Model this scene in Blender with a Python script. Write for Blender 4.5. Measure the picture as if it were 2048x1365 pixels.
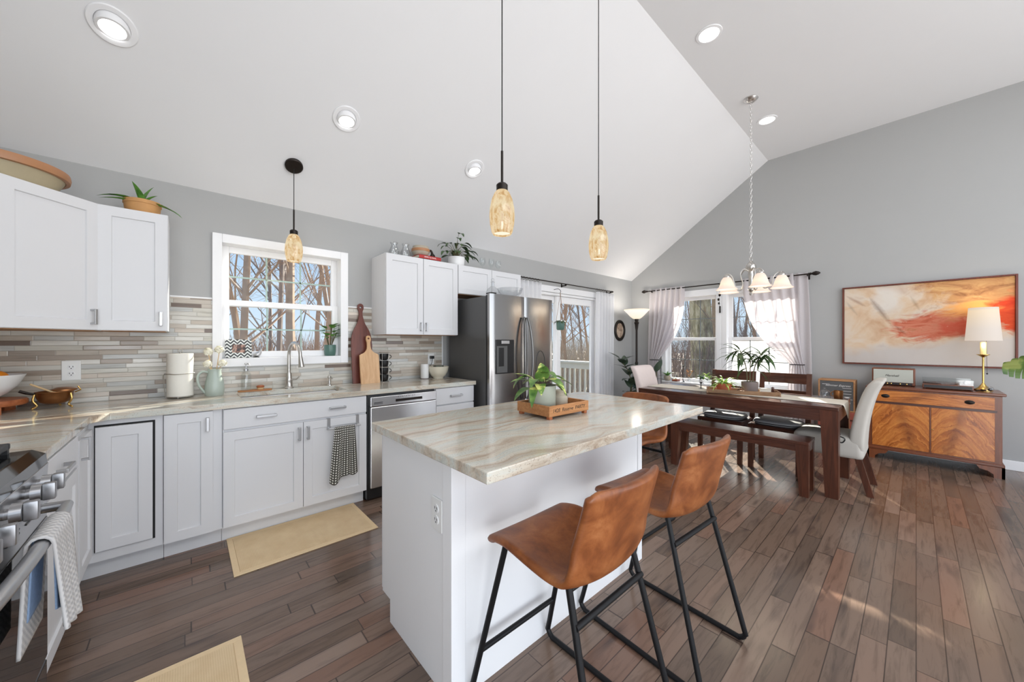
import bpy, bmesh, math, random
from mathutils import Vector, Matrix, noise
for _o in list(bpy.data.objects): bpy.data.objects.remove(_o)
SC = bpy.context.scene
COL = SC.collection
R = math.radians
# ---------------------------------------------------------------- camera
cd = bpy.data.cameras.new('camera'); cam = bpy.data.objects.new('camera', cd); COL.objects.link(cam)
cd.sensor_fit = 'HORIZONTAL'; cd.sensor_width = 36.0; cd.lens = 725.5/2048*36
cd.shift_x = -0.36/2048; cd.shift_y = 1.53/2048; cd.clip_start = 0.05; cd.clip_end = 300
cam.location = (0, 0, 1.3037); cam.rotation_euler = (R(90), 0, R(48.0755-90))
SC.camera = cam
# ---------------------------------------------------------------- world, sun, area lights, exposure
wd = bpy.data.worlds.new('world'); SC.world = wd; wd.use_nodes = True
wt = wd.node_tree; wt.nodes.clear()
wo = wt.nodes.new('ShaderNodeOutputWorld'); wb = wt.nodes.new('ShaderNodeBackground')
wc = wt.nodes.new('ShaderNodeTexCoord'); wx = wt.nodes.new('ShaderNodeSeparateXYZ'); wr = wt.nodes.new('ShaderNodeValToRGB')
wt.links.new(wc.outputs['Generated'], wx.inputs[0]); wt.links.new(wx.outputs['Z'], wr.inputs[0])
wt.links.new(wr.outputs[0], wb.inputs[0]); wt.links.new(wb.outputs[0], wo.inputs[0])
e = wr.color_ramp.elements
e[0].position = 0.0; e[0].color = (0.74, 0.86, 1.0, 1); e[1].position = 0.75; e[1].color = (0.30, 0.52, 1.0, 1)
q = e.new(0.22); q.color = (0.50, 0.71, 1.0, 1)
wb.inputs[1].default_value = 1.0
def aim(o, d): o.rotation_euler = Vector(d).to_track_quat('-Z', 'Y').to_euler()
sd = bpy.data.lights.new('sun', 'SUN'); sun = bpy.data.objects.new('sun', sd); COL.objects.link(sun)
sd.energy = 18.0; sd.angle = R(0.53); sd.color = (1.0, 0.93, 0.82)
aim(sun, (-0.86*0.9153, -0.51*0.9153, -0.4027)); sun.location = (20, 12, 12)
def area(name, loc, d, sx, sy, power, col=(1, 1, 1)):
    l = bpy.data.lights.new(name, 'AREA'); l.shape = 'RECTANGLE'; l.size = sx; l.size_y = sy; l.energy = power; l.color = col
    o = bpy.data.objects.new(name, l); COL.objects.link(o); o.location = loc; aim(o, d); return o
COOL = (0.935, 0.972, 1.0)
area('rear_fill', (2.6, -4.4, 1.7), (-0.10, 1, 0.0), 6.0, 2.8, 125, COOL)  # added fill lamp behind the camera, not light from a window
area('left_fill', (-1.0, -1.3, 1.0), (0.85, 0.6, -0.05), 1.6, 1.6, 60, COOL)  # unseen fill lamp added at the left to brighten the island end
area('overhead_fill', (2.0, -1.5, 3.85), (0, 0.45, -0.9), 6.0, 2.0, 112, COOL)  # fill lamp added high behind the camera; no window is there
area('uplight_fill', (2.8, -2.6, 0.3), (0, 0.25, 0.97), 5.0, 2.6, 80, COOL)  # uplight added near the floor to brighten the ceiling, no real bounce
vs = SC.view_settings
SC.display_settings.display_device = 'sRGB'
vs.view_transform = 'Standard'; vs.look = 'None'; vs.gamma = 1.0; vs.use_curve_mapping = False; vs.exposure = 0.02
# ---------------------------------------------------------------- scene-building helpers
RM = {}
class MB:
    def __init__(s, M=None): s.bm = bmesh.new(); s.M = M or Matrix()
    def _new(s, vs_): 
        for v in vs_: v.co = s.M @ v.co
    def poly(s, pts, faces):
        v = [s.bm.verts.new(s.M @ Vector(p)) for p in pts]
        for f in faces:
            try: s.bm.faces.new([v[i] for i in f])
            except ValueError: pass
        return s
    def box(s, x0, x1, y0, y1, z0, z1, bev=0.0, seg=2):
        x0, x1 = min(x0, x1), max(x0, x1); y0, y1 = min(y0, y1), max(y0, y1); z0, z1 = min(z0, z1), max(z0, z1)
        P = [(x0,y0,z0),(x1,y0,z0),(x1,y1,z0),(x0,y1,z0),(x0,y0,z1),(x1,y0,z1),(x1,y1,z1),(x0,y1,z1)]
        F = [(0,3,2,1),(4,5,6,7),(0,1,5,4),(1,2,6,5),(2,3,7,6),(3,0,4,7)]
        if bev <= 0: return s.poly(P, F)
        t = bmesh.new(); v = [t.verts.new(p) for p in P]
        for f in F: t.faces.new([v[i] for i in f])
        bmesh.ops.bevel(t, geom=t.edges[:], offset=min(bev, 0.49*min(x1-x0, y1-y0, z1-z0)), segments=seg, profile=0.5, affect='EDGES')
        return s.merge(t)
    def merge(s, t):
        t.verts.index_update(); mp = [s.bm.verts.new(s.M @ v.co) for v in t.verts]
        for f in t.faces:
            try: s.bm.faces.new([mp[v.index] for v in f.verts])
            except ValueError: pass
        t.free(); return s
    def rings(s, rings, closed_v=False, cap0=True, cap1=True):
        V = [[s.bm.verts.new(s.M @ Vector(p)) for p in r] for r in rings]
        n = len(V[0]); m = len(V)
        for i in range(m if closed_v else m-1):
            a, b = V[i], V[(i+1) % m]
            for j in range(n): s.bm.faces.new((a[j], a[(j+1) % n], b[(j+1) % n], b[j]))
        if not closed_v:
            if cap0: s.bm.faces.new(V[0][::-1])
            if cap1: s.bm.faces.new(V[-1])
        return s
    def tube(s, pts, r, n=8, closed=False, sq=False):
        pts = [Vector(p) for p in pts]; m = len(pts); rr = r if isinstance(r, (list, tuple)) else [r]*m
        T = []
        for i in range(m):
            a = pts[(i-1) % m] if (closed or i > 0) else pts[i]; b = pts[(i+1) % m] if (closed or i < m-1) else pts[i]
            T.append((b-a).normalized())
        u = T[0].cross(Vector((0,0,1)) if abs(T[0].z) < .9 else Vector((1,0,0))).normalized(); out = []
        for i in range(m):
            u = (u - T[i]*u.dot(T[i])).normalized(); w = T[i].cross(u)
            ph = math.pi/4 if sq else 0
            out.append([pts[i] + (u*math.cos(2*math.pi*k/n+ph) + w*math.sin(2*math.pi*k/n+ph))*rr[i] for k in range(n)])
        return s.rings(out, closed_v=closed)
    def cyl(s, p0, p1, r0, r1=None, n=20): return s.tube([p0, p1], [r0, r0 if r1 is None else r1], n)
    def lathe(s, prof, c=(0, 0, 0), n=32, closed=False):
        c = Vector(c); out = []
        for r, z in prof: out.append([c + Vector((max(r, 1e-4)*math.cos(2*math.pi*k/n), max(r, 1e-4)*math.sin(2*math.pi*k/n), z)) for k in range(n)])
        return s.rings(out, closed_v=closed)
    def ball(s, c, r, n=16, m=10, sc=(1, 1, 1)):
        c = Vector(c); t = bmesh.new(); bmesh.ops.create_uvsphere(t, u_segments=n, v_segments=m, radius=r)
        for v in t.verts: v.co = Vector((v.co.x*sc[0], v.co.y*sc[1], v.co.z*sc[2])) + c
        return s.merge(t)
    def prism(s, poly, a, b, axis='z'):
        f = {'z': lambda p, h: (p[0], p[1], h), 'y': lambda p, h: (p[0], h, p[1]), 'x': lambda p, h: (h, p[0], p[1])}[axis]
        n = len(poly); P = [f(p, a) for p in poly] + [f(p, b) for p in poly]
        return s.poly(P, [tuple(range(n))[::-1], tuple(range(n, 2*n))] + [(i, (i+1) % n, n+(i+1) % n, n+i) for i in range(n)])
    def grid(s, fn, nu, nv, loop=False):
        V = [[s.bm.verts.new(s.M @ Vector(fn(i/nu, j/nv))) for j in range(nv+1)] for i in range(nu if loop else nu+1)]
        m = len(V)
        for i in range(nu):
            for j in range(nv):
                s.bm.faces.new((V[i][j], V[(i+1) % m][j], V[(i+1) % m][j+1], V[i][j+1]))
        return s
    def leaf(s, b, d, L, W, bend=0.6, fold=0.25, shape=0.45, n=7, roll=0.0):
        b = Vector(b); d = Vector(d).normalized()
        side = d.cross(Vector((0, 0, 1)))
        side = side.normalized() if side.length > 1e-3 else Vector((1, 0, 0))
        if roll: side = Matrix.Rotation(roll, 3, d) @ side
        rows = []; p = b.copy(); dd = d.copy(); st = L/n; ax = d.cross(Vector((0, 0, 1)))
        ax = ax.normalized() if ax.length > 1e-3 else side
        for i in range(n+1):
            t = i/n; w = W*0.5*(math.sin(math.pi*min(1, t**(shape*1.3)*0.985+0.015))**0.8)
            nn = side.cross(dd).normalized()
            rows.append((p - side*w + nn*w*fold, p.copy(), p + side*w + nn*w*fold))
            dd = (Matrix.Rotation(-bend/n, 3, ax) @ dd).normalized(); p = p + dd*st
        V = [[s.bm.verts.new(s.M @ q) for q in r] for r in rows]
        for i in range(n):
            for j in range(2): s.bm.faces.new((V[i][j], V[i][j+1], V[i+1][j+1], V[i+1][j]))
        return s
    def build(s, name, mat, smooth=False, ang=40):
        bmesh.ops.recalc_face_normals(s.bm, faces=s.bm.faces[:])
        me = bpy.data.meshes.new(name); s.bm.to_mesh(me); s.bm.free()
        for m in (mat if isinstance(mat, (list, tuple)) else [mat]): me.materials.append(m)
        if smooth:
            for p in me.polygons: p.use_smooth = True
            me.set_sharp_from_angle(angle=R(ang))
        o = bpy.data.objects.new(name, me); COL.objects.link(o); return o
def props(o, label=None, cat=None, group=None, kind=None):
    if label: o['label'] = label
    if cat: o['category'] = cat
    if group: o['group'] = group
    if kind: o['kind'] = kind
    return o
def thing(name, label, cat, loc=(0, 0, 0), rz=0.0, group=None):
    o = bpy.data.objects.new(name, None); COL.objects.link(o); o.empty_display_size = 0.05
    o.location = loc; o.rotation_euler = (0, 0, rz)
    RM[o.name] = Matrix.Translation(loc) @ Matrix.Rotation(rz, 4, 'Z')
    return props(o, label, cat, group)
def part(mb, name, mat, root, smooth=False, world=True, label=None, ang=40, top=None):
    """a child mesh; world=True means its shape was drawn in world coordinates"""
    o = mb.build(name, mat, smooth, ang)
    if world:
        t = root if top is None else top
        o.data.transform(RM[t.name].inverted())
    o.parent = root
    if label: o['label'] = label
    return o
def solo(mb, name, mat, label, cat, smooth=False, group=None, kind=None, ang=40):
    o = mb.build(name, mat, smooth, ang); v = [x.co for x in o.data.vertices]
    c = Vector(((min(p.x for p in v)+max(p.x for p in v))/2, (min(p.y for p in v)+max(p.y for p in v))/2, min(p.z for p in v)))
    o.data.transform(Matrix.Translation(-c)); o.location = c; RM[o.name] = Matrix.Translation(c)
    return props(o, label, cat, group, kind)
def struct(mb, name, mat, parent=None, smooth=False):
    o = mb.build(name, mat, smooth)
    if parent: o.parent = parent
    else: o['kind'] = 'structure'
    RM[o.name] = Matrix()
    return o
def dup(root, loc=None, rz=None, label=None):
    r = root.copy(); COL.objects.link(r)
    if loc is not None: r.location = loc
    if rz is not None: r.rotation_euler = (0, 0, rz)
    if label: r['label'] = label
    for ch in list(root.children):
        c = ch.copy(); COL.objects.link(c); c.parent = r
        for g in list(ch.children):
            d = g.copy(); COL.objects.link(d); d.parent = c
    return r
def mods(o, solid=0, sub=0, bev=0):
    if solid:
        m = o.modifiers.new('solid', 'SOLIDIFY'); m.thickness = solid; m.offset = 0
    if bev:
        m = o.modifiers.new('bevel', 'BEVEL'); m.width = bev; m.segments = 2; m.limit_method = 'ANGLE'
    if sub:
        m = o.modifiers.new('sub', 'SUBSURF'); m.levels = sub; m.render_levels = sub
    return o
def text(s, size, M, mat, name, root, ext=0.0006, shear=0.0, space=1.0, align='CENTER'):
    """lettering as a mesh; local x runs along the line, local z is up, it faces local -y"""
    cu = bpy.data.curves.new('txt', 'FONT'); cu.body = s; cu.size = size; cu.extrude = ext; cu.shear = shear
    cu.space_character = space; cu.align_x = align; cu.align_y = 'CENTER'; cu.resolution_u = 3
    to = bpy.data.objects.new('txt', cu); COL.objects.link(to)
    me = bpy.data.meshes.new_from_object(to); bpy.data.objects.remove(to); bpy.data.curves.remove(cu)
    me.transform(RM[root.name].inverted() @ M @ Matrix.Rotation(R(90), 4, 'X')); me.materials.clear(); me.materials.append(mat)
    o = bpy.data.objects.new(name, me); COL.objects.link(o); o.parent = root; return o
def smooth_path(pts, n=6):
    """Catmull-Rom through the points"""
    P = [Vector(p) for p in pts]; P = [P[0]*2-P[1]] + P + [P[-1]*2-P[-2]]; out = []
    for i in range(1, len(P)-2):
        a, b, c, d = P[i-1:i+3]
        for k in range(n):
            t = k/n; out.append(0.5*((2*b)+(c-a)*t+(2*a-5*b+4*c-d)*t*t+(3*b-a-3*c+d)*t**3))
    out.append(P[-2]); return out
# ---------------------------------------------------------------- materials
class NT:
    def __init__(s, name):
        s.m = bpy.data.materials.new(name); s.m.use_nodes = True; s.t = s.m.node_tree; s.t.nodes.clear()
        s.out = s.n('ShaderNodeOutputMaterial'); s.tc = s.n('ShaderNodeTexCoord')
    def n(s, k, **kw):
        x = s.t.nodes.new(k)
        for a, b in kw.items(): setattr(x, a, b)
        return x
    def put(s, sock, v):
        if hasattr(v, 'node'): s.t.links.new(v, sock)
        elif v is not None:
            if hasattr(sock.default_value, '__len__') and not hasattr(v, '__len__'): v = (v,)*len(sock.default_value)
            if hasattr(v, '__len__') and len(v) == 3 and len(sock.default_value) == 4: v = (*v, 1)
            sock.default_value = v
    def math(s, op, a, b=None, c=None):
        x = s.n('ShaderNodeMath', operation=op)
        for i, v in enumerate((a, b, c)):
            if v is not None: s.put(x.inputs[i], v)
        return x.outputs[0]
    def obj(s): return s.tc.outputs['Object']
    def gen(s): return s.tc.outputs['Generated']
    def map(s, v, scale=(1, 1, 1), rot=(0, 0, 0), loc=(0, 0, 0)):
        x = s.n('ShaderNodeMapping'); s.put(x.inputs[0], v); s.put(x.inputs['Scale'], scale); s.put(x.inputs['Rotation'], rot); s.put(x.inputs['Location'], loc); return x.outputs[0]
    def sep(s, v): x = s.n('ShaderNodeSeparateXYZ'); s.put(x.inputs[0], v); return x.outputs
    def comb(s, a, b, c): 
        x = s.n('ShaderNodeCombineXYZ')
        for i, v in enumerate((a, b, c)): s.put(x.inputs[i], v)
        return x.outputs[0]
    def noise(s, v, scale=5, detail=3, rough=0.5, dist=0.0):
        x = s.n('ShaderNodeTexNoise'); s.put(x.inputs['Vector'], v); s.put(x.inputs['Scale'], scale); s.put(x.inputs['Detail'], detail); s.put(x.inputs['Roughness'], rough); s.put(x.inputs['Distortion'], dist); return x.outputs[0]
    def white(s, v):
        x = s.n('ShaderNodeTexWhiteNoise', noise_dimensions='3D'); s.put(x.inputs['Vector'], v); return x.outputs[0]
    def voro(s, v, scale=5):
        x = s.n('ShaderNodeTexVoronoi'); s.put(x.inputs['Vector'], v); s.put(x.inputs['Scale'], scale); return x.outputs
    def ramp(s, f, stops, mode='LINEAR'):
        x = s.n('ShaderNodeValToRGB'); s.put(x.inputs[0], f); x.color_ramp.interpolation = mode; el = x.color_ramp.elements
        while len(el) < len(stops): el.new(0.5)
        for q, (p, c) in zip(el, stops): q.position = p; q.color = (*c, 1) if len(c) == 3 else c
        return x.outputs[0]
    def mix(s, f, a, b, mode='MIX'):
        x = s.n('ShaderNodeMix', data_type='RGBA', blend_type=mode); s.put(x.inputs[0], f); s.put(x.inputs[6], a); s.put(x.inputs[7], b); return x.outputs[2]
    def bump(s, h, strength=0.2, dist=0.01):
        x = s.n('ShaderNodeBump'); s.put(x.inputs['Height'], h); s.put(x.inputs['Strength'], strength); s.put(x.inputs['Distance'], dist); return x.outputs[0]
    def bsdf(s, col, rough=0.5, metal=0.0, normal=None, spec=None, **kw):
        x = s.n('ShaderNodeBsdfPrincipled'); s.put(x.inputs['Base Color'], col); s.put(x.inputs['Roughness'], rough); s.put(x.inputs['Metallic'], metal)
        if normal is not None: s.put(x.inputs['Normal'], normal)
        if spec is not None: s.put(x.inputs['Specular IOR Level'], spec)
        for k, v in kw.items(): s.put(x.inputs[k.replace('_', ' ')], v)
        s.t.links.new(x.outputs[0], s.out.inputs[0]); s.last = x; return s.m
def sr(r, g, b):
    f = lambda c: (c/255/12.92) if c/255 <= 0.04045 else ((c/255+0.055)/1.055)**2.4
    return (f(r), f(g), f(b))
def plain(name, col, rough=0.5, metal=0.0, nz=0.0, sc=30, bmp=0.0, **kw):
    t = NT(name); c = col
    if nz: c = t.mix(t.noise(t.obj(), sc, 4), tuple(x*(1-nz) for x in col), tuple(min(1, x*(1+nz)) for x in col))
    nrm = t.bump(t.noise(t.obj(), sc*2, 3), bmp, 0.003) if bmp else None
    return t.bsdf(c, rough, metal, nrm, **kw)
def wood(name, dark, light, axis='y', scale=1.0, rough=0.4, planks=0.0, contrast=1.0, coat=0.0):
    t = NT(name); st = {'x': (1.2, 14, 14), 'y': (14, 1.2, 14), 'z': (14, 14, 1.2)}[axis]
    v = t.map(t.obj(), tuple(a*scale for a in st))
    if planks:
        X = t.sep(t.obj()); a = X[0] if axis == 'y' else (X[1] if axis == 'x' else X[0])
        v = t.n('ShaderNodeVectorMath', operation='ADD'); t.put(v.inputs[0], t.map(t.obj(), tuple(a_*scale for a_ in st)))
        rnd = t.white(t.comb(t.math('FLOOR', t.math('DIVIDE', a, planks)), 3.0, 1.0)); t.put(v.inputs[1], t.comb(t.math('MULTIPLY', rnd, 37), t.math('MULTIPLY', rnd, 11), rnd)); v = v.outputs[0]
    n1 = t.noise(v, 1.6, 6, 0.62, 1.2); n2 = t.noise(v, 7, 3, 0.6)
    f = t.math('ADD', t.math('MULTIPLY', n1, 0.75), t.math('MULTIPLY', n2, 0.25))
    lo = 0.5-0.22*contrast; hi = 0.5+0.2*contrast
    c = t.ramp(f, [(max(0.02, lo), dark), (hi, light)])
    return t.bsdf(c, rough, 0, t.bump(n2, 0.06, 0.002), Coat_Weight=coat, Coat_Roughness=0.15)
def emit(name, col, strength):
    t = NT(name); x = t.n('ShaderNodeEmission'); t.put(x.inputs[0], col); t.put(x.inputs[1], strength); t.t.links.new(x.outputs[0], t.out.inputs[0]); return t.m
def thin_glass(name, tint=(1, 1, 1), refl=0.06, rough=0.0):
    t = NT(name); a = t.n('ShaderNodeBsdfTransparent'); b = t.n('ShaderNodeBsdfGlossy'); f = t.n('ShaderNodeLayerWeight'); m = t.n('ShaderNodeMixShader')
    t.put(a.inputs[0], tint); t.put(b.inputs['Roughness'], rough); t.put(f.inputs[0], 0.5)
    t.t.links.new(t.math('ADD', refl, t.math('MULTIPLY', t.math('POWER', f.outputs['Facing'], 4.0), min(0.5, refl*5))), m.inputs[0])
    t.t.links.new(a.outputs[0], m.inputs[1]); t.t.links.new(b.outputs[0], m.inputs[2]); t.t.links.new(m.outputs[0], t.out.inputs[0]); return t.m
def cloth(name, col, trans=0.35, nz=0.06, sc=60, rough=0.9):
    t = NT(name); c = t.mix(t.noise(t.obj(), sc, 3), tuple(x*(1-nz) for x in col), tuple(min(1, x*(1+nz)) for x in col))
    a = t.n('ShaderNodeBsdfDiffuse'); b = t.n('ShaderNodeBsdfTranslucent'); m = t.n('ShaderNodeMixShader')
    t.put(a.inputs[0], c); t.put(b.inputs[0], c); t.put(m.inputs[0], trans)
    t.t.links.new(a.outputs[0], m.inputs[1]); t.t.links.new(b.outputs[0], m.inputs[2]); t.t.links.new(m.outputs[0], t.out.inputs[0]); return t.m
def leafmat(name, c1, c2, c3=None, sc=18, rough=0.4):
    t = NT(name); n = t.noise(t.obj(), sc, 3)
    st = [(0.3, c1), (0.56, c2)] + ([(0.62, c3)] if c3 else [])
    return t.bsdf(t.ramp(n, st), rough, 0, None, 0.4, Subsurface_Weight=0.0)
W = {}
W['wall'] = plain('wall_paint', sr(172, 172, 171), 0.75, 0, 0.012, 6)
W['ceil'] = plain('ceiling_paint', sr(234, 234, 235), 0.85, 0, 0.01, 4)
W['white'] = plain('white_cabinet_paint', sr(219, 219, 221), 0.42, 0, 0.008, 5)
W['island'] = plain('island_white_lightened', sr(238, 238, 239), 0.42, 0, 0.008, 5)  # cabinet white made lighter to stand in for light missing on the island
W['trim'] = plain('white_trim', sr(240, 240, 241), 0.4)
W['plastic'] = plain('white_plastic', sr(235, 235, 233), 0.35)
W['black'] = plain('black_metal', (0.008, 0.008, 0.009), 0.5, 0.0, spec=0.25)
W['blk'] = plain('black_plastic', (0.008, 0.008, 0.009), 0.3)
W['dark'] = plain('dark_gap', (0.01, 0.01, 0.01), 0.8)
W['bronze'] = plain('dark_bronze', (0.022, 0.016, 0.013), 0.38, 0.6, 0.2, 40)
W['nickel'] = plain('brushed_nickel', (0.55, 0.53, 0.50), 0.3, 1.0, 0.06, 60)
W['knob'] = plain('range_knob_steel', (0.36, 0.36, 0.37), 0.34, 1.0)
W['steelh'] = plain('satin_steel_handle', (0.50, 0.50, 0.51), 0.36, 1.0)
W['chain'] = plain('satin_chrome', (0.7, 0.68, 0.66), 0.28, 1.0)
W['brass'] = plain('polished_brass', (0.72, 0.48, 0.16), 0.22, 1.0)
W['copper'] = plain('aged_copper', (0.30, 0.13, 0.05), 0.33, 0.85, 0.4, 22)
W['cerw'] = plain('white_ceramic', sr(236, 236, 236), 0.2)
W['cream'] = plain('cream_ceramic', sr(226, 219, 200), 0.3, 0, 0.03, 20)
W['sage'] = plain('sage_green_glaze', sr(178, 190, 180), 0.28, 0, 0.05, 25)
W['sagepot'] = plain('sage_grey_pot', sr(164, 168, 153), 0.6, 0, 0.06, 18)
W['greenpot'] = plain('deep_green_pot', sr(84, 116, 106), 0.3, 0, 0.06, 18)
W['greypot'] = plain('taupe_grey_pot', sr(122, 110, 106), 0.6, 0, 0.06, 18)
W['terra'] = plain('terracotta', sr(172, 92, 62), 0.75, 0, 0.1, 22)
W['oldterra'] = plain('ochre_terracotta', sr(196, 146, 92), 0.7, 0, 0.18, 16)
W['stone'] = plain('stoneware_grey', sr(176, 166, 148), 0.6, 0, 0.12, 25)
W['stonel'] = plain('buff_stoneware', sr(178, 165, 136), 0.55, 0, 0.12, 14)
W['brownrim'] = plain('brown_glaze_rim', sr(172, 122, 84), 0.4, 0, 0.12, 14)
W['soil'] = plain('potting_soil', (0.02, 0.014, 0.01), 0.95, 0, 0.5, 120)
W['stem'] = plain('plant_stem', sr(88, 84, 52), 0.6)
W['cord'] = plain('black_cord', (0.01, 0.01, 0.01), 0.5)
W['glass'] = thin_glass('window_pane', (0.97, 0.99, 0.985), 0.006)
W['clear'] = thin_glass('clear_glassware', (0.975, 0.985, 0.985), 0.05, 0.03)
W['cut'] = thin_glass('cut_glass', (0.94, 0.95, 0.955), 0.12, 0.06)
W['diffuser'] = emit('lit_diffuser', (1.0, 0.90, 0.70), 1.05)
W['grille'] = plain('grey_green_grille', sr(168, 186, 178), 0.4)
W['grilled'] = plain('grey_grille', sr(120, 122, 124), 0.4)
W['bulb'] = emit('lit_bulb', (1.0, 0.86, 0.62), 6.0)
W['can'] = emit('lit_downlight', (1.0, 0.98, 0.95), 9.0)
# floor: planks along x, 83.5 mm wide
def floor_mat():
    t = NT('hardwood_floor'); X = t.sep(t.obj()); w = 0.0835
    ry = t.math('DIVIDE', X[1], w); row = t.math('FLOOR', ry); fy = t.math('FRACT', ry)
    off = t.math('MULTIPLY', t.white(t.comb(row, 7.0, 2.0)), 5.0)
    Ln = t.math('ADD', 0.55, t.math('MULTIPLY', t.white(t.comb(row, 1.0, 9.0)), 0.5))
    rx = t.math('DIVIDE', t.math('ADD', X[0], off), Ln); colx = t.math('FLOOR', rx); fx = t.math('FRACT', rx)
    idr = t.white(t.comb(row, colx, 5.0)); idr2 = t.white(t.comb(colx, row, 11.0))
    v = t.n('ShaderNodeVectorMath', operation='ADD'); t.put(v.inputs[0], t.map(t.obj(), (1.6, 15, 1))); t.put(v.inputs[1], t.comb(t.math('MULTIPLY', idr, 50), t.math('MULTIPLY', idr2, 31), 0.0))
    g = t.noise(v.outputs[0], 2.0, 6, 0.65, 0.9); g2 = t.noise(v.outputs[0], 9, 3, 0.6)
    base = t.ramp(idr, [(0.0, sr(98, 82, 71)), (0.2, sr(124, 104, 91)), (0.4, sr(111, 90, 76)), (0.6, sr(133, 112, 98)), (0.8, sr(126, 95, 79)), (1.0, sr(144, 122, 108))])
    c = t.mix(t.ramp(g, [(0.28, (0.42, 0.42, 0.42)), (0.50, (1, 1, 1)), (0.75, (1.16, 1.14, 1.12))]), (0, 0, 0), base, 'MIX')
    c = t.mix(1.0, base, t.ramp(g, [(0.26, (0.5, 0.5, 0.5)), (0.5, (0.95, 0.95, 0.95)), (0.78, (1.0, 1.0, 1.0))]), 'MULTIPLY')
    dk = t.noise(t.map(v.outputs[0], (0.55, 0.3, 1)), 2.2, 2, 0.5)
    c = t.mix(t.ramp(dk, [(0.60, (0, 0, 0)), (0.72, (0.65, 0.65, 0.65))]), c, sr(58, 48, 46))
    ey = t.math('MINIMUM', fy, t.math('SUBTRACT', 1.0, fy)); ex = t.math('MULTIPLY', t.math('MINIMUM', fx, t.math('SUBTRACT', 1.0, fx)), 7.0)
    seam = t.math('MINIMUM', ey, ex); sm = t.ramp(seam, [(0.0, (1, 1, 1)), (0.035, (0, 0, 0))])
    c = t.mix(sm, c, sr(38, 26, 22))
    h = t.math('SUBTRACT', t.math('MULTIPLY', g2, 0.35), t.math('MULTIPLY', sm, 1.0))
    rg = t.math('ADD', 0.13, t.math('MULTIPLY', g, 0.14))
    return t.bsdf(c, rg, 0, t.bump(h, 0.07, 0.002), 0.5)
W['floor'] = floor_mat()
def granite():
    t = NT('veined_granite'); X = t.sep(t.obj())
    wv = t.noise(t.obj(), 1.3, 3, 0.5)
    v = t.comb(t.math('MULTIPLY', X[0], 0.75), t.math('ADD', t.math('MULTIPLY', X[1], 6.0), t.math('MULTIPLY', wv, 3.4)), t.math('MULTIPLY', X[2], 6.0))
    a = t.noise(v, 1.7, 7, 0.66, 0.7); b = t.noise(t.map(v, (0.6, 1.6, 1), loc=(9, 3, 1)), 3.0, 6, 0.7, 0.6); sp = t.noise(t.obj(), 160, 3, 0.7)
    c = t.ramp(a, [(0.24, sr(136, 118, 102)), (0.36, sr(176, 158, 138)), (0.47, sr(206, 195, 178)), (0.56, sr(204, 206, 198)), (0.66, sr(200, 182, 160)), (0.80, sr(158, 136, 116))])
    c = t.mix(t.ramp(b, [(0.52, (0, 0, 0)), (0.72, (0.7, 0.7, 0.7))]), c, sr(166, 172, 168))
    c = t.mix(t.ramp(b, [(0.25, (0.8, 0.8, 0.8)), (0.38, (0, 0, 0))]), c, sr(150, 122, 100))
    c = t.mix(t.ramp(sp, [(0.34, (0.55, 0.55, 0.55)), (0.42, (0, 0, 0))]), c, sr(120, 100, 84))
    return t.bsdf(c, 0.13, 0, None, 0.5)
W['granite'] = granite()
def mosaic():
    t = NT('strip_mosaic_tile'); X = t.sep(t.obj()); w = 0.0305
    rz = t.math('DIVIDE', X[2], w); row = t.math('FLOOR', rz); fz = t.math('FRACT', rz)
    off = t.math('MULTIPLY', t.white(t.comb(row, 3.0, 2.0)), 3.0); Ln = t.math('ADD', 0.14, t.math('MULTIPLY', t.white(t.comb(row, 8.0, 4.0)), 0.15))
    rx = t.math('DIVIDE', t.math('ADD', X[0], off), Ln); cx = t.math('FLOOR', rx); fx = t.math('FRACT', rx)
    idr = t.white(t.comb(row, cx, 5.0)); id2 = t.white(t.comb(cx, row, 17.0))
    base = t.ramp(idr, [(0.0, sr(204, 200, 190)), (0.18, sr(188, 177, 163)), (0.34, sr(214, 211, 203)), (0.5, sr(188, 188, 184)), (0.62, sr(200, 188, 174)), (0.76, sr(160, 146, 132)), (0.84, sr(198, 194, 182)), (0.93, sr(112, 94, 82))], 'CONSTANT')
    v = t.n('ShaderNodeVectorMath', operation='ADD'); t.put(v.inputs[0], t.map(t.obj(), (5, 1, 110))); t.put(v.inputs[1], t.comb(t.math('MULTIPLY', idr, 40), 0.0, t.math('MULTIPLY', id2, 40)))
    g = t.noise(v.outputs[0], 1.0, 4, 0.6, 0.8)
    c = t.mix(1.0, base, t.ramp(g, [(0.3, (0.74, 0.72, 0.70)), (0.5, (0.97, 0.97, 0.97)), (0.8, (1, 1, 1))]), 'MULTIPLY')
    ez = t.math('MULTIPLY', t.math('MINIMUM', fz, t.math('SUBTRACT', 1.0, fz)), w); ex = t.math('MULTIPLY', t.math('MINIMUM', fx, t.math('SUBTRACT', 1.0, fx)), Ln)
    gm = t.ramp(t.math('MINIMUM', ez, ex), [(0.0, (1, 1, 1)), (0.0012, (0, 0, 0))])
    c = t.mix(t.math('MULTIPLY', gm, 0.55), c, sr(150, 144, 134))
    return t.bsdf(c, t.math('ADD', 0.12, t.math('MULTIPLY', id2, 0.25)), 0, t.bump(t.math('SUBTRACT', t.math('MULTIPLY', id2, 0.6), gm), 0.3, 0.002), 0.5)
W['mosaic'] = mosaic()
def steel(name, col, rough, axis, var=0.10):
    t = NT(name); sc = {'z': (90, 90, 1.2), 'x': (1.2, 90, 90)}[axis]
    n = t.noise(t.map(t.obj(), sc), 4, 3, 0.6)
    c = t.mix(n, tuple(x*(1-var) for x in col), tuple(min(1, x*(1+var)) for x in col))
    return t.bsdf(c, rough, 1.0, t.bump(n, 0.05, 0.001))
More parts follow.
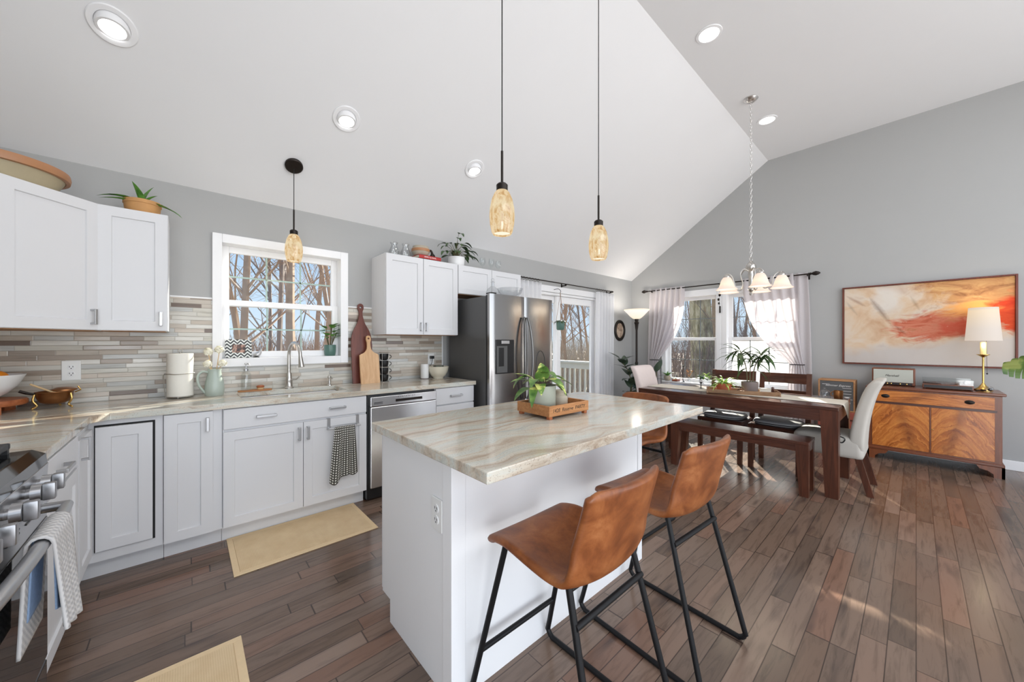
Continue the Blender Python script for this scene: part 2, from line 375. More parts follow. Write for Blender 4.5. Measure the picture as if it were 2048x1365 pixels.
W['fridge'] = steel('dark_stainless', (0.34, 0.33, 0.325), 0.20, 'z')
W['fridgeside'] = plain('charcoal_enamel', sr(84, 84, 84), 0.42, 0.1)
W['steel'] = steel('stainless', (0.60, 0.60, 0.61), 0.26, 'x')
W['rangesteel'] = steel('range_stainless', (0.46, 0.46, 0.47), 0.22, 'x')
W['ovenglass'] = plain('black_oven_glass', (0.006, 0.006, 0.007), 0.04, 0.0, spec=0.9)
W['castiron'] = plain('cast_iron', (0.02, 0.021, 0.023), 0.45, 0.2)
def leather():
    t = NT('tan_leather'); n = t.noise(t.obj(), 9, 6, 0.65, 0.4); f = t.noise(t.obj(), 160, 3, 0.6)
    c = t.ramp(n, [(0.26, sr(88, 44, 18)), (0.44, sr(122, 66, 30)), (0.56, sr(142, 82, 41)), (0.74, sr(166, 106, 62))])
    return t.bsdf(c, t.math('ADD', 0.34, t.math('MULTIPLY', n, 0.16)), 0, t.bump(f, 0.08, 0.002), 0.5)
W['leather'] = leather()
W['walnut'] = wood('reddish_dark_wood', sr(40, 21, 14), sr(94, 52, 37), 'y', 1.0, 0.26, 0.0, 1.1, 0.25)
W['walnutz'] = wood('reddish_dark_wood_upright', sr(42, 21, 13), sr(100, 54, 36), 'z', 1.0, 0.3, 0.0, 1.1, 0.15)
W['mahog'] = wood('mahogany', sr(84, 40, 20), sr(132, 70, 36), 'y', 1.0, 0.28, 0, 1.0, 0.3)
W['mahogz'] = wood('mahogany_upright', sr(88, 42, 22), sr(136, 74, 38), 'z', 1.0, 0.28, 0, 1.0, 0.3)
W['fridgehandle'] = plain('dark_steel_handle', (0.20, 0.195, 0.19), 0.34, 1.0)
W['boardred'] = wood('red_brown_board', sr(78, 30, 20), sr(122, 60, 42), 'z', 1.3, 0.4)
W['maple'] = wood('maple_board', sr(196, 150, 104), sr(222, 182, 138), 'z', 1.0, 0.45, 0, 0.8)
W['cherry'] = wood('orange_cherry', sr(138, 70, 36), sr(188, 112, 68), 'x', 1.0, 0.4)
W['pine'] = wood('crate_wood', sr(150, 98, 58), sr(202, 152, 104), 'y', 1.2, 0.6)
W['pinex'] = wood('tray_wood', sr(146, 92, 50), sr(198, 142, 92), 'x', 1.2, 0.6)
W['oaktray'] = wood('weathered_tray_wood', sr(128, 96, 70), sr(176, 140, 108), 'y', 1.2, 0.6)
W['undercab'] = wood('raw_plywood', sr(150, 104, 66), sr(186, 140, 96), 'x', 0.8, 0.6)
W['lightwood'] = plain('light_wood', sr(214, 182, 136), 0.55, 0, 0.08, 40)
W['redbox'] = plain('red_brown_trunk', sr(158, 78, 62), 0.5, 0, 0.1, 12)
W['slate'] = plain('dark_chalkboard', sr(92, 92, 92), 0.7, 0, 0.12, 12)
W['chalk'] = plain('chalk_white', sr(232, 230, 226), 0.9)
def flame(sgn):
    t = NT('flame_mahogany' + ('_left' if sgn > 0 else '_right')); X = t.sep(t.gen())
    u = X[1] if sgn > 0 else t.math('SUBTRACT', 1.0, X[1]); v = X[2]
    n = t.noise(t.comb(t.math('MULTIPLY', u, 2.0), t.math('MULTIPLY', v, 1.4), 1.3*sgn), 2.4, 4, 0.6)
    du = t.math('SUBTRACT', u, 0.40); par = t.math('SUBTRACT', v, t.math('MULTIPLY', t.math('POWER', t.math('ABSOLUTE', du), 1.5), -1.5))
    s1 = t.noise(t.comb(t.math('ADD', t.math('MULTIPLY', par, 7.0), t.math('MULTIPLY', n, 2.6)), t.math('MULTIPLY', u, 0.7), n), 1.5, 5, 0.68, 0.9)
    c = t.ramp(s1, [(0.28, sr(112, 52, 16)), (0.42, sr(176, 98, 38)), (0.58, sr(206, 128, 58)), (0.78, sr(222, 152, 78))])
    core = t.math('ADD', t.math('MULTIPLY', t.math('ABSOLUTE', t.math('ADD', du, t.math('MULTIPLY', t.math('SUBTRACT', 0.55, v), 0.25))), 2.6), t.math('MULTIPLY', n, 0.9))
    c = t.mix(t.ramp(core, [(0.30, (0.55, 0.55, 0.55)), (0.85, (0, 0, 0))]), c, sr(84, 34, 12))
    return t.bsdf(c, 0.24, 0, None, 0.5, Coat_Weight=0.3)
W['flameL'] = flame(1); W['flameR'] = flame(-1)
W['rug'] = None
def matweave():
    t = NT('straw_weave'); c = t.obj(); n = t.noise(c, 9, 4, 0.6); X = t.sep(c)
    wv = t.math('MULTIPLY', t.math('SINE', t.math('MULTIPLY', t.math('ADD', X[0], X[1]), 420)), t.math('SINE', t.math('MULTIPLY', t.math('SUBTRACT', X[0], X[1]), 420)))
    k = t.ramp(n, [(0.3, sr(222, 194, 154)), (0.7, sr(234, 210, 172))])
    k = t.mix(t.ramp(wv, [(0.2, (0, 0, 0)), (0.9, (0.35, 0.35, 0.35))]), k, sr(186, 154, 112))
    return t.bsdf(k, 0.9, 0, t.bump(wv, 0.35, 0.002), 0.2)
W['rug'] = matweave(); W['rugedge'] = plain('straw_border', sr(232, 206, 166), 0.9, 0, 0.06, 60)
def dots():
    t = NT('charcoal_dotted_cotton'); uv = t.tc.outputs['UV']; X = t.sep(uv)
    a = t.math('SINE', t.math('MULTIPLY', X[0], 6.2832*12)); b = t.math('SINE', t.math('MULTIPLY', X[1], 6.2832*24))
    f = t.math('MULTIPLY', t.math('MULTIPLY_ADD', a, 0.5, 0.5), t.math('MULTIPLY_ADD', b, 0.5, 0.5))
    return t.bsdf(t.ramp(f, [(0.38, sr(84, 82, 76)), (0.5, sr(238, 236, 228))]), 0.9, 0, None, 0.1)
W['dots'] = dots()
def waffle():
    t = NT('grey_waffle_cotton'); uv = t.tc.outputs['UV']; X = t.sep(uv)
    a = t.math('SINE', t.math('MULTIPLY', X[0], 6.2832*9)); b = t.math('SINE', t.math('MULTIPLY', X[1], 6.2832*34))
    f = t.math('MULTIPLY_ADD', t.math('MULTIPLY', a, b), 0.5, 0.5)
    return t.bsdf(t.ramp(f, [(0.25, sr(190, 189, 190)), (0.7, sr(216, 214, 212))]), 0.95, 0, t.bump(f, 0.5, 0.004), 0.1)
W['waffle'] = waffle(); W['bluecloth'] = plain('blue_speckled_cotton', sr(140, 164, 196), 0.95, 0, 0.25, 90)
W['linen'] = plain('off_white_slipcover', sr(188, 182, 173), 0.9, 0, 0.04, 12, 0.15)
W['pinklinen'] = plain('pale_linen', sr(228, 214, 210), 0.9, 0, 0.04, 30, 0.1)
W['curt'] = cloth('grey_linen_curtain', sr(238, 234, 235), 0.60, 0.05, 80)
W['curtw'] = cloth('white_sheer_curtain', sr(250, 250, 251), 0.55, 0.03, 60)
W['runner'] = plain('natural_linen_runner', sr(216, 208, 194), 0.9, 0, 0.06, 120)
W['cush'] = plain('grey_cushion', sr(158, 158, 160), 0.75, 0, 0.08, 50, 0.1)
def amber():
    t = NT('lit_amber_glass'); n = t.noise(t.map(t.obj(), (1, 1, 0.45)), 42, 5, 0.7, 0.7); n2 = t.noise(t.obj(), 12, 3, 0.6)
    z = t.sep(t.gen())[2]
    c = t.ramp(n, [(0.32, sr(186, 134, 74)), (0.43, sr(228, 186, 128)), (0.55, sr(252, 228, 184)), (0.68, sr(236, 200, 160))])
    c = t.mix(t.ramp(z, [(0.42, (0, 0, 0)), (0.62, (0.4, 0.4, 0.4)), (0.82, (0, 0, 0))]), c, sr(255, 244, 206))
    x = t.n('ShaderNodeEmission'); t.put(x.inputs[0], c); t.put(x.inputs[1], 0.84)
    g = t.n('ShaderNodeBsdfGlossy'); t.put(g.inputs['Roughness'], 0.1); t.put(g.inputs[0], (0.05, 0.05, 0.05)); a = t.n('ShaderNodeAddShader')
    t.t.links.new(x.outputs[0], a.inputs[0]); t.t.links.new(g.outputs[0], a.inputs[1]); t.t.links.new(a.outputs[0], t.out.inputs[0]); return t.m
W['amber'] = amber()
def litshade(name, edge, mid, strength, lo=0.2, hi=0.75):
    t = NT(name); z = t.sep(t.gen())[2]
    x = t.n('ShaderNodeEmission'); t.put(x.inputs[0], t.ramp(z, [(0.0, edge), (lo, edge), (hi, mid), (1.0, edge)])); t.put(x.inputs[1], strength)
    d = t.n('ShaderNodeBsdfDiffuse'); t.put(d.inputs[0], (0.25, 0.25, 0.25)); a = t.n('ShaderNodeAddShader')
    t.t.links.new(x.outputs[0], a.inputs[0]); t.t.links.new(d.outputs[0], a.inputs[1]); t.t.links.new(a.outputs[0], t.out.inputs[0]); return t.m
W['frost'] = litshade('lit_frosted_glass', sr(246, 214, 192), sr(255, 240, 208), 0.85, 0.1, 0.45)
W['lampshade'] = litshade('lit_paper_shade', sr(226, 208, 190), sr(255, 226, 184), 0.72, 0.35, 0.9)
W['torch'] = litshade('lit_torchiere_glass', sr(255, 238, 208), sr(250, 244, 236), 0.92, 0.0, 0.8)
W['leafd'] = leafmat('dark_green_leaf', sr(32, 52, 28), sr(66, 92, 50))
W['leafg'] = leafmat('bright_green_leaf', sr(48, 92, 36), sr(104, 156, 66))
W['leafv'] = leafmat('variegated_leaf', sr(50, 88, 40), sr(112, 146, 70), sr(212, 214, 124), 20)
W['leafs'] = leafmat('striped_leaf', sr(92, 136, 48), sr(150, 190, 78), sr(222, 230, 150), 24)
W['leafr'] = leafmat('rubber_leaf', sr(34, 48, 40), sr(62, 78, 62), None, 6, 0.25)
W['leafm'] = leafmat('monstera_leaf', sr(48, 76, 34), sr(98, 124, 60), sr(150, 160, 90), 7)
W['bark'] = plain('grey_brown_bark', sr(168, 144, 122), 0.9, 0, 0.35, 9)
W['brush'] = plain('grey_tan_brush', sr(176, 164, 146), 0.9, 0, 0.3, 3)
W['barkd'] = plain('dark_bark', sr(136, 124, 116), 0.9, 0, 0.35, 9)
def mossbark():
    t = NT('mossy_pale_bark'); n = t.noise(t.map(t.obj(), (5, 5, 0.9)), 2.2, 6, 0.7, 0.6); k = t.noise(t.obj(), 1.1, 3)
    c = t.ramp(n, [(0.30, sr(96, 92, 72)), (0.45, sr(164, 158, 124)), (0.60, sr(206, 200, 172)), (0.75, sr(140, 134, 116))])
    return t.bsdf(t.mix(t.ramp(k, [(0.45, (0, 0, 0)), (0.6, (0.6, 0.6, 0.6))]), c, sr(92, 92, 84)), 0.9)
W['barkm'] = mossbark()
W['twig'] = plain('brown_twigs', sr(160, 136, 116), 0.9, 0, 0.3, 3)
W['deckw'] = plain('pale_weathered_timber', sr(206, 206, 196), 0.8, 0, 0.1, 6)
W['deckd'] = plain('grey_deck_board', sr(150, 140, 130), 0.8, 0, 0.15, 4)

def screen():
    t = NT('insect_screen_mesh'); a = t.n('ShaderNodeBsdfTransparent'); b = t.n('ShaderNodeBsdfTranslucent'); m = t.n('ShaderNodeMixShader'); t.put(b.inputs[0], (0.9, 0.9, 0.9)); t.put(m.inputs[0], 0.42)
    t.t.links.new(a.outputs[0], m.inputs[1]); t.t.links.new(b.outputs[0], m.inputs[2]); t.t.links.new(m.outputs[0], t.out.inputs[0]); return t.m
W['screen'] = screen()
# ---------------------------------------------------------------- the room shell
XR, YB = 6.232, 3.5755
def wall_boxes(mb, a0, a1, z1, holes, put):
    """a wall from a0 to a1 with rectangular holes (a0,a1,z0,z1)"""
    cuts = sorted({a0, a1, *[h[0] for h in holes], *[h[1] for h in holes]})
    for p, q_ in zip(cuts, cuts[1:]):
        hs = [h for h in holes if h[0] <= p and h[1] >= q_]
        if not hs: put(mb, p, q_, 0, z1)
        else:
            h = hs[0]
            if h[2] > 0: put(mb, p, q_, 0, h[2])
            if h[3] < z1: put(mb, p, q_, h[3], z1)
m = MB(); m.box(-1.17, 6.38, -5.2, 3.74, -0.12, 0.0); struct(m, 'floor', W['floor'])
m = MB(); wall_boxes(m, -1.17, 6.38, 2.444, [(0.19, 1.075, 1.16, 2.08), (3.30, 5.13, 0.0, 2.03)], lambda b, p, q_, z0, z1: b.box(p, q_, YB, YB+0.16, z0, z1)); struct(m, 'wall_back', W['wall'])
m = MB(); wall_boxes(m, -5.2, YB, 2.2, [(1.13, 1.97, 0.62, 2.06), (2.09, 2.93, 0.62, 2.06)], lambda b, p, q_, z0, z1: b.box(XR, XR+0.15, p, q_, z0, z1))
m.prism([(YB, 2.2), (YB, 2.444), (1.4259, 3.916), (-5.2, 3.916), (-5.2, 2.2)], XR, XR+0.15, 'x'); struct(m, 'wall_right', W['wall'])
m = MB(); m.prism([(YB, 0), (YB, 2.444), (1.4259, 3.916), (-0.6, 3.916), (-0.6, 0)], -1.17, -1.02, 'x'); struct(m, 'wall_left', W['wall'])
CP = [(3.85, 2.444), (YB, 2.444), (1.4259, 3.916), (-5.2, 3.916), (-5.2, 4.15), (1.35, 4.15), (3.85, 2.62)]
m = MB(); m.prism(CP, -1.3, 6.5, 'x'); struct(m, 'ceiling', W['ceil'])
m = MB(); m.box(XR-0.015, XR, -5.2, YB, 0, 0.098, 0.004); struct(m, 'baseboard_right', W['trim'])
m = MB(); m.box(5.22, XR-0.015, YB-0.015, YB, 0, 0.098, 0.004); struct(m, 'baseboard_back', W['trim'])
def frame_ring(mb, u0, u1, v0, v1, t, y0, y1, bev=0.002, tb=None, tt=None):
    tb = t if tb is None else tb; tt = t if tt is None else tt
    mb.box(u0, u0+t, y0, y1, v0, v1, bev); mb.box(u1-t, u1, y0, y1, v0, v1, bev)
    mb.box(u0+t, u1-t, y0, y1, v0, v0+tb, bev); mb.box(u0+t, u1-t, y0, y1, v1-tt, v1, bev)
def window(name, M, o, c, rail, cols, gmat, stool=0.0):
    u0, u1, v0, v1 = o; U0, U1, V0, V1 = c
    a = MB(M)
    for s in (0, 1):   # two-step casing
        g = 0.02*s; y = -0.016-0.008*(1-s)
        a.box(U0+g*0, u0, y+g*0.2, 0, V0, V1, 0.003) if s == 0 else None
    a.box(u1, U1, -0.024, 0, V0, V1, 0.003); a.box(u0, u1, -0.024, 0, v1, V1, 0.003); a.box(u0, u1, -0.024, 0, V0, v0, 0.003)
    root = struct(a, name, W['trim'])
    a = MB(M); frame_ring(a, u0-0.014, u1+0.014, v0-0.014, v1+0.014, 0.014, 0.001, 0.15, 0)
    struct(a, 'jamb', W['trim'], root)
    if stool:
        a = MB(M); a.box(u0-0.03, u1+0.03, -stool, 0.02, v0-0.025, v0+0.002, 0.004); struct(a, 'sill', W['trim'], root)
    for nm, b0, b1, d in (('upper_sash', rail-0.024, v1, 0.092), ('lower_sash', v0, rail+0.024, 0.060)):
        a = MB(M); frame_ring(a, u0, u1, b0, b1, 0.05, d, d+0.032, 0.003, 0.05, 0.05 if nm[0] == 'u' else 0.046); sash = struct(a, nm, W['trim'], root)
        a = MB(M); a.box(u0+0.048, u1-0.048, d+0.014, d+0.018, b0+0.045, b1-0.045); struct(a, 'pane', W['glass'], sash)
        a = MB(M); wv = (u1-u0-0.1)/cols
        for k in range(1, cols): a.box(u0+0.05+wv*k-0.006, u0+0.05+wv*k+0.006, d+0.019, d+0.025, b0+0.048, b1-0.044)
        zc = (b0+b1)/2; a.box(u0+0.05, u1-0.05, d+0.019, d+0.025, zc-0.006, zc+0.006); struct(a, 'grille', gmat, sash)
        if stool > 0.101 and nm[0] == 'l': a = MB(M); a.box(u0+0.048, u1-0.048, d+0.034, d+0.0345, b0+0.04, b1-0.04); struct(a, 'insect_screen', W['screen'], sash)
    return root
window('window_1', Matrix.Translation((0, YB, 0)), (0.204, 1.061, 1.175, 2.067), (0.145, 1.127, 1.109, 2.134), 1.613, 3, W['grille'])
MR = Matrix.Translation((XR, 0, 0)) @ Matrix.Rotation(R(-90), 4, 'Z')
window('window_2', MR, (-2.915, -2.105, 0.634, 2.046), (-2.99, -2.04, 0.56, 2.15), 1.35, 3, W['grilled'], 0.10)
window('window_3', MR, (-1.955, -1.145, 0.634, 2.046), (-2.02, -1.07, 0.56, 2.15), 1.35, 3, W['grilled'], 0.102)
m = MB(); m.box(XR-0.020, XR, 2.02, 2.04, 0.56, 2.15, 0.002); struct(m, 'trim_1', W['trim'])
# sliding glass door
a = MB(); a.box(3.22, 3.30, YB-0.022, YB, 0, 2.12, 0.003); a.box(5.13, 5.22, YB-0.022, YB, 0, 2.12, 0.003); a.box(3.30, 5.13, YB-0.022, YB, 2.03, 2.12, 0.003)
door = struct(a, 'door_1', W['trim'])
a = MB(); frame_ring(a, 3.302, 5.128, 0.0, 2.028, 0.035, YB+0.002, YB+0.14, 0.002, 0.03); struct(a, 'door_frame', W['trim'], door)
for nm, x0, x1, d in (('fixed_panel', 3.34, 4.24, 0.085), ('sliding_panel', 4.14, 5.092, 0.035)):
    a = MB(); frame_ring(a, x0, x1, 0.032, 1.99, 0.088, YB+d, YB+d+0.04, 0.004, 0.12, 0.10); pn = struct(a, nm, W['trim'], door)
    a = MB(); a.box(x0+0.08, x1-0.08, YB+d+0.018, YB+d+0.022, 0.14, 1.9); struct(a, 'pane', W['glass'], pn)
# strip tile backsplash with a white edge trim
m = MB(); y0, y1 = YB-0.0095, YB-0.0005
m.box(-1.02, 0.145, y0, y1, 0.914, 1.626); m.box(0.145, 1.127, y0, y1, 0.914, 1.109); m.box(1.127, 1.352, y0, y1, 0.914, 1.626); m.box(1.352, 2.138, y0, y1, 0.914, 1.372)
solo(m, 'backsplash', W['mosaic'], 'grey and tan strip mosaic tile backsplash behind the sink counter', 'backsplash')
m = MB(); m.box(-0.09, 0.145, YB-0.012, YB, 1.626, 1.638, 0.003); m.box(1.127, 1.352, YB-0.012, YB, 1.626, 1.638, 0.003); m.box(2.138, 2.152, YB-0.012, YB, 0.914, 1.372, 0.003)
struct(m, 'trim_2', W['trim'])
# ---------------------------------------------------------------- cabinets, counters, appliances
def shaker(mb, x0, x1, z0, z1, y, t=0.02, fr=0.057, rec=0.009):
    i0, i1, k0, k1 = x0+fr, x1-fr, z0+fr, z1-fr; c = 0.003
    P = [(x0,y,z0),(x1,y,z0),(x1,y,z1),(x0,y,z1),(i0,y,k0),(i1,y,k0),(i1,y,k1),(i0,y,k1)]
    P += [(i0+c,y+rec,k0+c),(i1-c,y+rec,k0+c),(i1-c,y+rec,k1-c),(i0+c,y+rec,k1-c),(x0,y+t,z0),(x1,y+t,z0),(x1,y+t,z1),(x0,y+t,z1)]
    F = []
    for a, b in ((0, 4), (4, 8), (12, 0)):
        F += [(a+i, a+(i+1) % 4, b+(i+1) % 4, b+i) for i in range(4)]
    return mb.poly(P, F + [(8, 9, 10, 11), (12, 13, 14, 15)])
def pull(mb, x, z, y, L, vert, s=0.0075):
    h = L/2
    if vert:
        mb.box(x-s, x+s, y-0.032, y-0.023, z-h, z+h, 0.002)
        for k in (-1, 1): mb.box(x-s, x+s, y-0.024, y, z+k*(h-0.006)-0.005, z+k*(h-0.006)+0.005)
    else:
        mb.box(x-h, x+h, y-0.032, y-0.023, z-s, z+s, 0.002)
        for k in (-1, 1): mb.box(x+k*(h-0.006)-0.005, x+k*(h-0.006)+0.005, y-0.024, y, z-s, z+s)
    return mb
I4 = Matrix()
def door(root, x0, x1, z0, z1, y, hx=None, hz=None, hl=0.09, M=I4, vert=True, name='door'):
    d = part(shaker(MB(M), x0, x1, z0, z1, y), name, W['white'], root)
    if hx is not None: part(pull(MB(M), hx, hz, y, hl, vert), 'handle', W['steelh'], d, top=root, label='satin steel bar handle')
    return d
def drawer(root, x0, x1, z0, z1, y, hs=(), hl=0.11, M=I4, name='drawer'):
    d = part(MB(M).box(x0, x1, y, y+0.02, z0, z1, 0.003), name, W['white'], root)
    for hx in hs: part(pull(MB(M), hx, (z0+z1)/2, y, hl, False), 'handle', W['steelh'], d, top=root, label='satin steel bar handle')
    return d
YF, YD = 2.975, 2.955          # carcass front, door front
TB, CT = 0.105, 0.876          # toe kick height, carcass top
def base(name, label, x0, x1, toe=True):
    t = thing(name, label, 'cabinet', ((x0+x1)/2, 3.27, 0))
    part(MB().box(x0, x1, YF, YB-0.012, TB, CT-0.001), 'body', W['white'], t)
    if toe: part(MB().box(x0, x1, 3.037, 3.055, 0.0, TB), 'toe_kick', W['white'], t)
    return t
# corner cabinet of the L: two faces at right angles
t = thing('corner_base_cabinet', 'white corner base cabinet with a dark gap round its door', 'cabinet', (-0.62, 3.2, 0))
m = MB(); m.box(-0.393, -0.103, YF, YB-0.012, TB, CT-0.001); m.box(-1.018, -0.393, 2.60, YB-0.012, TB, CT-0.001); part(m, 'body', W['white'], t)
m = MB(); m.box(-0.47, -0.103, 3.037, 3.055, 0, TB); m.box(-0.488, -0.47, 2.60, 3.055, 0, TB); part(m, 'toe_kick', W['white'], t)
door(t, -0.366, -0.146, 0.165, 0.838, YD)
part(MB().box(-0.372, -0.136, YF-0.004, YF-0.001, 0.158, 0.848), 'gap_shadow_strip', W['dark'], t)
ML = Matrix.Translation((-0.373, 0, 0)) @ Matrix.Rotation(R(90), 4, 'Z')   # local x -> world y, local -y -> world +x
door(t, 2.62, 2.935, 0.165, 0.838, 0.0, 2.66, 0.79, 0.11, ML, True, 'door')
# cabinet between the corner and the range
t = thing('base_cabinet', 'white base cabinet with one drawer squeezed beside the stainless range', 'cabinet', (-0.70, 2.29, 0))
part(MB().box(-1.018, -0.393, 1.985, 2.598, TB, CT-0.001), 'body', W['white'], t)
part(MB().box(-0.488, -0.47, 1.985, 2.598, 0, TB), 'toe_kick', W['white'], t)
drawer(t, 1.99, 2.594, 0.735, 0.868, 0.0, (2.27,), 0.13, ML)
door(t, 1.99, 2.594, 0.11, 0.722, 0.0, None, None, 0.1, ML)
t = base('narrow_base_cabinet', 'narrow white base cabinet with a single tall door left of the sink cabinet', -0.101, 0.170)
door(t, -0.098, 0.124, 0.11, 0.868, YD, 0.098, 0.79, 0.085)
t = base('sink_base_cabinet', 'wide white sink base cabinet with two doors under the window', 0.172, 1.080)
drawer(t, 0.176, 1.078, 0.738, 0.868, YD, (0.405, 0.858), 0.115, name='false_drawer_front')
door(t, 0.176, 0.626, 0.11, 0.722, YD, 0.600, 0.645, 0.095); door(t, 0.630, 1.078, 0.11, 0.722, YD, 0.656, 0.645, 0.095)
t = base('drawer_base_cabinet', 'white drawer base cabinet between the dishwasher and the refrigerator', 1.704, 2.142)
drawer(t, 1.708, 2.138, 0.715, 0.868, YD, (1.925,), 0.13); drawer(t, 1.708, 2.138, 0.42, 0.705, YD, (1.925,), 0.13); drawer(t, 1.708, 2.138, 0.11, 0.41, YD, (1.925,), 0.13)
# worktop: L shape with a clipped inner corner and a sink cut-out
def slab(outer, hole, z0, z1, bev=0.004):
    b = bmesh.new(); vo = [b.verts.new((x, y, z1)) for x, y in outer]; ed = [b.edges.new((vo[i], vo[(i+1) % len(vo)])) for i in range(len(vo))]
    if hole:
        vh = [b.verts.new((x, y, z1)) for x, y in hole]; ed += [b.edges.new((vh[i], vh[(i+1) % len(vh)])) for i in range(len(vh))]
    bmesh.ops.triangle_fill(b, edges=ed, use_beauty=True)
    r = bmesh.ops.extrude_face_region(b, geom=b.faces[:]); 
    for v in r['geom']:
        if isinstance(v, bmesh.types.BMVert): v.co.z = z0
    mb = MB(); mb.merge(b); return mb
SK = (0.285, 0.985, 3.085, 3.47)
m = slab([(-1.018, YB-0.011), (-1.018, 1.982), (-0.373, 1.982), (-0.373, 2.872), (-0.31, 2.9354), (2.153, 2.9354), (2.153, YB-0.011)], [(SK[0], SK[2]), (SK[1], SK[2]), (SK[1], SK[3]), (SK[0], SK[3])], 0.8765, 0.914)
o = solo(m, 'worktop', W['granite'], 'cream and tan veined stone worktop running along the sink wall', 'worktop'); mods(o, bev=0.004)
# undermount sink
m = MB(); x0, x1, y0, y1 = SK; g = 0.006
m.box(x0-g, x0+0.004, y0-g, y1+g, 0.68, 0.8755); m.box(x1-0.004, x1+g, y0-g, y1+g, 0.68, 0.8755); m.box(x0, x1, y0-g, y0+0.004, 0.68, 0.8755); m.box(x0, x1, y1-0.004, y1+g, 0.68, 0.8755); m.box(x0, x1, y0, y1, 0.672, 0.68)
t = thing('kitchen_sink', 'stainless undermount sink set in the stone worktop below the window', 'sink', (0.635, 3.28, 0.672))
part(m, 'basin', W['steel'], t); part(MB().lathe([(0.0, 0.6805), (0.045, 0.6805), (0.045, 0.684), (0.03, 0.684), (0.028, 0.682), (0, 0.682)], (0.635, 3.3, 0), 20), 'drain', W['steelh'], t, True)
# faucet
t = thing('kitchen_faucet', 'brushed nickel gooseneck faucet standing behind the sink', 'faucet', (0.638, 3.505, 0.914))
part(MB().lathe([(0, 0.914), (0.034, 0.914), (0.034, 0.922), (0.027, 0.930), (0.024, 0.975), (0.027, 0.985), (0.022, 1.0), (0.019, 1.045), (0, 1.045)], (0.638, 3.505, 0), 24), 'base', W['nickel'], t, True)
arc = [(0.638, 3.505, 1.04), (0.638, 3.505, 1.17)] + [(0.638+0.022*(1-math.cos(a)), 3.505-0.095*(1-math.cos(a)), 1.19+0.105*math.sin(a)) for a in [R(x) for x in range(10, 171, 20)]] + [(0.682, 3.315, 1.175)]
part(MB().tube(smooth_path(arc, 4), 0.0125, 14), 'spout', W['nickel'], t, True)
part(MB().cyl((0.682, 3.316, 1.19), (0.688, 3.302, 1.10), 0.013, 0.022, 20), 'spray_head', W['nickel'], t, True)
part(MB().tube([(0.655, 3.50, 0.985), (0.685, 3.475, 0.99), (0.705, 3.455, 1.012)], [0.008, 0.007, 0.005], 10), 'lever', W['nickel'], t, True)
t = thing('soap_pump', 'short brushed nickel pump fixed to the worktop right of the faucet', 'soap pump', (0.951, 3.505, 0.914))
part(MB().lathe([(0, 0.914), (0.022, 0.914), (0.021, 0.92), (0.012, 0.926), (0.011, 0.955), (0, 0.955)], (0.951, 3.505, 0), 18), 'base', W['nickel'], t, True)
part(MB().lathe([(0, 0.955), (0.007, 0.955), (0.007, 0.975), (0.015, 0.980), (0.015, 0.996), (0, 0.998)], (0.951, 3.505, 0), 18).tube([(0.951, 3.505, 0.988), (0.958, 3.465, 0.986), (0.960, 3.455, 0.976)], 0.006, 8), 'nozzle', W['nickel'], t, True)
# dishwasher
t = thing('dishwasher', 'stainless dishwasher under the worktop left of the drawer cabinet', 'dishwasher', (1.395, 3.2, 0))
part(MB().box(1.088, 1.702, 2.972, 3.54, 0.02, 0.872), 'body', W['blk'], t)
part(MB().box(1.101, 1.699, 2.925, 2.971, 0.118, 0.774, 0.006), 'door', W['steel'], t)
cp = MB().box(1.101, 1.699, 2.925, 2.971, 0.777, 0.855, 0.004); pnl = part(cp, 'control_panel', W['steel'], t)
part(MB().box(1.31, 1.555, 2.9235, 2.9252, 0.800, 0.822), 'handle_recess', W['bronze'], pnl, top=t)
part(MB().box(1.128, 1.200, 2.9235, 2.9252, 0.806, 0.811), 'vent', W['blk'], pnl, top=t); part(MB().box(1.128, 1.200, 2.9235, 2.9252, 0.796, 0.801), 'vent', W['blk'], pnl, top=t)
text('FRIGIDAIRE', 0.016, Matrix.Translation((1.40, 2.9245, 0.840)), W['greypot'], 'lettering', t, 0.0004, space=2.3)
part(MB().box(1.092, 1.700, 3.03, 3.05, 0.0, 0.117), 'kick_plate', W['blk'], t)
# refrigerator
FX0, FX1, FY = 2.190, 3.095, 2.752
t = thing('refrigerator', 'dark stainless side by side refrigerator with curved handles', 'refrigerator', (2.64, 3.12, 0))
part(MB().box(FX0+0.004, FX1-0.004, 2.835, 3.50, 0.03, 1.755, 0.006), 'body', W['fridgeside'], t)
part(MB().box(FX0+0.01, FX1-0.01, 2.80, 2.84, 0.05, 1.765), 'gasket', W['blk'], t)
XS = 2.652
for nm, x0, x1 in (('freezer_door', FX0, XS-0.003), ('fresh_food_door', XS+0.003, FX1)):
    m = MB(); n = 14
    def sec(z): return [(x0+(x1-x0)*k/n, FY+0.010*(2*k/n-1)**2*(1 if abs(2*k/n-1) < .98 else 1.6), z) for k in range(n+1)] + [(x1, 2.80, z), (x0, 2.80, z)]
    m.rings([sec(0.06), sec(1.775)]); d = part(m, nm, W['fridge'], t, True, ang=25)
    if nm[1] == 'r' and nm[0] == 'f' and x0 == FX0: pass
fd = [c for c in t.children if c.name.startswith('freezer_door')][0]; rd = [c for c in t.children if c.name.startswith('fresh')][0]
for dd, hx in ((fd, XS-0.026), (rd, XS+0.026)):
    z0, z1 = 0.70, 1.56; pts = [(hx+math.copysign(0.030, hx-XS)*math.sin(math.pi*k/12), FY-0.012-0.050*math.sin(math.pi*k/12)**0.6, z0+(z1-z0)*k/12) for k in range(13)]
    part(MB().tube(smooth_path(pts, 2), 0.0125, 12), 'handle', W['fridgehandle'], dd, True, top=t)
dp = part(MB().box(2.255, 2.495, FY-0.004, FY+0.03, 0.985, 1.325, 0.004), 'water_dispenser', W['blk'], fd, top=t)
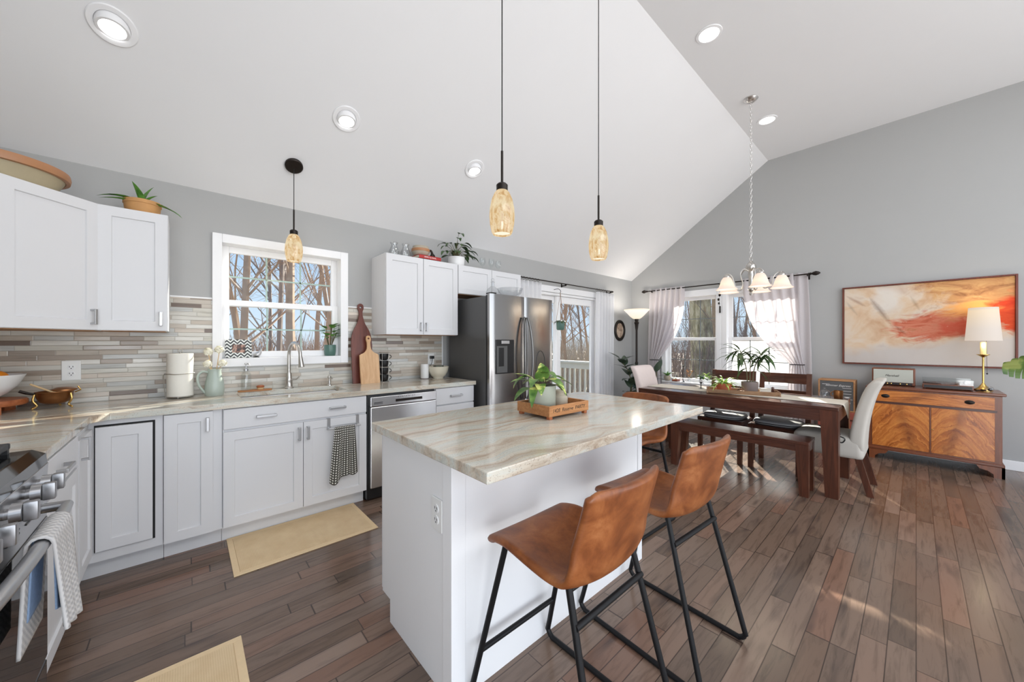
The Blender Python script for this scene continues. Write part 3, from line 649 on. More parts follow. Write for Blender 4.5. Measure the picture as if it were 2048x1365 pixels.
part(MB().box(2.262, 2.400, FY-0.010, FY-0.003, 0.995, 1.262, 0.003), 'dispenser_tray', W['fridgeside'], fd, top=t)
part(MB().box(2.285, 2.352, FY-0.013, FY-0.009, 1.06, 1.245, 0.003), 'dispenser_lever', W['blk'], fd, top=t)
part(MB().box(2.325, 2.430, FY-0.007, FY-0.003, 1.283, 1.315, 0.002), 'display', W['steelh'], fd, top=t)
part(MB().box(FX0+0.02, FX0+0.09, 2.77, 2.85, 1.775, 1.79, 0.003), 'hinge_cover', W['blk'], t)
# range
t = thing('gas_range', 'stainless gas range with black cooktop at the left edge', 'range', (-0.70, 1.58, 0))
RY0, RY1 = 1.205, 1.978
part(MB().box(-1.015, -0.372, RY0, RY1, 0.03, 0.895), 'body', W['rangesteel'], t)
m = MB(); m.prism([(-1.01, 0.897), (-0.405, 0.897), (-0.372, 0.905), (-0.352, 0.893), (-0.356, 0.925), (-0.385, 0.942), (-1.01, 0.935)], RY0, RY1, 'y'); part(m, 'cooktop', W['ovenglass'], t)
for y0_, y1_ in ((RY0+0.02, RY0+0.37), (RY0+0.40, RY1-0.02)):
    m = MB()
    for yy in (y0_, (y0_+y1_)/2, y1_): m.box(-0.96, -0.425, yy-0.009, yy+0.009, 0.955, 0.975, 0.004)
    for xx in (-0.95, -0.68, -0.435): m.box(xx-0.009, xx+0.009, y0_, y1_, 0.955, 0.975, 0.004); m.box(xx-0.008, xx+0.008, y0_-0.005, y0_+0.012, 0.936, 0.96); m.box(xx-0.008, xx+0.008, y1_-0.012, y1_+0.005, 0.936, 0.96)
    part(m, 'grate', W['castiron'], t)
m = MB(); m.prism([(-0.372, 0.80), (-0.356, 0.80), (-0.350, 0.892), (-0.372, 0.90)], RY0, RY1, 'y'); pn = part(m, 'control_panel', W['rangesteel'], t)
for ky in (1.862, 1.757, 1.586, 1.415, 1.315):
    m = MB(); z = 0.852; x = -0.354
    m.cyl((x, ky, z), (x+0.012, ky, z+0.001), 0.014, 0.014, 20)
    m.cyl((x+0.012, ky, z), (x+0.032, ky, z), 0.026, 0.024, 28); m.box(x+0.032, x+0.058, ky-0.0115, ky+0.0115, z-0.025, z+0.025, 0.003)
    part(m, 'knob', W['knob'], pn, True, top=t)
dr = part(MB().box(-0.371, -0.352, RY0+0.005, RY1-0.005, 0.235, 0.795, 0.004), 'oven_door', W['rangesteel'], t)
part(MB().box(-0.3525, -0.350, RY0+0.012, RY1-0.012, 0.245, 0.715, 0.001), 'oven_window', W['ovenglass'], dr, top=t)
for yc in (1.36, 1.50, 1.64, 1.80):
    for zz in (0.762, 0.774): part(MB().box(-0.3525, -0.3495, yc-0.05, yc+0.05, zz, zz+0.004), 'vent', W['blk'], dr, top=t)
HZ = 0.752
pts = [(-0.350, RY0+0.05, HZ)] + [(-0.300+0.008*math.sin(math.pi*k/10), RY0+0.06+(RY1-RY0-0.12)*k/10, HZ) for k in range(11)] + [(-0.350, RY1-0.05, HZ)]
part(MB().tube(pts, 0.016, 12), 'handle', W['steelh'], dr, True, top=t)
part(MB().box(-0.371, -0.352, RY0+0.005, RY1-0.005, 0.05, 0.228, 0.004), 'warming_drawer', W['ovenglass'], t)
# wall cabinets
YU = 3.2457
def upper(name, label, x0, x1, z0, z1):
    t = thing(name, label, 'cabinet', ((x0+x1)/2, YB-0.16, z0))
    part(MB().box(x0, x1, YU, YB-0.002, z0, z1), 'body', W['white'], t)
    part(MB().box(x0+0.016, x1-0.016, YU+0.01, YB-0.01, z0-0.003, z0), 'underside', W['undercab'], t, label='raw wood underside'); return t
Z0, Z1 = 1.3717, 2.121
t = upper('wall_cabinet', 'narrow white wall cabinet left of the sink window', -0.395, -0.088, Z0, Z1)
door(t, -0.392, -0.091, Z0+0.003, Z1-0.003, YU-0.021, -0.121, 1.449, 0.09)
t = upper('wall_cabinet', 'white two-door wall cabinet between the sink window and refrigerator', 1.352, 2.128, Z0, Z1)
door(t, 1.355, 1.725, Z0+0.003, Z1-0.003, YU-0.021, 1.700, 1.449, 0.085); door(t, 1.731, 2.125, Z0+0.003, Z1-0.003, YU-0.021, 1.757, 1.449, 0.085)
t = upper('wall_cabinet', 'short white two-door wall cabinet above the refrigerator', 2.131, 3.04, 1.815, Z1)
door(t, 2.134, 2.582, 1.818, Z1-0.003, YU-0.021); door(t, 2.588, 3.037, 1.818, Z1-0.003, YU-0.021)
t = thing('corner_wall_cabinet', 'white diagonal corner wall cabinet at the left edge', 'cabinet', (-0.75, 3.3, Z0))
PD = [(-0.398, YB-0.002), (-0.398, YU), (-0.690, 2.9537), (-1.018, 2.9537), (-1.018, YB-0.002)]
part(MB().prism(PD, Z0, Z1, 'z'), 'body', W['white'], t)
part(MB().prism([(x*0.97-0.02, y*0.97+0.1) for x, y in PD], Z0-0.003, Z0, 'z'), 'underside', W['undercab'], t, label='raw wood underside')
MD = Matrix.Translation((-0.398, YU, 0)) @ Matrix.Rotation(R(45), 4, 'Z')
door(t, -0.410, -0.003, Z0+0.003, Z1-0.003, -0.021, -0.038, 1.449, 0.09, MD)
# island
t = thing('island_cabinet', 'white panelled island cabinet under the veined stone top', 'cabinet', (1.37, 1.41, 0))
part(MB().box(0.705, 2.03, 1.106, 1.635, 0.0, 0.875).box(0.705, 2.03, 1.635, 1.72, 0.105, 0.875), 'body', W['island'], t)
part(MB().box(0.699, 0.760, 1.100, 1.161, 0, 0.875, 0.002), 'corner_post', W['island'], t); part(MB().box(1.99, 2.036, 1.100, 1.146, 0, 0.875, 0.002), 'corner_post', W['island'], t)
MI = Matrix.Translation((0, 1.72, 0)) @ Matrix.Rotation(R(180), 4, 'Z')
for x0 in (0.71, 1.152, 1.594): door(t, -x0-0.43, -x0, 0.11, 0.868, -0.021, M=MI)
m = slab([(0.6652, 0.8522), (2.3002, 0.8522), (2.3002, 1.7601), (0.6652, 1.7601)], None, 0.876, 0.914)
o = solo(m, 'island_worktop', W['granite'], 'cream and tan veined stone top of the kitchen island', 'worktop'); mods(o, bev=0.004)
# sockets
def outlet(root_name, label, M, plate=(0.038, 0.061), adapter=False):
    t = thing(root_name, label, 'outlet', M.to_translation()); w, h = plate
    part(MB(M).box(-w, w, -0.006, 0, -h, h, 0.003), 'cover_plate', W['plastic'], t)
    for dz in (0.021, -0.021):
        f = part(MB(M).lathe([(0, 0), (0.0165, 0), (0.0165, 0.0025), (0, 0.0025)], (0, 0, 0), 24) if False else MB(M @ Matrix.Translation((0, -0.006, dz)) @ Matrix.Rotation(R(90), 4, 'X')).lathe([(0, 0), (0.0165, 0), (0.016, 0.0022), (0, 0.0022)], (0, 0, 0), 24), 'socket', W['cerw'], t)
        part(MB(M).box(-0.0085, -0.0055, -0.0087, -0.008, dz-0.001, dz+0.008).box(0.0055, 0.0085, -0.0087, -0.008, dz-0.001, dz+0.008).box(-0.0025, 0.0025, -0.0087, -0.008, dz-0.010, dz-0.005), 'slot', W['blk'], f, top=t)
    return t
outlet('wall_outlet', 'white double outlet on the tile above the copper pan', Matrix.Translation((-0.5405, YB-0.009, 1.122)), (0.040, 0.062))
outlet('wall_outlet', 'white outlet on the tile behind the cream mixing bowl', Matrix.Translation((2.0, YB-0.009, 1.115)))
outlet('wall_outlet', 'white outlet on the end panel of the island', Matrix.Translation((0.705, 1.205, 0.655)) @ Matrix.Rotation(R(-90), 4, 'Z'))
# ---------------------------------------------------------------- lamps and lights
def point(name, loc, power, col=(1, 0.86, 0.66), r=0.03):
    l = bpy.data.lights.new(name, 'POINT'); l.energy = power; l.color = col; l.shadow_soft_size = r
    o = bpy.data.objects.new(name, l); COL.objects.link(o); o.location = loc; return o
def spot(name, loc, power, ang=125, col=(1, 0.97, 0.93)):
    l = bpy.data.lights.new(name, 'SPOT'); l.energy = power; l.color = col; l.spot_size = R(ang); l.spot_blend = 0.6; l.shadow_soft_size = 0.05
    o = bpy.data.objects.new(name, l); COL.objects.link(o); o.location = loc; return o
SL = (3.916-2.444)/(YB-1.4259)
def ceil_z(y): return 2.444+SL*(YB-y) if y > 1.4259 else 3.916
# recessed lights: three tilting ones in the slope, two flat ones beyond
TILT = math.atan(SL)
for x, y, lab in ((-0.288, 2.816, 'large tilting recessed light nearest the camera, top left of the sloped ceiling'), (0.884, 2.824, 'tilting recessed light in the slope between the sink pendant and the top of the frame'), (2.051, 2.823, 'tilting recessed light in the slope left of the front island pendant')):
    z = ceil_z(y); t = thing('recessed_light', lab, 'ceiling light', (x, y, z), 0, None)
    Mx = Matrix.Translation((x, y, z)) @ Matrix.Rotation(-TILT, 4, 'X')
    part(MB(Mx).lathe([(0.068, -0.001), (0.096, -0.001), (0.096, -0.005), (0.092, -0.009), (0.072, -0.010), (0.068, -0.008)], (0, 0, 0), 40, closed=True), 'trim_ring', W['trim'], t, True)
    Me = Matrix.Translation((x, y, z-0.012)) @ Matrix.Rotation(-TILT*0.42, 4, 'X')
    part(MB(Me).lathe([(0.0, 0.03), (0.066, 0.03), (0.067, 0.0), (0.063, -0.012), (0.052, -0.012), (0.050, -0.004), (0, -0.004)], (0, 0, 0), 36), 'eyeball', W['trim'], t, True)
    part(MB(Me @ Matrix.Translation((0, 0, 0))).lathe([(0, -0.0045), (0.049, -0.0045), (0.049, -0.008), (0, -0.009)], (0, 0, 0), 32), 'lamp', W['can'], t, True)
    spot('downlight', (x, y-0.01, z-0.05), 3)
for x, y, lab in ((3.298, 1.174, 'flat recessed light in the upper ceiling, upper of the two at right'), (5.083, 1.172, 'flat recessed light in the upper ceiling beside the chandelier canopy')):
    t = thing('recessed_light', lab, 'ceiling light', (x, y, 3.916))
    part(MB().lathe([(0.075, 3.9155), (0.1, 3.9155), (0.098, 3.909), (0.078, 3.907)], (x, y, 0), 36, closed=True), 'trim_ring', W['trim'], t, True)
    part(MB().lathe([(0, 3.9155), (0.075, 3.9155), (0.074, 3.911), (0, 3.909)], (x, y, 0), 32), 'lamp', W['can'], t, True)
    spot('downlight', (x, y, 3.88), 4)
# glass pendants
def pendant(label, x, y, zb, k=1.0, slope=False):
    z1 = ceil_z(y); t = thing('pendant_light', label, 'pendant light', (x, y, zb))
    prof = [(0.043, 0.0), (0.050, 0.012), (0.0575, 0.05), (0.0600, 0.085), (0.0575, 0.125), (0.049, 0.165), (0.036, 0.195), (0.026, 0.207), (0.022, 0.207), (0.033, 0.192), (0.045, 0.165), (0.0535, 0.125), (0.056, 0.085), (0.0535, 0.05), (0.046, 0.012), (0.040, 0.001)]
    part(MB().lathe([(r*k, zb+z*k) for r, z in prof], (x, y, 0), 32, closed=True), 'glass_shade', W['amber'], t, True, label='glowing mottled amber glass shade', ang=70)
    part(MB().ball((x, y, zb+0.085*k), 0.024*k, 14, 10, (1, 1, 1.5)), 'bulb', W['bulb'], t, True)
    part(MB().lathe([(0, zb+0.010*k), (0.044*k, zb+0.010*k), (0.044*k, zb+0.013*k), (0, zb+0.013*k)], (x, y, 0), 32), 'diffuser', W['diffuser'], t, True)
    zt = zb+0.205*k
    part(MB().lathe([(0, zt-0.004), (0.027*k, zt-0.004), (0.0275*k, zt+0.028*k), (0.020*k, zt+0.036*k), (0, zt+0.038*k)], (x, y, 0), 24), 'socket_cap', W['bronze'], t, True)
    part(MB().cyl((x, y, zt+0.03*k), (x, y, zt+0.19*k), 0.006*k, None, 12), 'rod', W['bronze'], t, True)
    part(MB().cyl((x, y, zt+0.18*k), (x, y, z1-0.01), 0.0028, None, 8), 'cord', W['cord'], t, True)
    Mx = Matrix.Translation((x, y, z1)) @ Matrix.Rotation(-TILT if slope else 0, 4, 'X')
    part(MB(Mx).lathe([(0, -0.001), (0.062, -0.001), (0.062, -0.016), (0.056, -0.022), (0, -0.024)], (0, 0, 0), 32), 'canopy', W['bronze'], t, True)
    point('pendant_glow', (x, y, zb-0.03), 1.6, r=0.06); return t
pendant('amber glass pendant over the near end of the island', 1.112, 1.31, 1.812)
pendant('amber glass pendant over the far end of the island', 1.893, 1.31, 1.812)
pendant('small amber glass pendant hanging in front of the sink window', 0.622, 3.235, 1.927, 1.02, True)
# chandelier over the dining table
CX, CY = 4.506, 1.184
t = thing('chandelier', 'five-arm chandelier with frosted bell shades over the dining table', 'chandelier', (CX, CY, 1.85))
part(MB().lathe([(0, 3.9155), (0.065, 3.9155), (0.068, 3.905), (0.05, 3.885), (0.022, 3.872), (0, 3.87)], (CX, CY, 0), 32), 'canopy', W['chain'], t, True)
m = MB(); z = 3.872; k = 0
while z > 2.215:
    a = (k % 2)*math.pi/2; pts = [(CX+0.009*math.cos(b)*math.cos(a), CY+0.009*math.cos(b)*math.sin(a), z-0.017+0.021*math.sin(b)) for b in [2*math.pi*i/10 for i in range(10)]]
    m.tube(pts, 0.0022, 5, closed=True); z -= 0.034; k += 1
part(m, 'chain', W['chain'], t, True)
m = MB(); m.tube([(CX+0.022*math.cos(b)*0.93, CY+0.022*math.cos(b)*-0.36, 2.192+0.022*math.sin(b)) for b in [2*math.pi*i/18 for i in range(18)]], 0.0035, 6, closed=True)
m.lathe([(0, 1.80), (0.012, 1.805), (0.018, 1.82), (0.010, 1.835), (0.024, 1.85), (0.030, 1.87), (0.020, 1.885), (0.022, 1.99), (0.030, 2.02), (0.024, 2.05), (0.034, 2.07), (0.050, 2.10), (0.044, 2.13), (0.024, 2.155), (0.01, 2.168), (0, 2.17)], (CX, CY, 0), 24)
part(m, 'column', W['nickel'], t, True)
base_a = math.atan2(-CY, -CX)        # towards the kitchen
for i, da in enumerate((-55, 17, 89, 161, 233)):
    a = base_a - R(da) + math.pi*0 ; u = Vector((math.cos(base_a+R(da)), math.sin(base_a+R(da)), 0)); c = Vector((CX, CY, 0)); r = 0.265
    z0 = 1.868
    arm = [c+u*0.02+Vector((0, 0, 2.06)), c+u*0.075+Vector((0, 0, 2.085)), c+u*0.115+Vector((0, 0, 2.03)), c+u*0.09+Vector((0, 0, 1.93)), c+u*0.12+Vector((0, 0, 1.872)), c+u*0.175+Vector((0, 0, 1.90)), c+u*0.20+Vector((0, 0, 1.99)), c+u*0.24+Vector((0, 0, 2.028)), c+u*r+Vector((0, 0, 2.01))]
    am = part(MB().tube(smooth_path(arm, 5), 0.0055, 8), 'arm', W['nickel'], t, True)
    p = c+u*r
    part(MB().lathe([(0, 2.035), (0.012, 2.03), (0.034, 2.0), (0.034, 1.985), (0, 1.985)], (p.x, p.y, 0), 20), 'fitter', W['nickel'], am, True, top=t)
    prof = [(0.034, 1.990), (0.050, 1.965), (0.062, 1.93), (0.072, 1.895), (0.086, 1.872), (0.102, 1.862), (0.099, 1.860), (0.083, 1.868), (0.069, 1.892), (0.059, 1.93), (0.047, 1.962), (0.030, 1.988)]
    part(MB().lathe(prof, (p.x, p.y, 0), 28, closed=True), 'glass_shade', W['frost'], t, True, label='lit frosted glass bell shade', ang=75)
    part(MB().ball((p.x, p.y, 1.93), 0.022, 12, 8, (1, 1, 1.4)), 'bulb', W['bulb'], t, True)
    point('chandelier_glow', (p.x, p.y, 1.85), 0.9, r=0.05)
# torchiere floor lamp in the corner
lx, ly = 5.74, 3.20
t = thing('floor_lamp', 'lit torchiere floor lamp in the corner beside the dining window', 'floor lamp', (lx, ly, 0))
part(MB().lathe([(0, 0.0), (0.14, 0.0), (0.145, 0.012), (0.11, 0.03), (0.04, 0.045), (0.025, 0.07), (0, 0.07)], (lx, ly, 0), 32), 'base', W['bronze'], t, True)
part(MB().lathe([(0, 0.06), (0.019, 0.06), (0.016, 0.12), (0.022, 0.14), (0.016, 0.16), (0.016, 0.9), (0.024, 0.92), (0.026, 0.945), (0.018, 0.965), (0.017, 1.50), (0.024, 1.54), (0.030, 1.60), (0.042, 1.63), (0.026, 1.65), (0.036, 1.70), (0, 1.70)], (lx, ly, 0), 20), 'pole', W['bronze'], t, True)
part(MB().lathe([(0.030, 1.70), (0.06, 1.712), (0.10, 1.745), (0.15, 1.80), (0.205, 1.852), (0.211, 1.856), (0.212, 1.850), (0.158, 1.793), (0.106, 1.736), (0.064, 1.702), (0.030, 1.692)], (lx, ly, 0), 40, closed=True), 'glass_bowl', W['torch'], t, True, label='lit white glass bowl', ang=75)
part(MB().ball((lx, ly, 1.76), 0.03), 'bulb', W['bulb'], t, True)
point('torchiere_glow', (lx, ly, 1.86), 8.0, (1, 0.93, 0.85), 0.09)
# curtain rods and curtains of the dining windows
rx = XR-0.085
t = thing('curtain_rod', 'dark bronze curtain rod with carved finials above the dining windows', 'curtain rod', (rx, 2.09, 2.205))
part(MB().cyl((rx, 0.94, 2.205), (rx, 3.22, 2.205), 0.009, None, 12), 'rod', W['bronze'], t, True)
for yy, s in ((0.94, -1), (3.22, 1)):
    Mx = Matrix.Translation((rx, yy, 2.205)) @ Matrix.Rotation(R(-90*s), 4, 'X')
    part(MB(Mx).lathe([(0, 0), (0.016, 0), (0.018, 0.01), (0.011, 0.018), (0.022, 0.035), (0.030, 0.06), (0.022, 0.085), (0.008, 0.105), (0, 0.108)], (0, 0, 0), 16), 'finial', W['bronze'], t, True)
for yy in (0.965, 2.03, 3.14): part(MB().box(rx-0.006, XR-0.0005, yy-0.006, yy+0.006, 2.178, 2.192).box(XR-0.006, XR-0.0005, yy-0.014, yy+0.014, 2.14, 2.23, 0.002).box(rx-0.014, rx+0.014, yy-0.008, yy+0.008, 2.186, 2.200), 'bracket', W['bronze'], t)
def tied(name, label, y_in, y_out, ty, tz, zb, width, seed, x=rx):
    """a panel on the rod from y_in (over the glass) to y_out: most of it is gathered at (ty, tz), its wall edge hangs straight"""
    rnd = random.Random(seed); ph = rnd.random()*6; t = thing(name, label, 'curtain', (x, (y_in+y_out)/2, zb)); sg = 1 if y_out > y_in else -1
    zt = (2.235-tz)/(2.235-zb); ys = y_in+(y_out-y_in)*0.80
    def f(u, v):
        z = 2.235+(zb-2.235)*v; yt0 = y_in+(ys-y_in)*u
        if v < zt:
            s = v/zt; w = s**(1.25+1.35*(1-u)); y = yt0*(1-w)+(ty+(u-0.5)*width*sg)*w
        else:
            s = (v-zt)/(1-zt); y = ty+(u-0.5)*sg*(width+0.16*s**0.6)
        amp = 0.026*(1-0.62*math.exp(-((v-zt)/0.16)**2))*min(1, 0.45+v*4)
        return (x + amp*math.sin(u*6.2832*5.5+ph+0.5*math.sin(v*5)) + 0.004*math.sin(u*30+v*9), y, z)
    o = part(MB().grid(f, 72, 40), 'cloth', W['curt'], t, True, ang=180); mods(o, solid=0.002)
    g = lambda u, v: (x+0.032+0.014*math.sin(u*6.2832*1.6+1+v), ys+(y_out-ys)*u+sg*(0.075*v*u+0.004*math.sin(v*6)), 2.235+(zb-2.235)*v)
    o = part(MB().grid(g, 24, 30), 'straight_fall', W['curt'], t, True, ang=180); mods(o, solid=0.002)
    tm = [(x+0.046*math.cos(a), ty+(width/2+0.014)*math.sin(a), tz) for a in [2*math.pi*k/24 for k in range(24)]]
    part(MB().tube(tm, 0.006, 8, closed=True), 'tieback', W['bronze'], t, True); return t
tied('curtain', 'grey linen curtain tied back left of the dining windows, near the floor lamp', 2.57, 3.18, 3.09, 0.985, 0.06, 0.13, 4)
tied('curtain', 'grey linen curtain tied back right of the dining windows, sunlit from behind', 1.72, 0.965, 1.075, 0.995, 0.06, 0.13, 9)
# backs of the same pair hang straight along the wall side
def straight(name, label, y0, y1, z0, z1, x, mat, axis='y', nf=4, amp=0.02, ph=0.3):
    f = (lambda u, v: (x+amp*math.sin(u*6.2832*nf+ph+0.6*math.sin(v*3)), y0+(y1-y0)*u+0.004*math.sin(v*7), z1+(z0-z1)*v)) if axis == 'y' else (lambda u, v: (y0+(y1-y0)*u+0.004*math.sin(v*7), x+amp*math.sin(u*6.2832*nf+ph+0.6*math.sin(v*3)), z1+(z0-z1)*v))
    return f
# sliding door: rod with rings and white curtains
ry = YB-0.085
t = thing('curtain_rod', 'thin dark rod with ring clips above the sliding glass door', 'curtain rod', (4.46, ry, 2.163))
part(MB().cyl((3.06, ry, 2.163), (5.44, ry, 2.163), 0.008, None, 12), 'rod', W['bronze'], t, True)
part(MB().lathe([(0, 0), (0.013, 0), (0.013, 0.03), (0, 0.034)], (0, 0, 0), 14) if False else MB(Matrix.Translation((5.44, ry, 2.163)) @ Matrix.Rotation(R(90), 4, 'Y')).lathe([(0, 0), (0.014, 0), (0.016, 0.02), (0.006, 0.04), (0, 0.042)], (0, 0, 0), 14), 'finial', W['bronze'], t, True)
for xx in (3.08, 4.21, 5.40): part(MB().box(xx-0.006, xx+0.006, ry-0.006, YB-0.0005, 2.135, 2.15).box(xx-0.014, xx+0.014, YB-0.006, YB-0.0005, 2.10, 2.18, 0.002).box(xx-0.008, xx+0.008, ry-0.013, ry+0.013, 2.144, 2.158), 'bracket', W['bronze'], t)
for k in range(15):
    xx = 3.29+0.055*k if k < 7 else 5.00+0.058*(k-7)
    part(MB().tube([(xx+0.004*math.sin(b*2), ry+0.019*math.cos(b), 2.155+0.019*math.sin(b)) for b in [2*math.pi*i/14 for i in range(14)]], 0.0022, 5, closed=True), 'ring', W['bronze'], t, True)
for nm, a, b, nf, lab in (('l', 3.275, 3.68, 5, 'white curtain bunched behind the refrigerator at the sliding door'), ('r', 4.985, 5.485, 6, 'white curtain hanging at the right side of the sliding door')):
    t = thing('curtain', lab, 'curtain', ((a+b)/2, ry, 0.02)); o = part(MB().grid(straight('', '', a, b, 0.02, 2.125, ry, None, 'x', nf, 0.024), 70, 24), 'cloth', W['curtw'], t, True, ang=180); mods(o, solid=0.0025)
# ---------------------------------------------------------------- stools and dining furniture
def stool(label, loc, rz):
    t = thing('counter_stool', label, 'stool', loc, rz, 'tan leather stools at the island')
    prof = smooth_path([(0.222, 0.582), (0.205, 0.603), (0.12, 0.606), (0.0, 0.592), (-0.10, 0.585), (-0.165, 0.602), (-0.20, 0.65), (-0.222, 0.72), (-0.242, 0.80), (-0.260, 0.87), (-0.268, 0.905)], 3)
    prof = [Vector((p[0], p[1], 0)) for p in prof]; n = len(prof)-1
    def f(u, v):
        k = min(int(v*n), n-1); p = prof[k].lerp(prof[k+1], v*n-k); s = 2*u-1
        wv = 0.192+0.018*math.sin(math.pi*min(1, v*1.25))
        end = min(v, 1-v); rc = 0.075
        if end < rc: wv *= 0.85+0.15*math.sqrt(max(0, 1-(1-end/rc)**2))
        lift = abs(s)**2.4*(0.030*min(1, v/0.22) if v < 0.55 else 0.030*(1-v)/0.45); fwd = abs(s)**2.2*0.050*max(0, min(1, (v-0.42)/0.25))
        return (s*wv, p.x+fwd - (0.012*abs(s)**3 if v < 0.2 else 0), p.y+lift-(0.012*abs(s)**4 if v > 0.9 else 0))
    o = part(MB().grid(f, 16, 30), 'seat_shell', W['leather'], t, True, world=False, ang=180); mods(o, solid=0.026, sub=1)
    r = 0.0105
    for s in (-1, 1):
        pts = [(s*0.1690, 0.136, 0.612), (s*0.1765, 0.166, 0.495), (s*0.203, 0.275, 0.075), (s*0.205, 0.285, 0.035), (s*0.205, 0.262, 0.0115), (s*0.205, 0.22, 0.0108), (s*0.205, -0.22, 0.0108), (s*0.205, -0.262, 0.0115), (s*0.205, -0.283, 0.035), (s*0.203, -0.275, 0.075), (s*0.1765, -0.166, 0.495), (s*0.1690, -0.136, 0.606)]
        part(MB().tube(smooth_path(pts, 3), r, 10), 'leg', W['black'], t, True, world=False)
    part(MB().tube([(-0.197, 0.247, 0.19), (0.197, 0.247, 0.19)], r*0.95, 10), 'footrest', W['black'], t, True, world=False)
    part(MB().tube([(-0.180, -0.170, 0.505), (0.180, -0.170, 0.505)], r*0.95, 10), 'stretcher', W['black'], t, True, world=False)
    part(MB().tube([(-0.16, 0.13, 0.592), (0.16, 0.13, 0.592)], r*0.9, 8).tube([(-0.16, -0.13, 0.583), (0.16, -0.13, 0.583)], r*0.9, 8), 'seat_bar', W['black'], t, True, world=False); return t
s1 = stool('tan leather counter stool with black sled legs, nearest the camera', (0.985, 0.803, 0), 0)
dup(s1, (1.615, 0.792, 0), R(-4), 'tan leather counter stool in the middle, on the same side as the nearest one')
dup(s1, (2.40, 1.40, 0), R(88), 'tan leather counter stool tucked at the far end of the island')
# dining table
TX0, TX1, TY0, TY1 = 3.985, 4.77, 0.425, 2.20
t = thing('dining_table', 'long reddish dark wood dining table under the chandelier', 'table', ((TX0+TX1)/2, (TY0+TY1)/2, 0))
part(MB().box(TX0, TX1, TY0, TY1, 0.728, 0.758, 0.004), 'tabletop', W['walnut'], t)
part(MB().box(TX0+0.004, TX0+0.03, TY0+0.01, TY1-0.01, 0.632, 0.728).box(TX1-0.03, TX1-0.004, TY0+0.01, TY1-0.01, 0.632, 0.728), 'apron', W['walnut'], t)
part(MB().box(TX0+0.01, TX1-0.01, TY0+0.004, TY0+0.03, 0.632, 0.728).box(TX0+0.01, TX1-0.01, TY1-0.03, TY1-0.004, 0.632, 0.728), 'end_apron', W['walnutz'], t)
def tleg(x0, x1, y0, y1, z1, tx, ty):
    m = MB(); a = [(x0, y0), (x1, y0), (x1, y1), (x0, y1)]; b = [(x0+max(0, tx), y0+max(0, ty)), (x1+min(0, tx), y0+max(0, ty)), (x1+min(0, tx), y1+min(0, ty)), (x0+max(0, tx), y1+min(0, ty))]
    m.rings([[(p[0], p[1], 0) for p in b], [(p[0], p[1], z1) for p in a]]); return m
for x0, tx in ((TX0+0.002, -0.02), (TX1-0.112, 0.02)):
    for y0, ty in ((TY0+0.002, -0.035), (TY1-0.122, 0.035)): part(tleg(x0, x0+0.11, y0, y0+0.12, 0.73, tx, ty), 'leg', W['walnutz'], t)
t = thing('bench', 'reddish dark wood bench along the near side of the dining table', 'bench', (3.985, 1.17, 0))
BX0, BX1, BY0, BY1 = 3.845, 4.125, 0.595, 1.755
part(MB().box(BX0, BX1, BY0, BY1, 0.435, 0.462, 0.004), 'seat', W['walnut'], t)
part(MB().box(BX0+0.006, BX0+0.028, BY0+0.01, BY1-0.01, 0.375, 0.435).box(BX1-0.028, BX1-0.006, BY0+0.01, BY1-0.01, 0.375, 0.435).box(BX0+0.01, BX1-0.01, BY0+0.006, BY0+0.028, 0.375, 0.435).box(BX0+0.01, BX1-0.01, BY1-0.028, BY1-0.006, 0.375, 0.435), 'apron', W['walnut'], t)
for x0, tx in ((BX0+0.004, -0.012), (BX1-0.074, 0.012)):
    for y0, ty in ((BY0+0.004, -0.03), (BY1-0.094, 0.03)): part(tleg(x0, x0+0.07, y0, y0+0.09, 0.436, tx, ty), 'leg', W['walnutz'], t)
# slat-back dining chairs on the window side (face -x)
def slat_chair(label, loc):
    t = thing('dining_chair', label, 'chair', loc, 0, 'slat-back dining chairs by the window')
    part(MB().box(-0.235, 0.20, -0.225, 0.225, 0.425, 0.452, 0.006), 'seat', W['walnut'], t, world=False)
    part(MB().box(-0.225, 0.19, -0.215, -0.195, 0.36, 0.425).box(-0.225, 0.19, 0.195, 0.215, 0.36, 0.425).box(-0.228, -0.208, -0.215, 0.215, 0.36, 0.425).box(0.17, 0.19, -0.215, 0.215, 0.36, 0.425), 'apron', W['walnut'], t, world=False)
    for s in (-1, 1):
        part(tleg(-0.232, -0.187, s*0.2-0.022, s*0.2+0.022, 0.426, -0.01, 0), 'leg', W['walnutz'], t, world=False)
        m = MB(); y0, y1 = s*0.208-0.021, s*0.208+0.021
        m.rings([[(x, y, z) for x, y in ((a, y0), (b, y0), (b, y1), (a, y1))] for z, a, b in ((0, 0.185, 0.225), (0.43, 0.165, 0.21), (0.70, 0.195, 0.232), (0.965, 0.245, 0.275))])
        part(m, 'leg', W['walnutz'], t, world=False)
    for z0, z1, x in ((0.855, 0.962, 0.235), (0.70, 0.785, 0.207)):
        part(MB().prism([(x-0.010, -0.188), (x+0.012, -0.188), (x+0.024, 0), (x+0.012, 0.188), (x-0.010, 0.188), (x+0.004, 0)], z0, z1, 'z'), 'back_slat', W['walnut'], t, world=False)
    return t
c1 = slat_chair('dark wood slat-back chair behind the dining table, nearer the sideboard', (4.60, 0.955, 0))
dup(c1, (4.60, 1.455, 0), 0, 'dark wood slat-back chair behind the dining table, hidden partly by the potted plants')
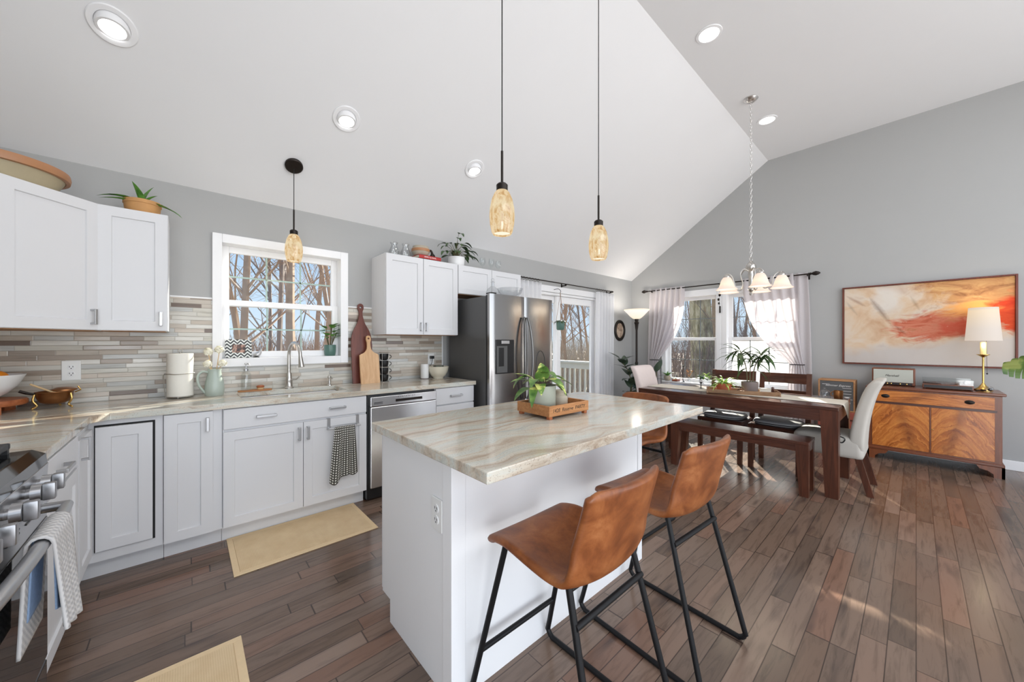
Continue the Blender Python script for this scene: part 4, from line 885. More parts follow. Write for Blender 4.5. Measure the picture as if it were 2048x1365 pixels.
def cushion(label, loc):
    t = thing('seat_cushion', label, 'cushion', loc, 0, 'grey seat cushions on the dining chairs')
    m = MB(); n = 40
    def ring(k, z): return [(k*0.195*math.copysign(abs(math.cos(a))**0.6, math.cos(a)), k*0.205*math.copysign(abs(math.sin(a))**0.6, math.sin(a)), z) for a in [2*math.pi*i/n for i in range(n)]]
    m.rings([ring(0.90, 0.0), ring(0.98, 0.008), ring(1.0, 0.02), ring(0.98, 0.033), ring(0.90, 0.042), ring(0.5, 0.047), ring(0.1, 0.045)])
    part(m, 'pad', W['cush'], t, True, world=False, ang=80)
    part(MB().tube(ring(1.005, 0.020), 0.004, 6, closed=True), 'piping', W['blk'], t, True, world=False); return t
q1 = cushion('grey seat cushion on the slat-back chair nearer the sideboard', (4.575, 0.955, 0.453)); dup(q1, (4.575, 1.455, 0.453), 0, 'grey seat cushion on the slat-back chair behind the bench middle')
# slipcovered end chairs
def slip_chair(label, loc, rz, mat, woodm):
    """faces local +y"""
    t = thing('upholstered_chair', label, 'chair', loc, rz)
    W_ = 0.245; rings = []
    # body: front skirt -> seat -> back as one cover, section by height
    m = MB()
    def rr(x, y0, y1, z, r=0.05, n=5):
        P = []
        for cx, cy, a0 in ((x-r, y1-r, 0), (-x+r, y1-r, 90), (-x+r, y0+r, 180), (x-r, y0+r, 270)):
            P += [(cx+r*math.cos(R(a0+90*k/n)), cy+r*math.sin(R(a0+90*k/n)), z) for k in range(n+1)]
        return P
    m.rings([rr(0.238, -0.235, 0.235, 0.285, 0.04), rr(0.243, -0.24, 0.242, 0.32, 0.045), rr(0.240, -0.235, 0.245, 0.42, 0.05), rr(0.240, -0.23, 0.245, 0.455, 0.05), rr(0.225, -0.22, 0.23, 0.482, 0.05), rr(0.12, -0.12, 0.12, 0.490, 0.05)])
    seat = part(m, 'seat', mat, t, True, world=False, ang=70); mods(seat, sub=1)
    m = MB(); cl = [(0.30, -0.19, 0.10, 0.240), (0.45, -0.185, 0.105, 0.240), (0.60, -0.205, 0.095, 0.238), (0.75, -0.235, 0.09, 0.236), (0.88, -0.272, 0.088, 0.236), (0.94, -0.300, 0.092, 0.237), (0.972, -0.322, 0.078, 0.234), (0.985, -0.330, 0.03, 0.22)]
    m.rings([rr(w, y-th/2, y+th/2, z, min(0.03, th*0.4), 4) for z, y, th, w in cl])
    bk = part(m, 'backrest', mat, t, True, world=False, ang=70); mods(bk, sub=1)
    for sx in (-1, 1):
        part(tleg(sx*0.205-0.022, sx*0.205+0.022, 0.165, 0.21, 0.30, 0.0, 0), 'leg', woodm, t, world=False)
        m = MB(); m.rings([[(sx*0.2+dx, y+dy, z) for dx, dy in ((-0.02, -0.022), (0.02, -0.022), (0.02, 0.022), (-0.02, 0.022))] for z, y in ((0, -0.275), (0.12, -0.245), (0.30, -0.20))]); part(m, 'leg', woodm, t, world=False)
    return t, rr
ca, rr_ = slip_chair('off-white slipcovered dining chair at the near end of the table, by the sideboard', (4.47, 0.53, 0), 0, W['linen'], W['walnutz'])
cb, _ = slip_chair('pale upholstered dining chair at the far end of the table, by the floor lamp', (4.62, 2.19, 0), R(180), W['pinklinen'], W['walnutz'])
tb = MB(); tb.tube(smooth_path([(-0.245, -0.09, 0.50), (-0.262, -0.06, 0.46), (-0.258, -0.10, 0.43), (-0.262, -0.12, 0.47), (-0.258, -0.06, 0.49)], 4), 0.005, 6); part(tb, 'tie', W['blk'], ca, True, world=False)
# runner
m = MB(); rx0, rx1 = 4.20, 4.56
prof = [(2.285, 0.64), (2.215, 0.735), (2.205, 0.757), (2.19, 0.7602), (1.5, 0.7602), (0.9, 0.7602), (0.44, 0.7602), (0.420, 0.757), (0.414, 0.74), (0.408, 0.69), (0.404, 0.62)]
def rf(u, v):
    k = v*(len(prof)-1); i = min(int(k), len(prof)-2); a, b = prof[i], prof[i+1]; y = a[0]+(b[0]-a[0])*(k-i); z = a[1]+(b[1]-a[1])*(k-i)
    s = 2*u-1; wd = 1.0; 
    if y < 0.42: wd = max(0.05, 1-(0.76-z)/0.145)
    return ((rx0+rx1)/2+s*(rx1-rx0)/2*wd, y, z)
o = solo(MB().grid(rf, 12, 60), 'table_runner', W['runner'], 'cream linen table runner with a pointed end along the dining table', 'table runner', True, ang=180); mods(o, solid=0.002)
o.data.transform(Matrix.Translation((0, 0, 0.0012)))
# sideboard
SX0, SX1, SY0, SY1 = 5.76, 6.205, -0.548, 0.362
t = thing('sideboard', 'flame mahogany sideboard with two doors and a long drawer under the painting', 'sideboard', (5.98, -0.093, 0))
part(MB().box(SX0, SX1, SY0, SY1, 0.105, 0.782, 0.003), 'body', W['mahogz'], t)
part(MB().box(SX0-0.022, SX1+0.005, SY0-0.022, SY1+0.022, 0.782, 0.808, 0.006), 'top', W['mahog'], t)
dw = part(MB().box(SX0-0.006, SX0+0.002, SY0+0.045, SY1-0.03, 0.645, 0.765, 0.002), 'drawer', W['flameR'], t)
for yy in (SY0+0.195, SY1-0.135):
    Mx = Matrix.Translation((SX0-0.007, yy, 0.705)) @ Matrix.Rotation(R(-90), 4, 'Y')
    m = MB(Mx @ Matrix.Diagonal((0.62, 1, 1, 1))); m.lathe([(0, 0), (0.033, 0), (0.032, 0.003), (0.022, 0.004), (0.014, 0.008), (0, 0.010)], (0, 0, 0), 24)
    part(m, 'oval_pull', W['bronze'], dw, True, top=t)
part(MB().box(SX0-0.004, SX0+0.002, SY0+0.03, SY1-0.02, 0.622, 0.640), 'moulding', W['walnut'], t)
ym = (SY0+SY1)/2-0.005
dl = part(MB().box(SX0-0.006, SX0+0.002, ym+0.006, SY1-0.03, 0.15, 0.618, 0.002), 'door', W['flameL'], t)
dr = part(MB().box(SX0-0.006, SX0+0.002, SY0+0.045, ym-0.006, 0.15, 0.618, 0.002), 'door', W['flameR'], t)
part(MB().box(SX0-0.009, SX0-0.002, ym-0.005, ym+0.005, 0.15, 0.618, 0.002), 'astragal', W['mahogz'], t)
part(MB().box(SX0-0.016, SX0-0.006, ym-0.025, ym-0.009, 0.392, 0.400, 0.002), 'key', W['brass'], dr, top=t)
part(MB().box(SX0-0.016, SX1, SY0-0.014, SY1+0.014, 0.105, 0.135, 0.006), 'base_moulding', W['mahog'], t)
def bracket(y0, y1, s): return [(y0, 0.0), (y0+s*0.065, 0.0), (y0+s*0.068, 0.035), (y0+s*0.10, 0.06), (y0+s*0.15, 0.072), (y0+s*0.17, 0.105), (y0, 0.105)]
for yy, s in ((SY0-0.014, 1), (SY1+0.014, -1)):
    part(MB().prism(bracket(yy, 0, s), SX0-0.016, SX0+0.012, 'x').prism([(SX0-0.016, 0), (SX0+0.07, 0), (SX0+0.10, 0.06), (SX0+0.16, 0.105), (SX0-0.016, 0.105)], min(yy, yy+s*0.02), max(yy, yy+s*0.02), 'y'), 'bracket_foot', W['mahogz'], t)
    part(MB().box(SX1-0.06, SX1, min(yy, yy+s*0.07), max(yy, yy+s*0.07), 0, 0.105), 'back_foot', W['mahogz'], t)
# painting
PY0, PY1, PZ0, PZ1 = -0.683, 0.625, 1.028, 1.986
def painting():
    t = NT('abstract_canvas'); X = t.sep(t.gen()); u = t.math('SUBTRACT', 1.0, X[1]); v = X[2]; c = t.comb(t.math('MULTIPLY', u, 1.37), v, 0.0)
    A = lambda a, b: t.math('ADD', a, b); Mu = lambda a, b: t.math('MULTIPLY', a, b); S = lambda a, b: t.math('SUBTRACT', a, b)
    n1 = t.noise(t.map(c, (1.6, 1.6, 1)), 2.0, 4, 0.55, 0.5); n2 = t.noise(t.map(c, (2.0, 6.0, 1), (0, 0, 0.12)), 1.8, 6, 0.66, 1.3); n3 = t.noise(t.map(c, (2.5, 2.5, 1), loc=(4, 2, 0)), 2.6, 6, 0.68, 0.7); n4 = t.noise(t.map(c, (2.2, 5, 1), (0, 0, -0.2), (7, 3, 0)), 2.4, 5, 0.62, 1.0)
    def soft(d, w): return t.ramp(d, [(0.0, (0, 0, 0)), (w, (1, 1, 1))])
    def ell(cu, cv, ru, rv, nz, w, sl=0.0):      # 1 inside a ragged ellipse
        du = t.math('DIVIDE', S(u, cu), ru); dv = t.math('DIVIDE', S(S(v, cv), Mu(S(u, cu), sl)), rv)
        return soft(A(S(1.0, t.math('SQRT', A(Mu(du, du), Mu(dv, dv)))), Mu(S(nz, 0.5), 1.5)), w)
    col = t.ramp(n1, [(0.32, sr(198, 160, 128)), (0.46, sr(214, 188, 160)), (0.56, sr(216, 200, 182)), (0.70, sr(198, 172, 152))])
    col = t.mix(Mu(ell(0.27, 0.82, 0.12, 0.16, n1, 0.4), 0.7), col, sr(220, 214, 206))
    col = t.mix(Mu(soft(A(S(0.30, v), A(Mu(S(n1, 0.5), 0.25), Mu(S(u, 0.4), 0.20))), 0.12), 0.9), col, sr(194, 188, 184))
    tan = t.ramp(n2, [(0.30, sr(146, 98, 66)), (0.45, sr(190, 138, 92)), (0.58, sr(206, 160, 108)), (0.72, sr(222, 182, 130))])
    col = t.mix(Mu(soft(A(A(S(u, 0.56), Mu(S(v, 0.70), 0.75)), Mu(S(n3, 0.5), 0.55)), 0.20), soft(A(S(v, 0.44), Mu(S(n2, 0.5), 0.3)), 0.15)), col, tan)
    pink = t.ramp(n2, [(0.28, sr(160, 82, 60)), (0.42, sr(196, 104, 78)), (0.54, sr(206, 130, 104)), (0.66, sr(186, 118, 84)), (0.78, sr(222, 168, 140))])
    col = t.mix(ell(0.60, 0.47, 0.34, 0.20, n4, 0.35, 0.05), col, pink)
    col = t.mix(Mu(ell(0.80, 0.66, 0.24, 0.11, n2, 0.5, 0.1), 0.85), col, sr(222, 158, 88))
    col = t.mix(Mu(ell(0.76, 0.44, 0.20, 0.13, n3, 0.5), 0.8), col, sr(204, 88, 66))
    col = t.mix(ell(1.02, 0.60, 0.17, 0.25, n4, 0.4), col, t.ramp(n2, [(0.3, sr(196, 58, 34)), (0.6, sr(214, 82, 44)), (0.8, sr(206, 120, 72))]))
    def stroke(u0, v0, u1, v1, w0, cc, k):
        L = math.hypot(u1-u0, v1-v0); ex, ey = (u1-u0)/L, (v1-v0)/L
        s = t.math('DIVIDE', A(Mu(S(u, u0), ex), Mu(S(v, v0), ey)), L); d = t.math('ABSOLUTE', A(Mu(S(v, v0), ex), Mu(S(u, u0), -ey)))
        wv = Mu(A(Mu(Mu(s, S(1.0, s)), 2.6), Mu(S(n3, 0.5), 1.0)), w0)
        m1 = Mu(soft(S(wv, d), w0*1.1), Mu(t.ramp(s, [(0.0, (0, 0, 0)), (0.08, (1, 1, 1)), (0.92, (1, 1, 1)), (1.0, (0, 0, 0))]), k))
        return t.mix(m1, col, cc)
    col = stroke(0.165, 0.90, 0.345, 0.44, 0.045, sr(104, 66, 46), 0.9); col = stroke(0.0, 0.92, 0.16, 0.74, 0.035, sr(138, 88, 66), 0.8); col = stroke(0.01, 0.84, 0.10, 0.62, 0.03, sr(130, 118, 112), 0.7); col = stroke(0.34, 0.50, 0.42, 0.36, 0.03, sr(112, 66, 46), 0.8); col = stroke(0.44, 0.86, 0.50, 0.66, 0.03, sr(120, 92, 66), 0.6)
    col = t.mix(Mu(t.ramp(n4, [(0.62, (0, 0, 0)), (0.70, (0.7, 0.7, 0.7))]), ell(0.66, 0.42, 0.28, 0.18, n2, 0.5)), col, sr(230, 208, 184))
    return t.bsdf(col, 0.65, 0, t.bump(n2, 0.08, 0.002), 0.2)
t = thing('framed_painting', 'large abstract orange, red and cream painting in a thin dark frame above the sideboard', 'painting', (XR-0.02, (PY0+PY1)/2, PZ0))
m = MB(); MP = Matrix.Translation((XR, 0, 0)) @ Matrix.Rotation(R(-90), 4, 'Z'); m = MB(MP); frame_ring(m, -PY1, -PY0, PZ0, PZ1, 0.016, -0.045, -0.001, 0.002); part(m, 'frame', W['boardred'], t)
part(MB().box(XR-0.030, XR-0.004, PY0+0.018, PY1-0.018, PZ0+0.018, PZ1-0.018), 'canvas', painting(), t)
# things on the sideboard
t = thing('radio_speaker', 'walnut-cased speaker with pale cloth front, left on the sideboard', 'speaker', (6.0, 0.172, 0.8085))
part(MB().box(5.95, 6.11, 0.005, 0.345, 0.815, 1.003, 0.006), 'case', W['mahogz'], t)
part(MB().box(5.944, 5.952, 0.022, 0.332, 0.846, 0.990, 0.002), 'grille_cloth', plain('pale_grille_cloth', sr(188, 190, 180), 0.9, 0, 0.08, 200), t)
part(MB().box(5.946, 5.953, 0.03, 0.325, 0.820, 0.842, 0.001), 'control_strip', W['blk'], t)
for yy in (0.07, 0.12, 0.19, 0.22): part(MB(Matrix.Translation((5.947, yy, 0.831)) @ Matrix.Rotation(R(-90), 4, 'Y')).lathe([(0, 0), (0.007, 0), (0.006, 0.008), (0, 0.009)], (0, 0, 0), 14), 'knob', W['brass'], t, True)
for xx in (5.97, 6.09):
    for yy in (0.03, 0.32): part(MB().cyl((xx, yy, 0.8085), (xx, yy, 0.816), 0.008), 'foot', W['blk'], t)
text('Marshall', 0.032, Matrix.Translation((5.9435, 0.185, 0.920)) @ Matrix.Rotation(R(-90), 4, 'Z'), W['bronze'], 'lettering', t, 0.001, 0.35)
t = thing('turntable', 'record player with wood plinth and clear lid on the sideboard', 'turntable', (5.99, -0.21, 0.8085))
part(MB().box(5.84, 6.14, -0.385, -0.045, 0.815, 0.858, 0.004), 'plinth', W['mahog'], t)
part(MB().box(5.836, 5.842, -0.375, -0.055, 0.822, 0.850, 0.001), 'front_panel', W['blk'], t)
part(MB().lathe([(0, 0.858), (0.125, 0.858), (0.125, 0.872), (0.05, 0.873), (0, 0.875)], (5.99, -0.175, 0), 36), 'platter', W['walnut'], t, True)
part(MB().tube([(6.09, -0.345, 0.885), (6.05, -0.335, 0.888), (5.93, -0.27, 0.884)], 0.004, 8).cyl((6.09, -0.345, 0.858), (6.09, -0.345, 0.888), 0.014, 0.012), 'tonearm', W['steelh'], t, True)
m = MB(); a = (5.842, 6.138, -0.383, -0.047, 0.859, 0.912)
m.box(a[0], a[0]+0.003, a[2], a[3], a[4], a[5]).box(a[1]-0.003, a[1], a[2], a[3], a[4], a[5]).box(a[0], a[1], a[2], a[2]+0.003, a[4], a[5]).box(a[0], a[1], a[3]-0.003, a[3], a[4], a[5]).box(a[0], a[1], a[2], a[3], a[5]-0.003, a[5]); part(m, 'dust_cover', W['clear'], t)
for xx in (5.86, 6.12):
    for yy in (-0.37, -0.06): part(MB().cyl((xx, yy, 0.8085), (xx, yy, 0.816), 0.01), 'foot', W['blk'], t)
lx, ly = 6.02, -0.455
t = thing('table_lamp', 'lit brass candlestick table lamp with white shade at the right of the sideboard', 'lamp', (lx, ly, 0.8085))
part(MB().lathe([(0, 0.8085), (0.062, 0.8085), (0.060, 0.82), (0.035, 0.838), (0.016, 0.868), (0.009, 0.885), (0, 0.885)], (lx, ly, 0), 32), 'base', W['brass'], t, True)
part(MB().lathe([(0, 0.88), (0.0075, 0.88), (0.0075, 1.145), (0.03, 1.163), (0.044, 1.172), (0.044, 1.176), (0, 1.178)], (lx, ly, 0), 28), 'stem', W['brass'], t, True)
part(MB().lathe([(0, 1.176), (0.021, 1.176), (0.021, 1.30), (0, 1.30)], (lx, ly, 0), 24), 'candle_sleeve', plain('ivory_sleeve', sr(232, 216, 160), 0.5), t, True)
part(MB().lathe([(0.119, 1.314), (0.096, 1.650), (0.094, 1.650), (0.117, 1.314)], (lx, ly, 0), 40, closed=True), 'shade', W['lampshade'], t, True, label='lit white tapered shade')
part(MB().ball((lx, ly, 1.45), 0.03), 'bulb', W['bulb'], t, True)
part(MB().cyl((lx, ly-0.02, 1.314), (lx-0.002, ly-0.024, 0.985), 0.0012, None, 6).ball((lx-0.002, ly-0.024, 0.98), 0.007, 10, 8), 'pull_chain', W['bronze'], t, True)
point('lamp_glow_up', (lx, ly, 1.66), 1.6, (1, 0.80, 0.52), 0.05); point('lamp_glow_down', (lx-0.03, ly, 1.27), 0.8, (1, 0.80, 0.52), 0.04)
t = thing('trinket', 'small round silver and black trinket beside the brass lamp base', 'ornament', (5.87, -0.483, 0.8085))
part(MB().ball((5.87, -0.483, 0.837), 0.028, 18, 12), 'ball', W['cut'], t, True); part(MB().ball((5.87, -0.486, 0.833), 0.016, 12, 8), 'core', W['blk'], t, True)
o = solo(MB().tube(smooth_path([(5.86, -0.40, 0.815), (5.89, -0.42, 0.82), (5.92, -0.44, 0.815), (5.90, -0.46, 0.82), (5.87, -0.43, 0.828)], 5), 0.006, 8), 'coiled_cable', W['blk'], 'small heap of black cable between the turntable and the lamp', 'cable', True)
# record crate on a trunk beside the sideboard
t = thing('storage_chest', 'red-brown storage chest on the floor left of the sideboard', 'trunk', (6.06, 0.655, 0))
part(MB().box(5.93, 6.20, 0.485, 0.83, 0.0, 0.36, 0.006), 'chest', W['redbox'], t); part(MB().box(5.922, 6.205, 0.477, 0.838, 0.362, 0.452, 0.008), 'lid', W['redbox'], t); part(MB().box(5.920, 5.931, 0.485, 0.83, 0.352, 0.364), 'band', W['walnut'], t)
t = thing('wooden_crate', 'wooden crate with a dark lettered panel standing on the red-brown chest left of the sideboard', 'crate', (6.06, 0.655, 0.4525))
MC = Matrix.Translation((5.95, 0, 0)) @ Matrix.Rotation(R(-90), 4, 'Z'); m = MB(MC); frame_ring(m, -0.828, -0.487, 0.4525, 0.835, 0.016, 0, 0.22, 0.002); part(m, 'frame', W['pine'], t)
part(MB().box(5.956, 5.966, 0.503, 0.812, 0.468, 0.819), 'panel', W['slate'], t)
text('Summer Express', 0.034, Matrix.Translation((5.9555, 0.645, 0.765)) @ Matrix.Rotation(R(-90), 4, 'Z'), W['chalk'], 'lettering', t, 0.0006, 0.4)
m = MB()
for k, (ya, yb_, z) in enumerate(((0.52, 0.60, 0.735), (0.52, 0.61, 0.70), (0.52, 0.60, 0.665), (0.53, 0.59, 0.63), (0.51, 0.63, 0.60), (0.53, 0.58, 0.55), (0.72, 0.79, 0.775))): m.box(5.9545, 5.957, ya, yb_, z, z+(0.004 if k != 5 else 0.02))
part(m, 'chalk_lines', W['chalk'], t)
# ---------------------------------------------------------------- things on the kitchen counters and cabinets
def uvgrid(o, nu, nv):
    me = o.data; l = me.uv_layers.new(name='UVMap')
    for lp in me.loops: k = lp.vertex_index; l.data[lp.index].uv = ((k//(nv+1))/nu, (k % (nv+1))/nv)
C0 = 0.9142
# fruit bowl on a wooden riser
bx, by = -0.822, 3.36
t = thing('wooden_riser', 'round wooden riser at the left edge of the counter under the white bowl', 'riser', (bx, by, C0))
part(MB().lathe([(0, 0.955), (0.150, 0.955), (0.155, 0.962), (0.155, 0.980), (0.150, 0.986), (0, 0.986)], (bx, by, 0), 40), 'top', W['cherry'], t, True)
for k in range(3):
    a = R(-60+120*k); part(MB().rings([[(bx+r*math.cos(a+d), by+r*math.sin(a+d), z) for r, d in ((0.09, -0.22), (0.142, -0.16), (0.142, 0.16), (0.09, 0.22))] for z in (C0, 0.956)]), 'foot', W['cherry'], t)
t = thing('fruit_bowl', 'white footed ceramic bowl of oranges on the wooden riser', 'bowl', (bx, by, 0.986))
part(MB().lathe([(0, 0.986), (0.050, 0.986), (0.050, 0.997), (0.085, 1.02), (0.120, 1.06), (0.148, 1.122), (0.144, 1.122), (0.115, 1.066), (0.08, 1.03), (0, 1.015)], (bx, by, 0), 44), 'bowl', W['cerw'], t, True, ang=60)
org = plain('orange_peel', sr(226, 136, 34), 0.45, 0, 0.08, 60, 0.2)
for x, y, z, r, lab in ((bx+0.055, by-0.035, 1.105, 0.045, 'orange at the right front of the white bowl'), (bx-0.045, by-0.03, 1.10, 0.044, 'orange at the left front of the white bowl'), (bx+0.005, by+0.055, 1.103, 0.045, 'orange at the back of the white bowl')):
    solo(MB().ball((x, y, z), r, 22, 14, (1, 1, 0.93)), 'orange', org, lab, 'orange', True, 'oranges in the white bowl')
# copper pan on a brass stand
px, py = -0.578, 3.40
t = thing('copper_pan', 'copper chafing pan on a three-legged brass stand with a spoon in it', 'pan', (px, py, C0))
part(MB().lathe([(0, 0.938), (0.035, 0.939), (0.058, 0.952), (0.070, 0.978), (0.073, 1.008), (0.077, 1.010), (0.076, 1.013), (0.070, 1.012), (0.066, 0.98), (0.054, 0.956), (0, 0.945)], (px, py, 0), 36), 'pan', W['copper'], t, True, ang=60)
for a in (200, 330, 85):
    u = Vector((math.cos(R(a)), math.sin(R(a)), 0)); c = Vector((px, py, 0))
    part(MB().tube(smooth_path([c+u*0.075+Vector((0, 0, 1.0)), c+u*0.080+Vector((0, 0, 0.965)), c+u*0.066+Vector((0, 0, 0.935)), c+u*0.082+Vector((0, 0, 0.919))], 4), 0.005, 8).ball(c+u*0.082+Vector((0, 0, 0.9195)), 0.0052, 8, 6), 'leg', W['brass'], t, True)
part(MB().tube(smooth_path([(px-0.072, py-0.01, 1.0), (px-0.10, py-0.015, 1.010), (px-0.125, py-0.02, 1.024)], 4), [0.006, 0.006, 0.007, 0.007, 0.008, 0.008, 0.008, 0.008, 0.008], 8), 'handle', W['bronze'], t, True)
part(MB().tube([(px+0.03, py, 0.99), (px-0.02, py-0.01, 1.015), (px-0.085, py-0.03, 1.062)], 0.005, 8), 'spoon', W['lightwood'], t, True)
part(MB().lathe([(0, 1.02), (0.03, 1.018), (0.052, 1.008), (0.054, 1.0), (0, 1.0)], (px+0.03, py+0.03, 0.012), 28), 'lid', W['copper'], t, True)
part(MB().tube([(px+0.076, py, 1.0), (px+0.10, py, 1.012), (px+0.088, py, 1.035)], 0.004, 6), 'side_loop', W['brass'], t, True)
# paper towel on a wire holder
cx_, cy_ = -0.032, 3.435
t = thing('paper_towel_holder', 'wire holder with a white paper towel roll left of the sink', 'paper towel', (cx_, cy_, C0))
part(MB().lathe([(0.02, 0.928), (0.0705, 0.928), (0.0705, 1.222), (0.02, 1.222)], (cx_, cy_, 0), 40, closed=True), 'roll', plain('paper_roll', sr(236, 233, 224), 0.85, 0, 0.02, 40), t, True)
m = MB(); m.cyl((cx_, cy_, 0.925), (cx_, cy_, 1.232), 0.004, None, 8); m.tube([(cx_+0.012*math.cos(a), cy_, 1.240+0.012*math.sin(a)) for a in [2*math.pi*k/14 for k in range(14)]], 0.0025, 6, closed=True)
m.tube([(cx_+0.072*math.cos(a), cy_+0.072*math.sin(a), 0.924) for a in [2*math.pi*k/28 for k in range(28)]], 0.0032, 6, closed=True)
for a in (20, 140, 260): m.ball((cx_+0.066*math.cos(R(a)), cy_+0.066*math.sin(R(a)), 0.9195), 0.0052, 10, 8)
m.tube(smooth_path([(cx_-0.075, cy_-0.02, 0.924), (cx_-0.083, cy_-0.02, 1.07), (cx_-0.06, cy_-0.055, 1.083), (cx_-0.02, cy_-0.074, 1.080), (cx_+0.03, cy_-0.068, 1.083), (cx_+0.075, cy_-0.02, 1.085)], 5), 0.0026, 6)
part(m, 'wire_frame', W['nickel'], t, True)
# pitcher of dried flowers
vx, vy = 0.152, 3.41
t = thing('pitcher', 'pale sage ceramic pitcher holding dried cream flowers', 'pitcher', (vx, vy, C0))
part(MB().lathe([(0, C0), (0.052, C0), (0.056, 0.925), (0.058, 0.96), (0.054, 1.01), (0.043, 1.055), (0.038, 1.09), (0.041, 1.105), (0.036, 1.106), (0.033, 1.09), (0.038, 1.055), (0.048, 1.0), (0.05, 0.93), (0, 0.922)], (vx, vy, 0), 36), 'jug', W['sage'], t, True, ang=60)
part(MB().tube(smooth_path([(vx-0.036, vy-0.005, 1.085), (vx-0.068, vy-0.012, 1.09), (vx-0.092, vy-0.018, 1.06), (vx-0.088, vy-0.018, 1.0), (vx-0.058, vy-0.012, 0.945), (vx-0.050, vy-0.01, 0.938)], 5), 0.008, 10), 'handle', W['sage'], t, True)
dry = plain('dried_cream_petals', sr(246, 240, 222), 0.9, 0, 0.12, 60); rnd = random.Random(3)
for dx, dy, z, rr in ((-0.035, -0.02, 1.235, 0.030), (0.028, 0.0, 1.248, 0.031), (-0.04, -0.04, 1.148, 0.028), (0.042, -0.045, 1.150, 0.028)):
    m = MB(); c = Vector((vx+dx, vy+dy, z))
    for k in range(46):
        a = rnd.random()*6.28; el = math.acos(1-1.7*rnd.random()); d = Vector((math.sin(el)*math.cos(a), math.sin(el)*math.sin(a), math.cos(el)))
        m.leaf(c+d*rr*0.35, d, rr*0.85, rr*0.75, 0.9, 0.2, 0.6, 4)
    m.ball(c, rr*0.85, 12, 10)
    fl = part(m, 'flower_head', dry, t, True)
    part(MB().tube(smooth_path([(vx+dx*0.2, vy+dy*0.2, 1.0), (vx+dx*0.4, vy+dy*0.4, 1.09), (vx+dx, vy+dy, z-rr*0.4)], 4), 0.0028, 6), 'stem', W['lightwood'], fl, True, top=t)
# soap bottle and brush on a little board
sx, sy = 0.345, 3.485
t = thing('soap_tray', 'thin wooden tray on the counter left of the faucet under the soap bottle', 'tray', (0.40, 3.482, C0))
part(MB().prism([(0.405+0.112*math.cos(a), 3.490+0.035*math.copysign(abs(math.sin(a))**0.7, math.sin(a))) for a in [2*math.pi*k/40 for k in range(40)]], C0+0.0005, C0+0.012, 'z'), 'board', W['pinex'], t)
t = thing('soap_bottle', 'clear glass soap bottle with metal pump on the wooden tray', 'soap bottle', (sx, sy, C0+0.012))
part(MB().lathe([(0.0, 0.927), (0.031, 0.927), (0.034, 0.935), (0.034, 1.045), (0.028, 1.065), (0.014, 1.076), (0.013, 1.08), (0.0115, 1.08), (0.012, 1.07), (0.026, 1.06), (0.032, 1.042), (0.032, 0.938), (0, 0.931)], (sx, sy, 0), 28), 'bottle', W['clear'], t, True)
part(MB().lathe([(0, 1.078), (0.015, 1.078), (0.015, 1.092), (0.006, 1.096), (0.004, 1.125), (0.010, 1.128), (0.010, 1.137), (0, 1.139)], (sx, sy, 0), 18).tube([(sx, sy, 1.132), (sx+0.016, sy-0.026, 1.131), (sx+0.018, sy-0.030, 1.124)], 0.0035, 8), 'pump', W['steelh'], t, True)
t = thing('dish_brush', 'round wooden dish brush lying on the tray beside the soap bottle', 'brush', (0.438, 3.486, C0+0.012))
part(MB().lathe([(0, 0.941), (0.024, 0.941), (0.028, 0.949), (0.020, 0.958), (0, 0.960)], (0.438, 3.486, 0), 22), 'head', W['cherry'], t, True); part(MB().lathe([(0, 0.9265), (0.021, 0.9265), (0.024, 0.941), (0, 0.941)], (0.438, 3.486, 0), 22), 'bristles', W['lightwood'], t, True)
# boards leaning on the tile
def board(name, label, pts, th, mat, M, hole, hr):
    b = bmesh.new(); pts = smooth_path(pts + [pts[0]], 5)[:-1] if False else pts
    n = len(pts); vo = [b.verts.new((p[0], 0, p[1])) for p in pts]; ed = [b.edges.new((vo[i], vo[(i+1) % n])) for i in range(n)]
    k = 18; vh = [b.verts.new((hole[0]+hr*math.cos(2*math.pi*i/k), 0, hole[1]+hr*math.sin(2*math.pi*i/k))) for i in range(k)]; ed += [b.edges.new((vh[i], vh[(i+1) % k])) for i in range(k)]
    bmesh.ops.triangle_fill(b, edges=ed, use_beauty=True); r = bmesh.ops.extrude_face_region(b, geom=b.faces[:])
    for v in r['geom']:
        if isinstance(v, bmesh.types.BMVert): v.co.y += th
    o = solo(MB(M).merge(b), name, mat, label, 'cutting board', False); return o
def mirror_outline(half): return [(x, z) for x, z in half] + [(-x, z) for x, z in half[::-1]]
hb = [tuple(p)[:2] for p in smooth_path([(0.092, 0.0, 0), (0.094, 0.2, 0), (0.094, 0.40, 0), (0.075, 0.49, 0), (0.035, 0.57, 0), (0.017, 0.64, 0), (0.017, 0.68, 0), (0.027, 0.71, 0), (0.024, 0.742, 0), (0.008, 0.757, 0)], 5)]
board('cutting_board', 'tall red-brown paddle cutting board leaning against the tile right of the window', mirror_outline(hb), 0.019, W['boardred'], Matrix.Translation((1.238, 3.478, C0)) @ Matrix.Rotation(R(-5.2), 4, 'X'), (0, 0.722), 0.011)
hb = [tuple(p)[:2] for p in smooth_path([(0.083, 0.0, 0), (0.088, 0.02, 0), (0.089, 0.24, 0), (0.082, 0.272, 0), (0.045, 0.292, 0), (0.020, 0.325, 0), (0.015, 0.38, 0), (0.022, 0.415, 0), (0.017, 0.445, 0), (0.005, 0.452, 0)], 5)]
board('cutting_board', 'small pale maple cutting board leaning in front of the red-brown one', mirror_outline(hb), 0.018, W['maple'], Matrix.Translation((1.283, 3.405, C0)) @ Matrix.Rotation(R(-8.2), 4, 'X'), (0, 0.425), 0.0095)
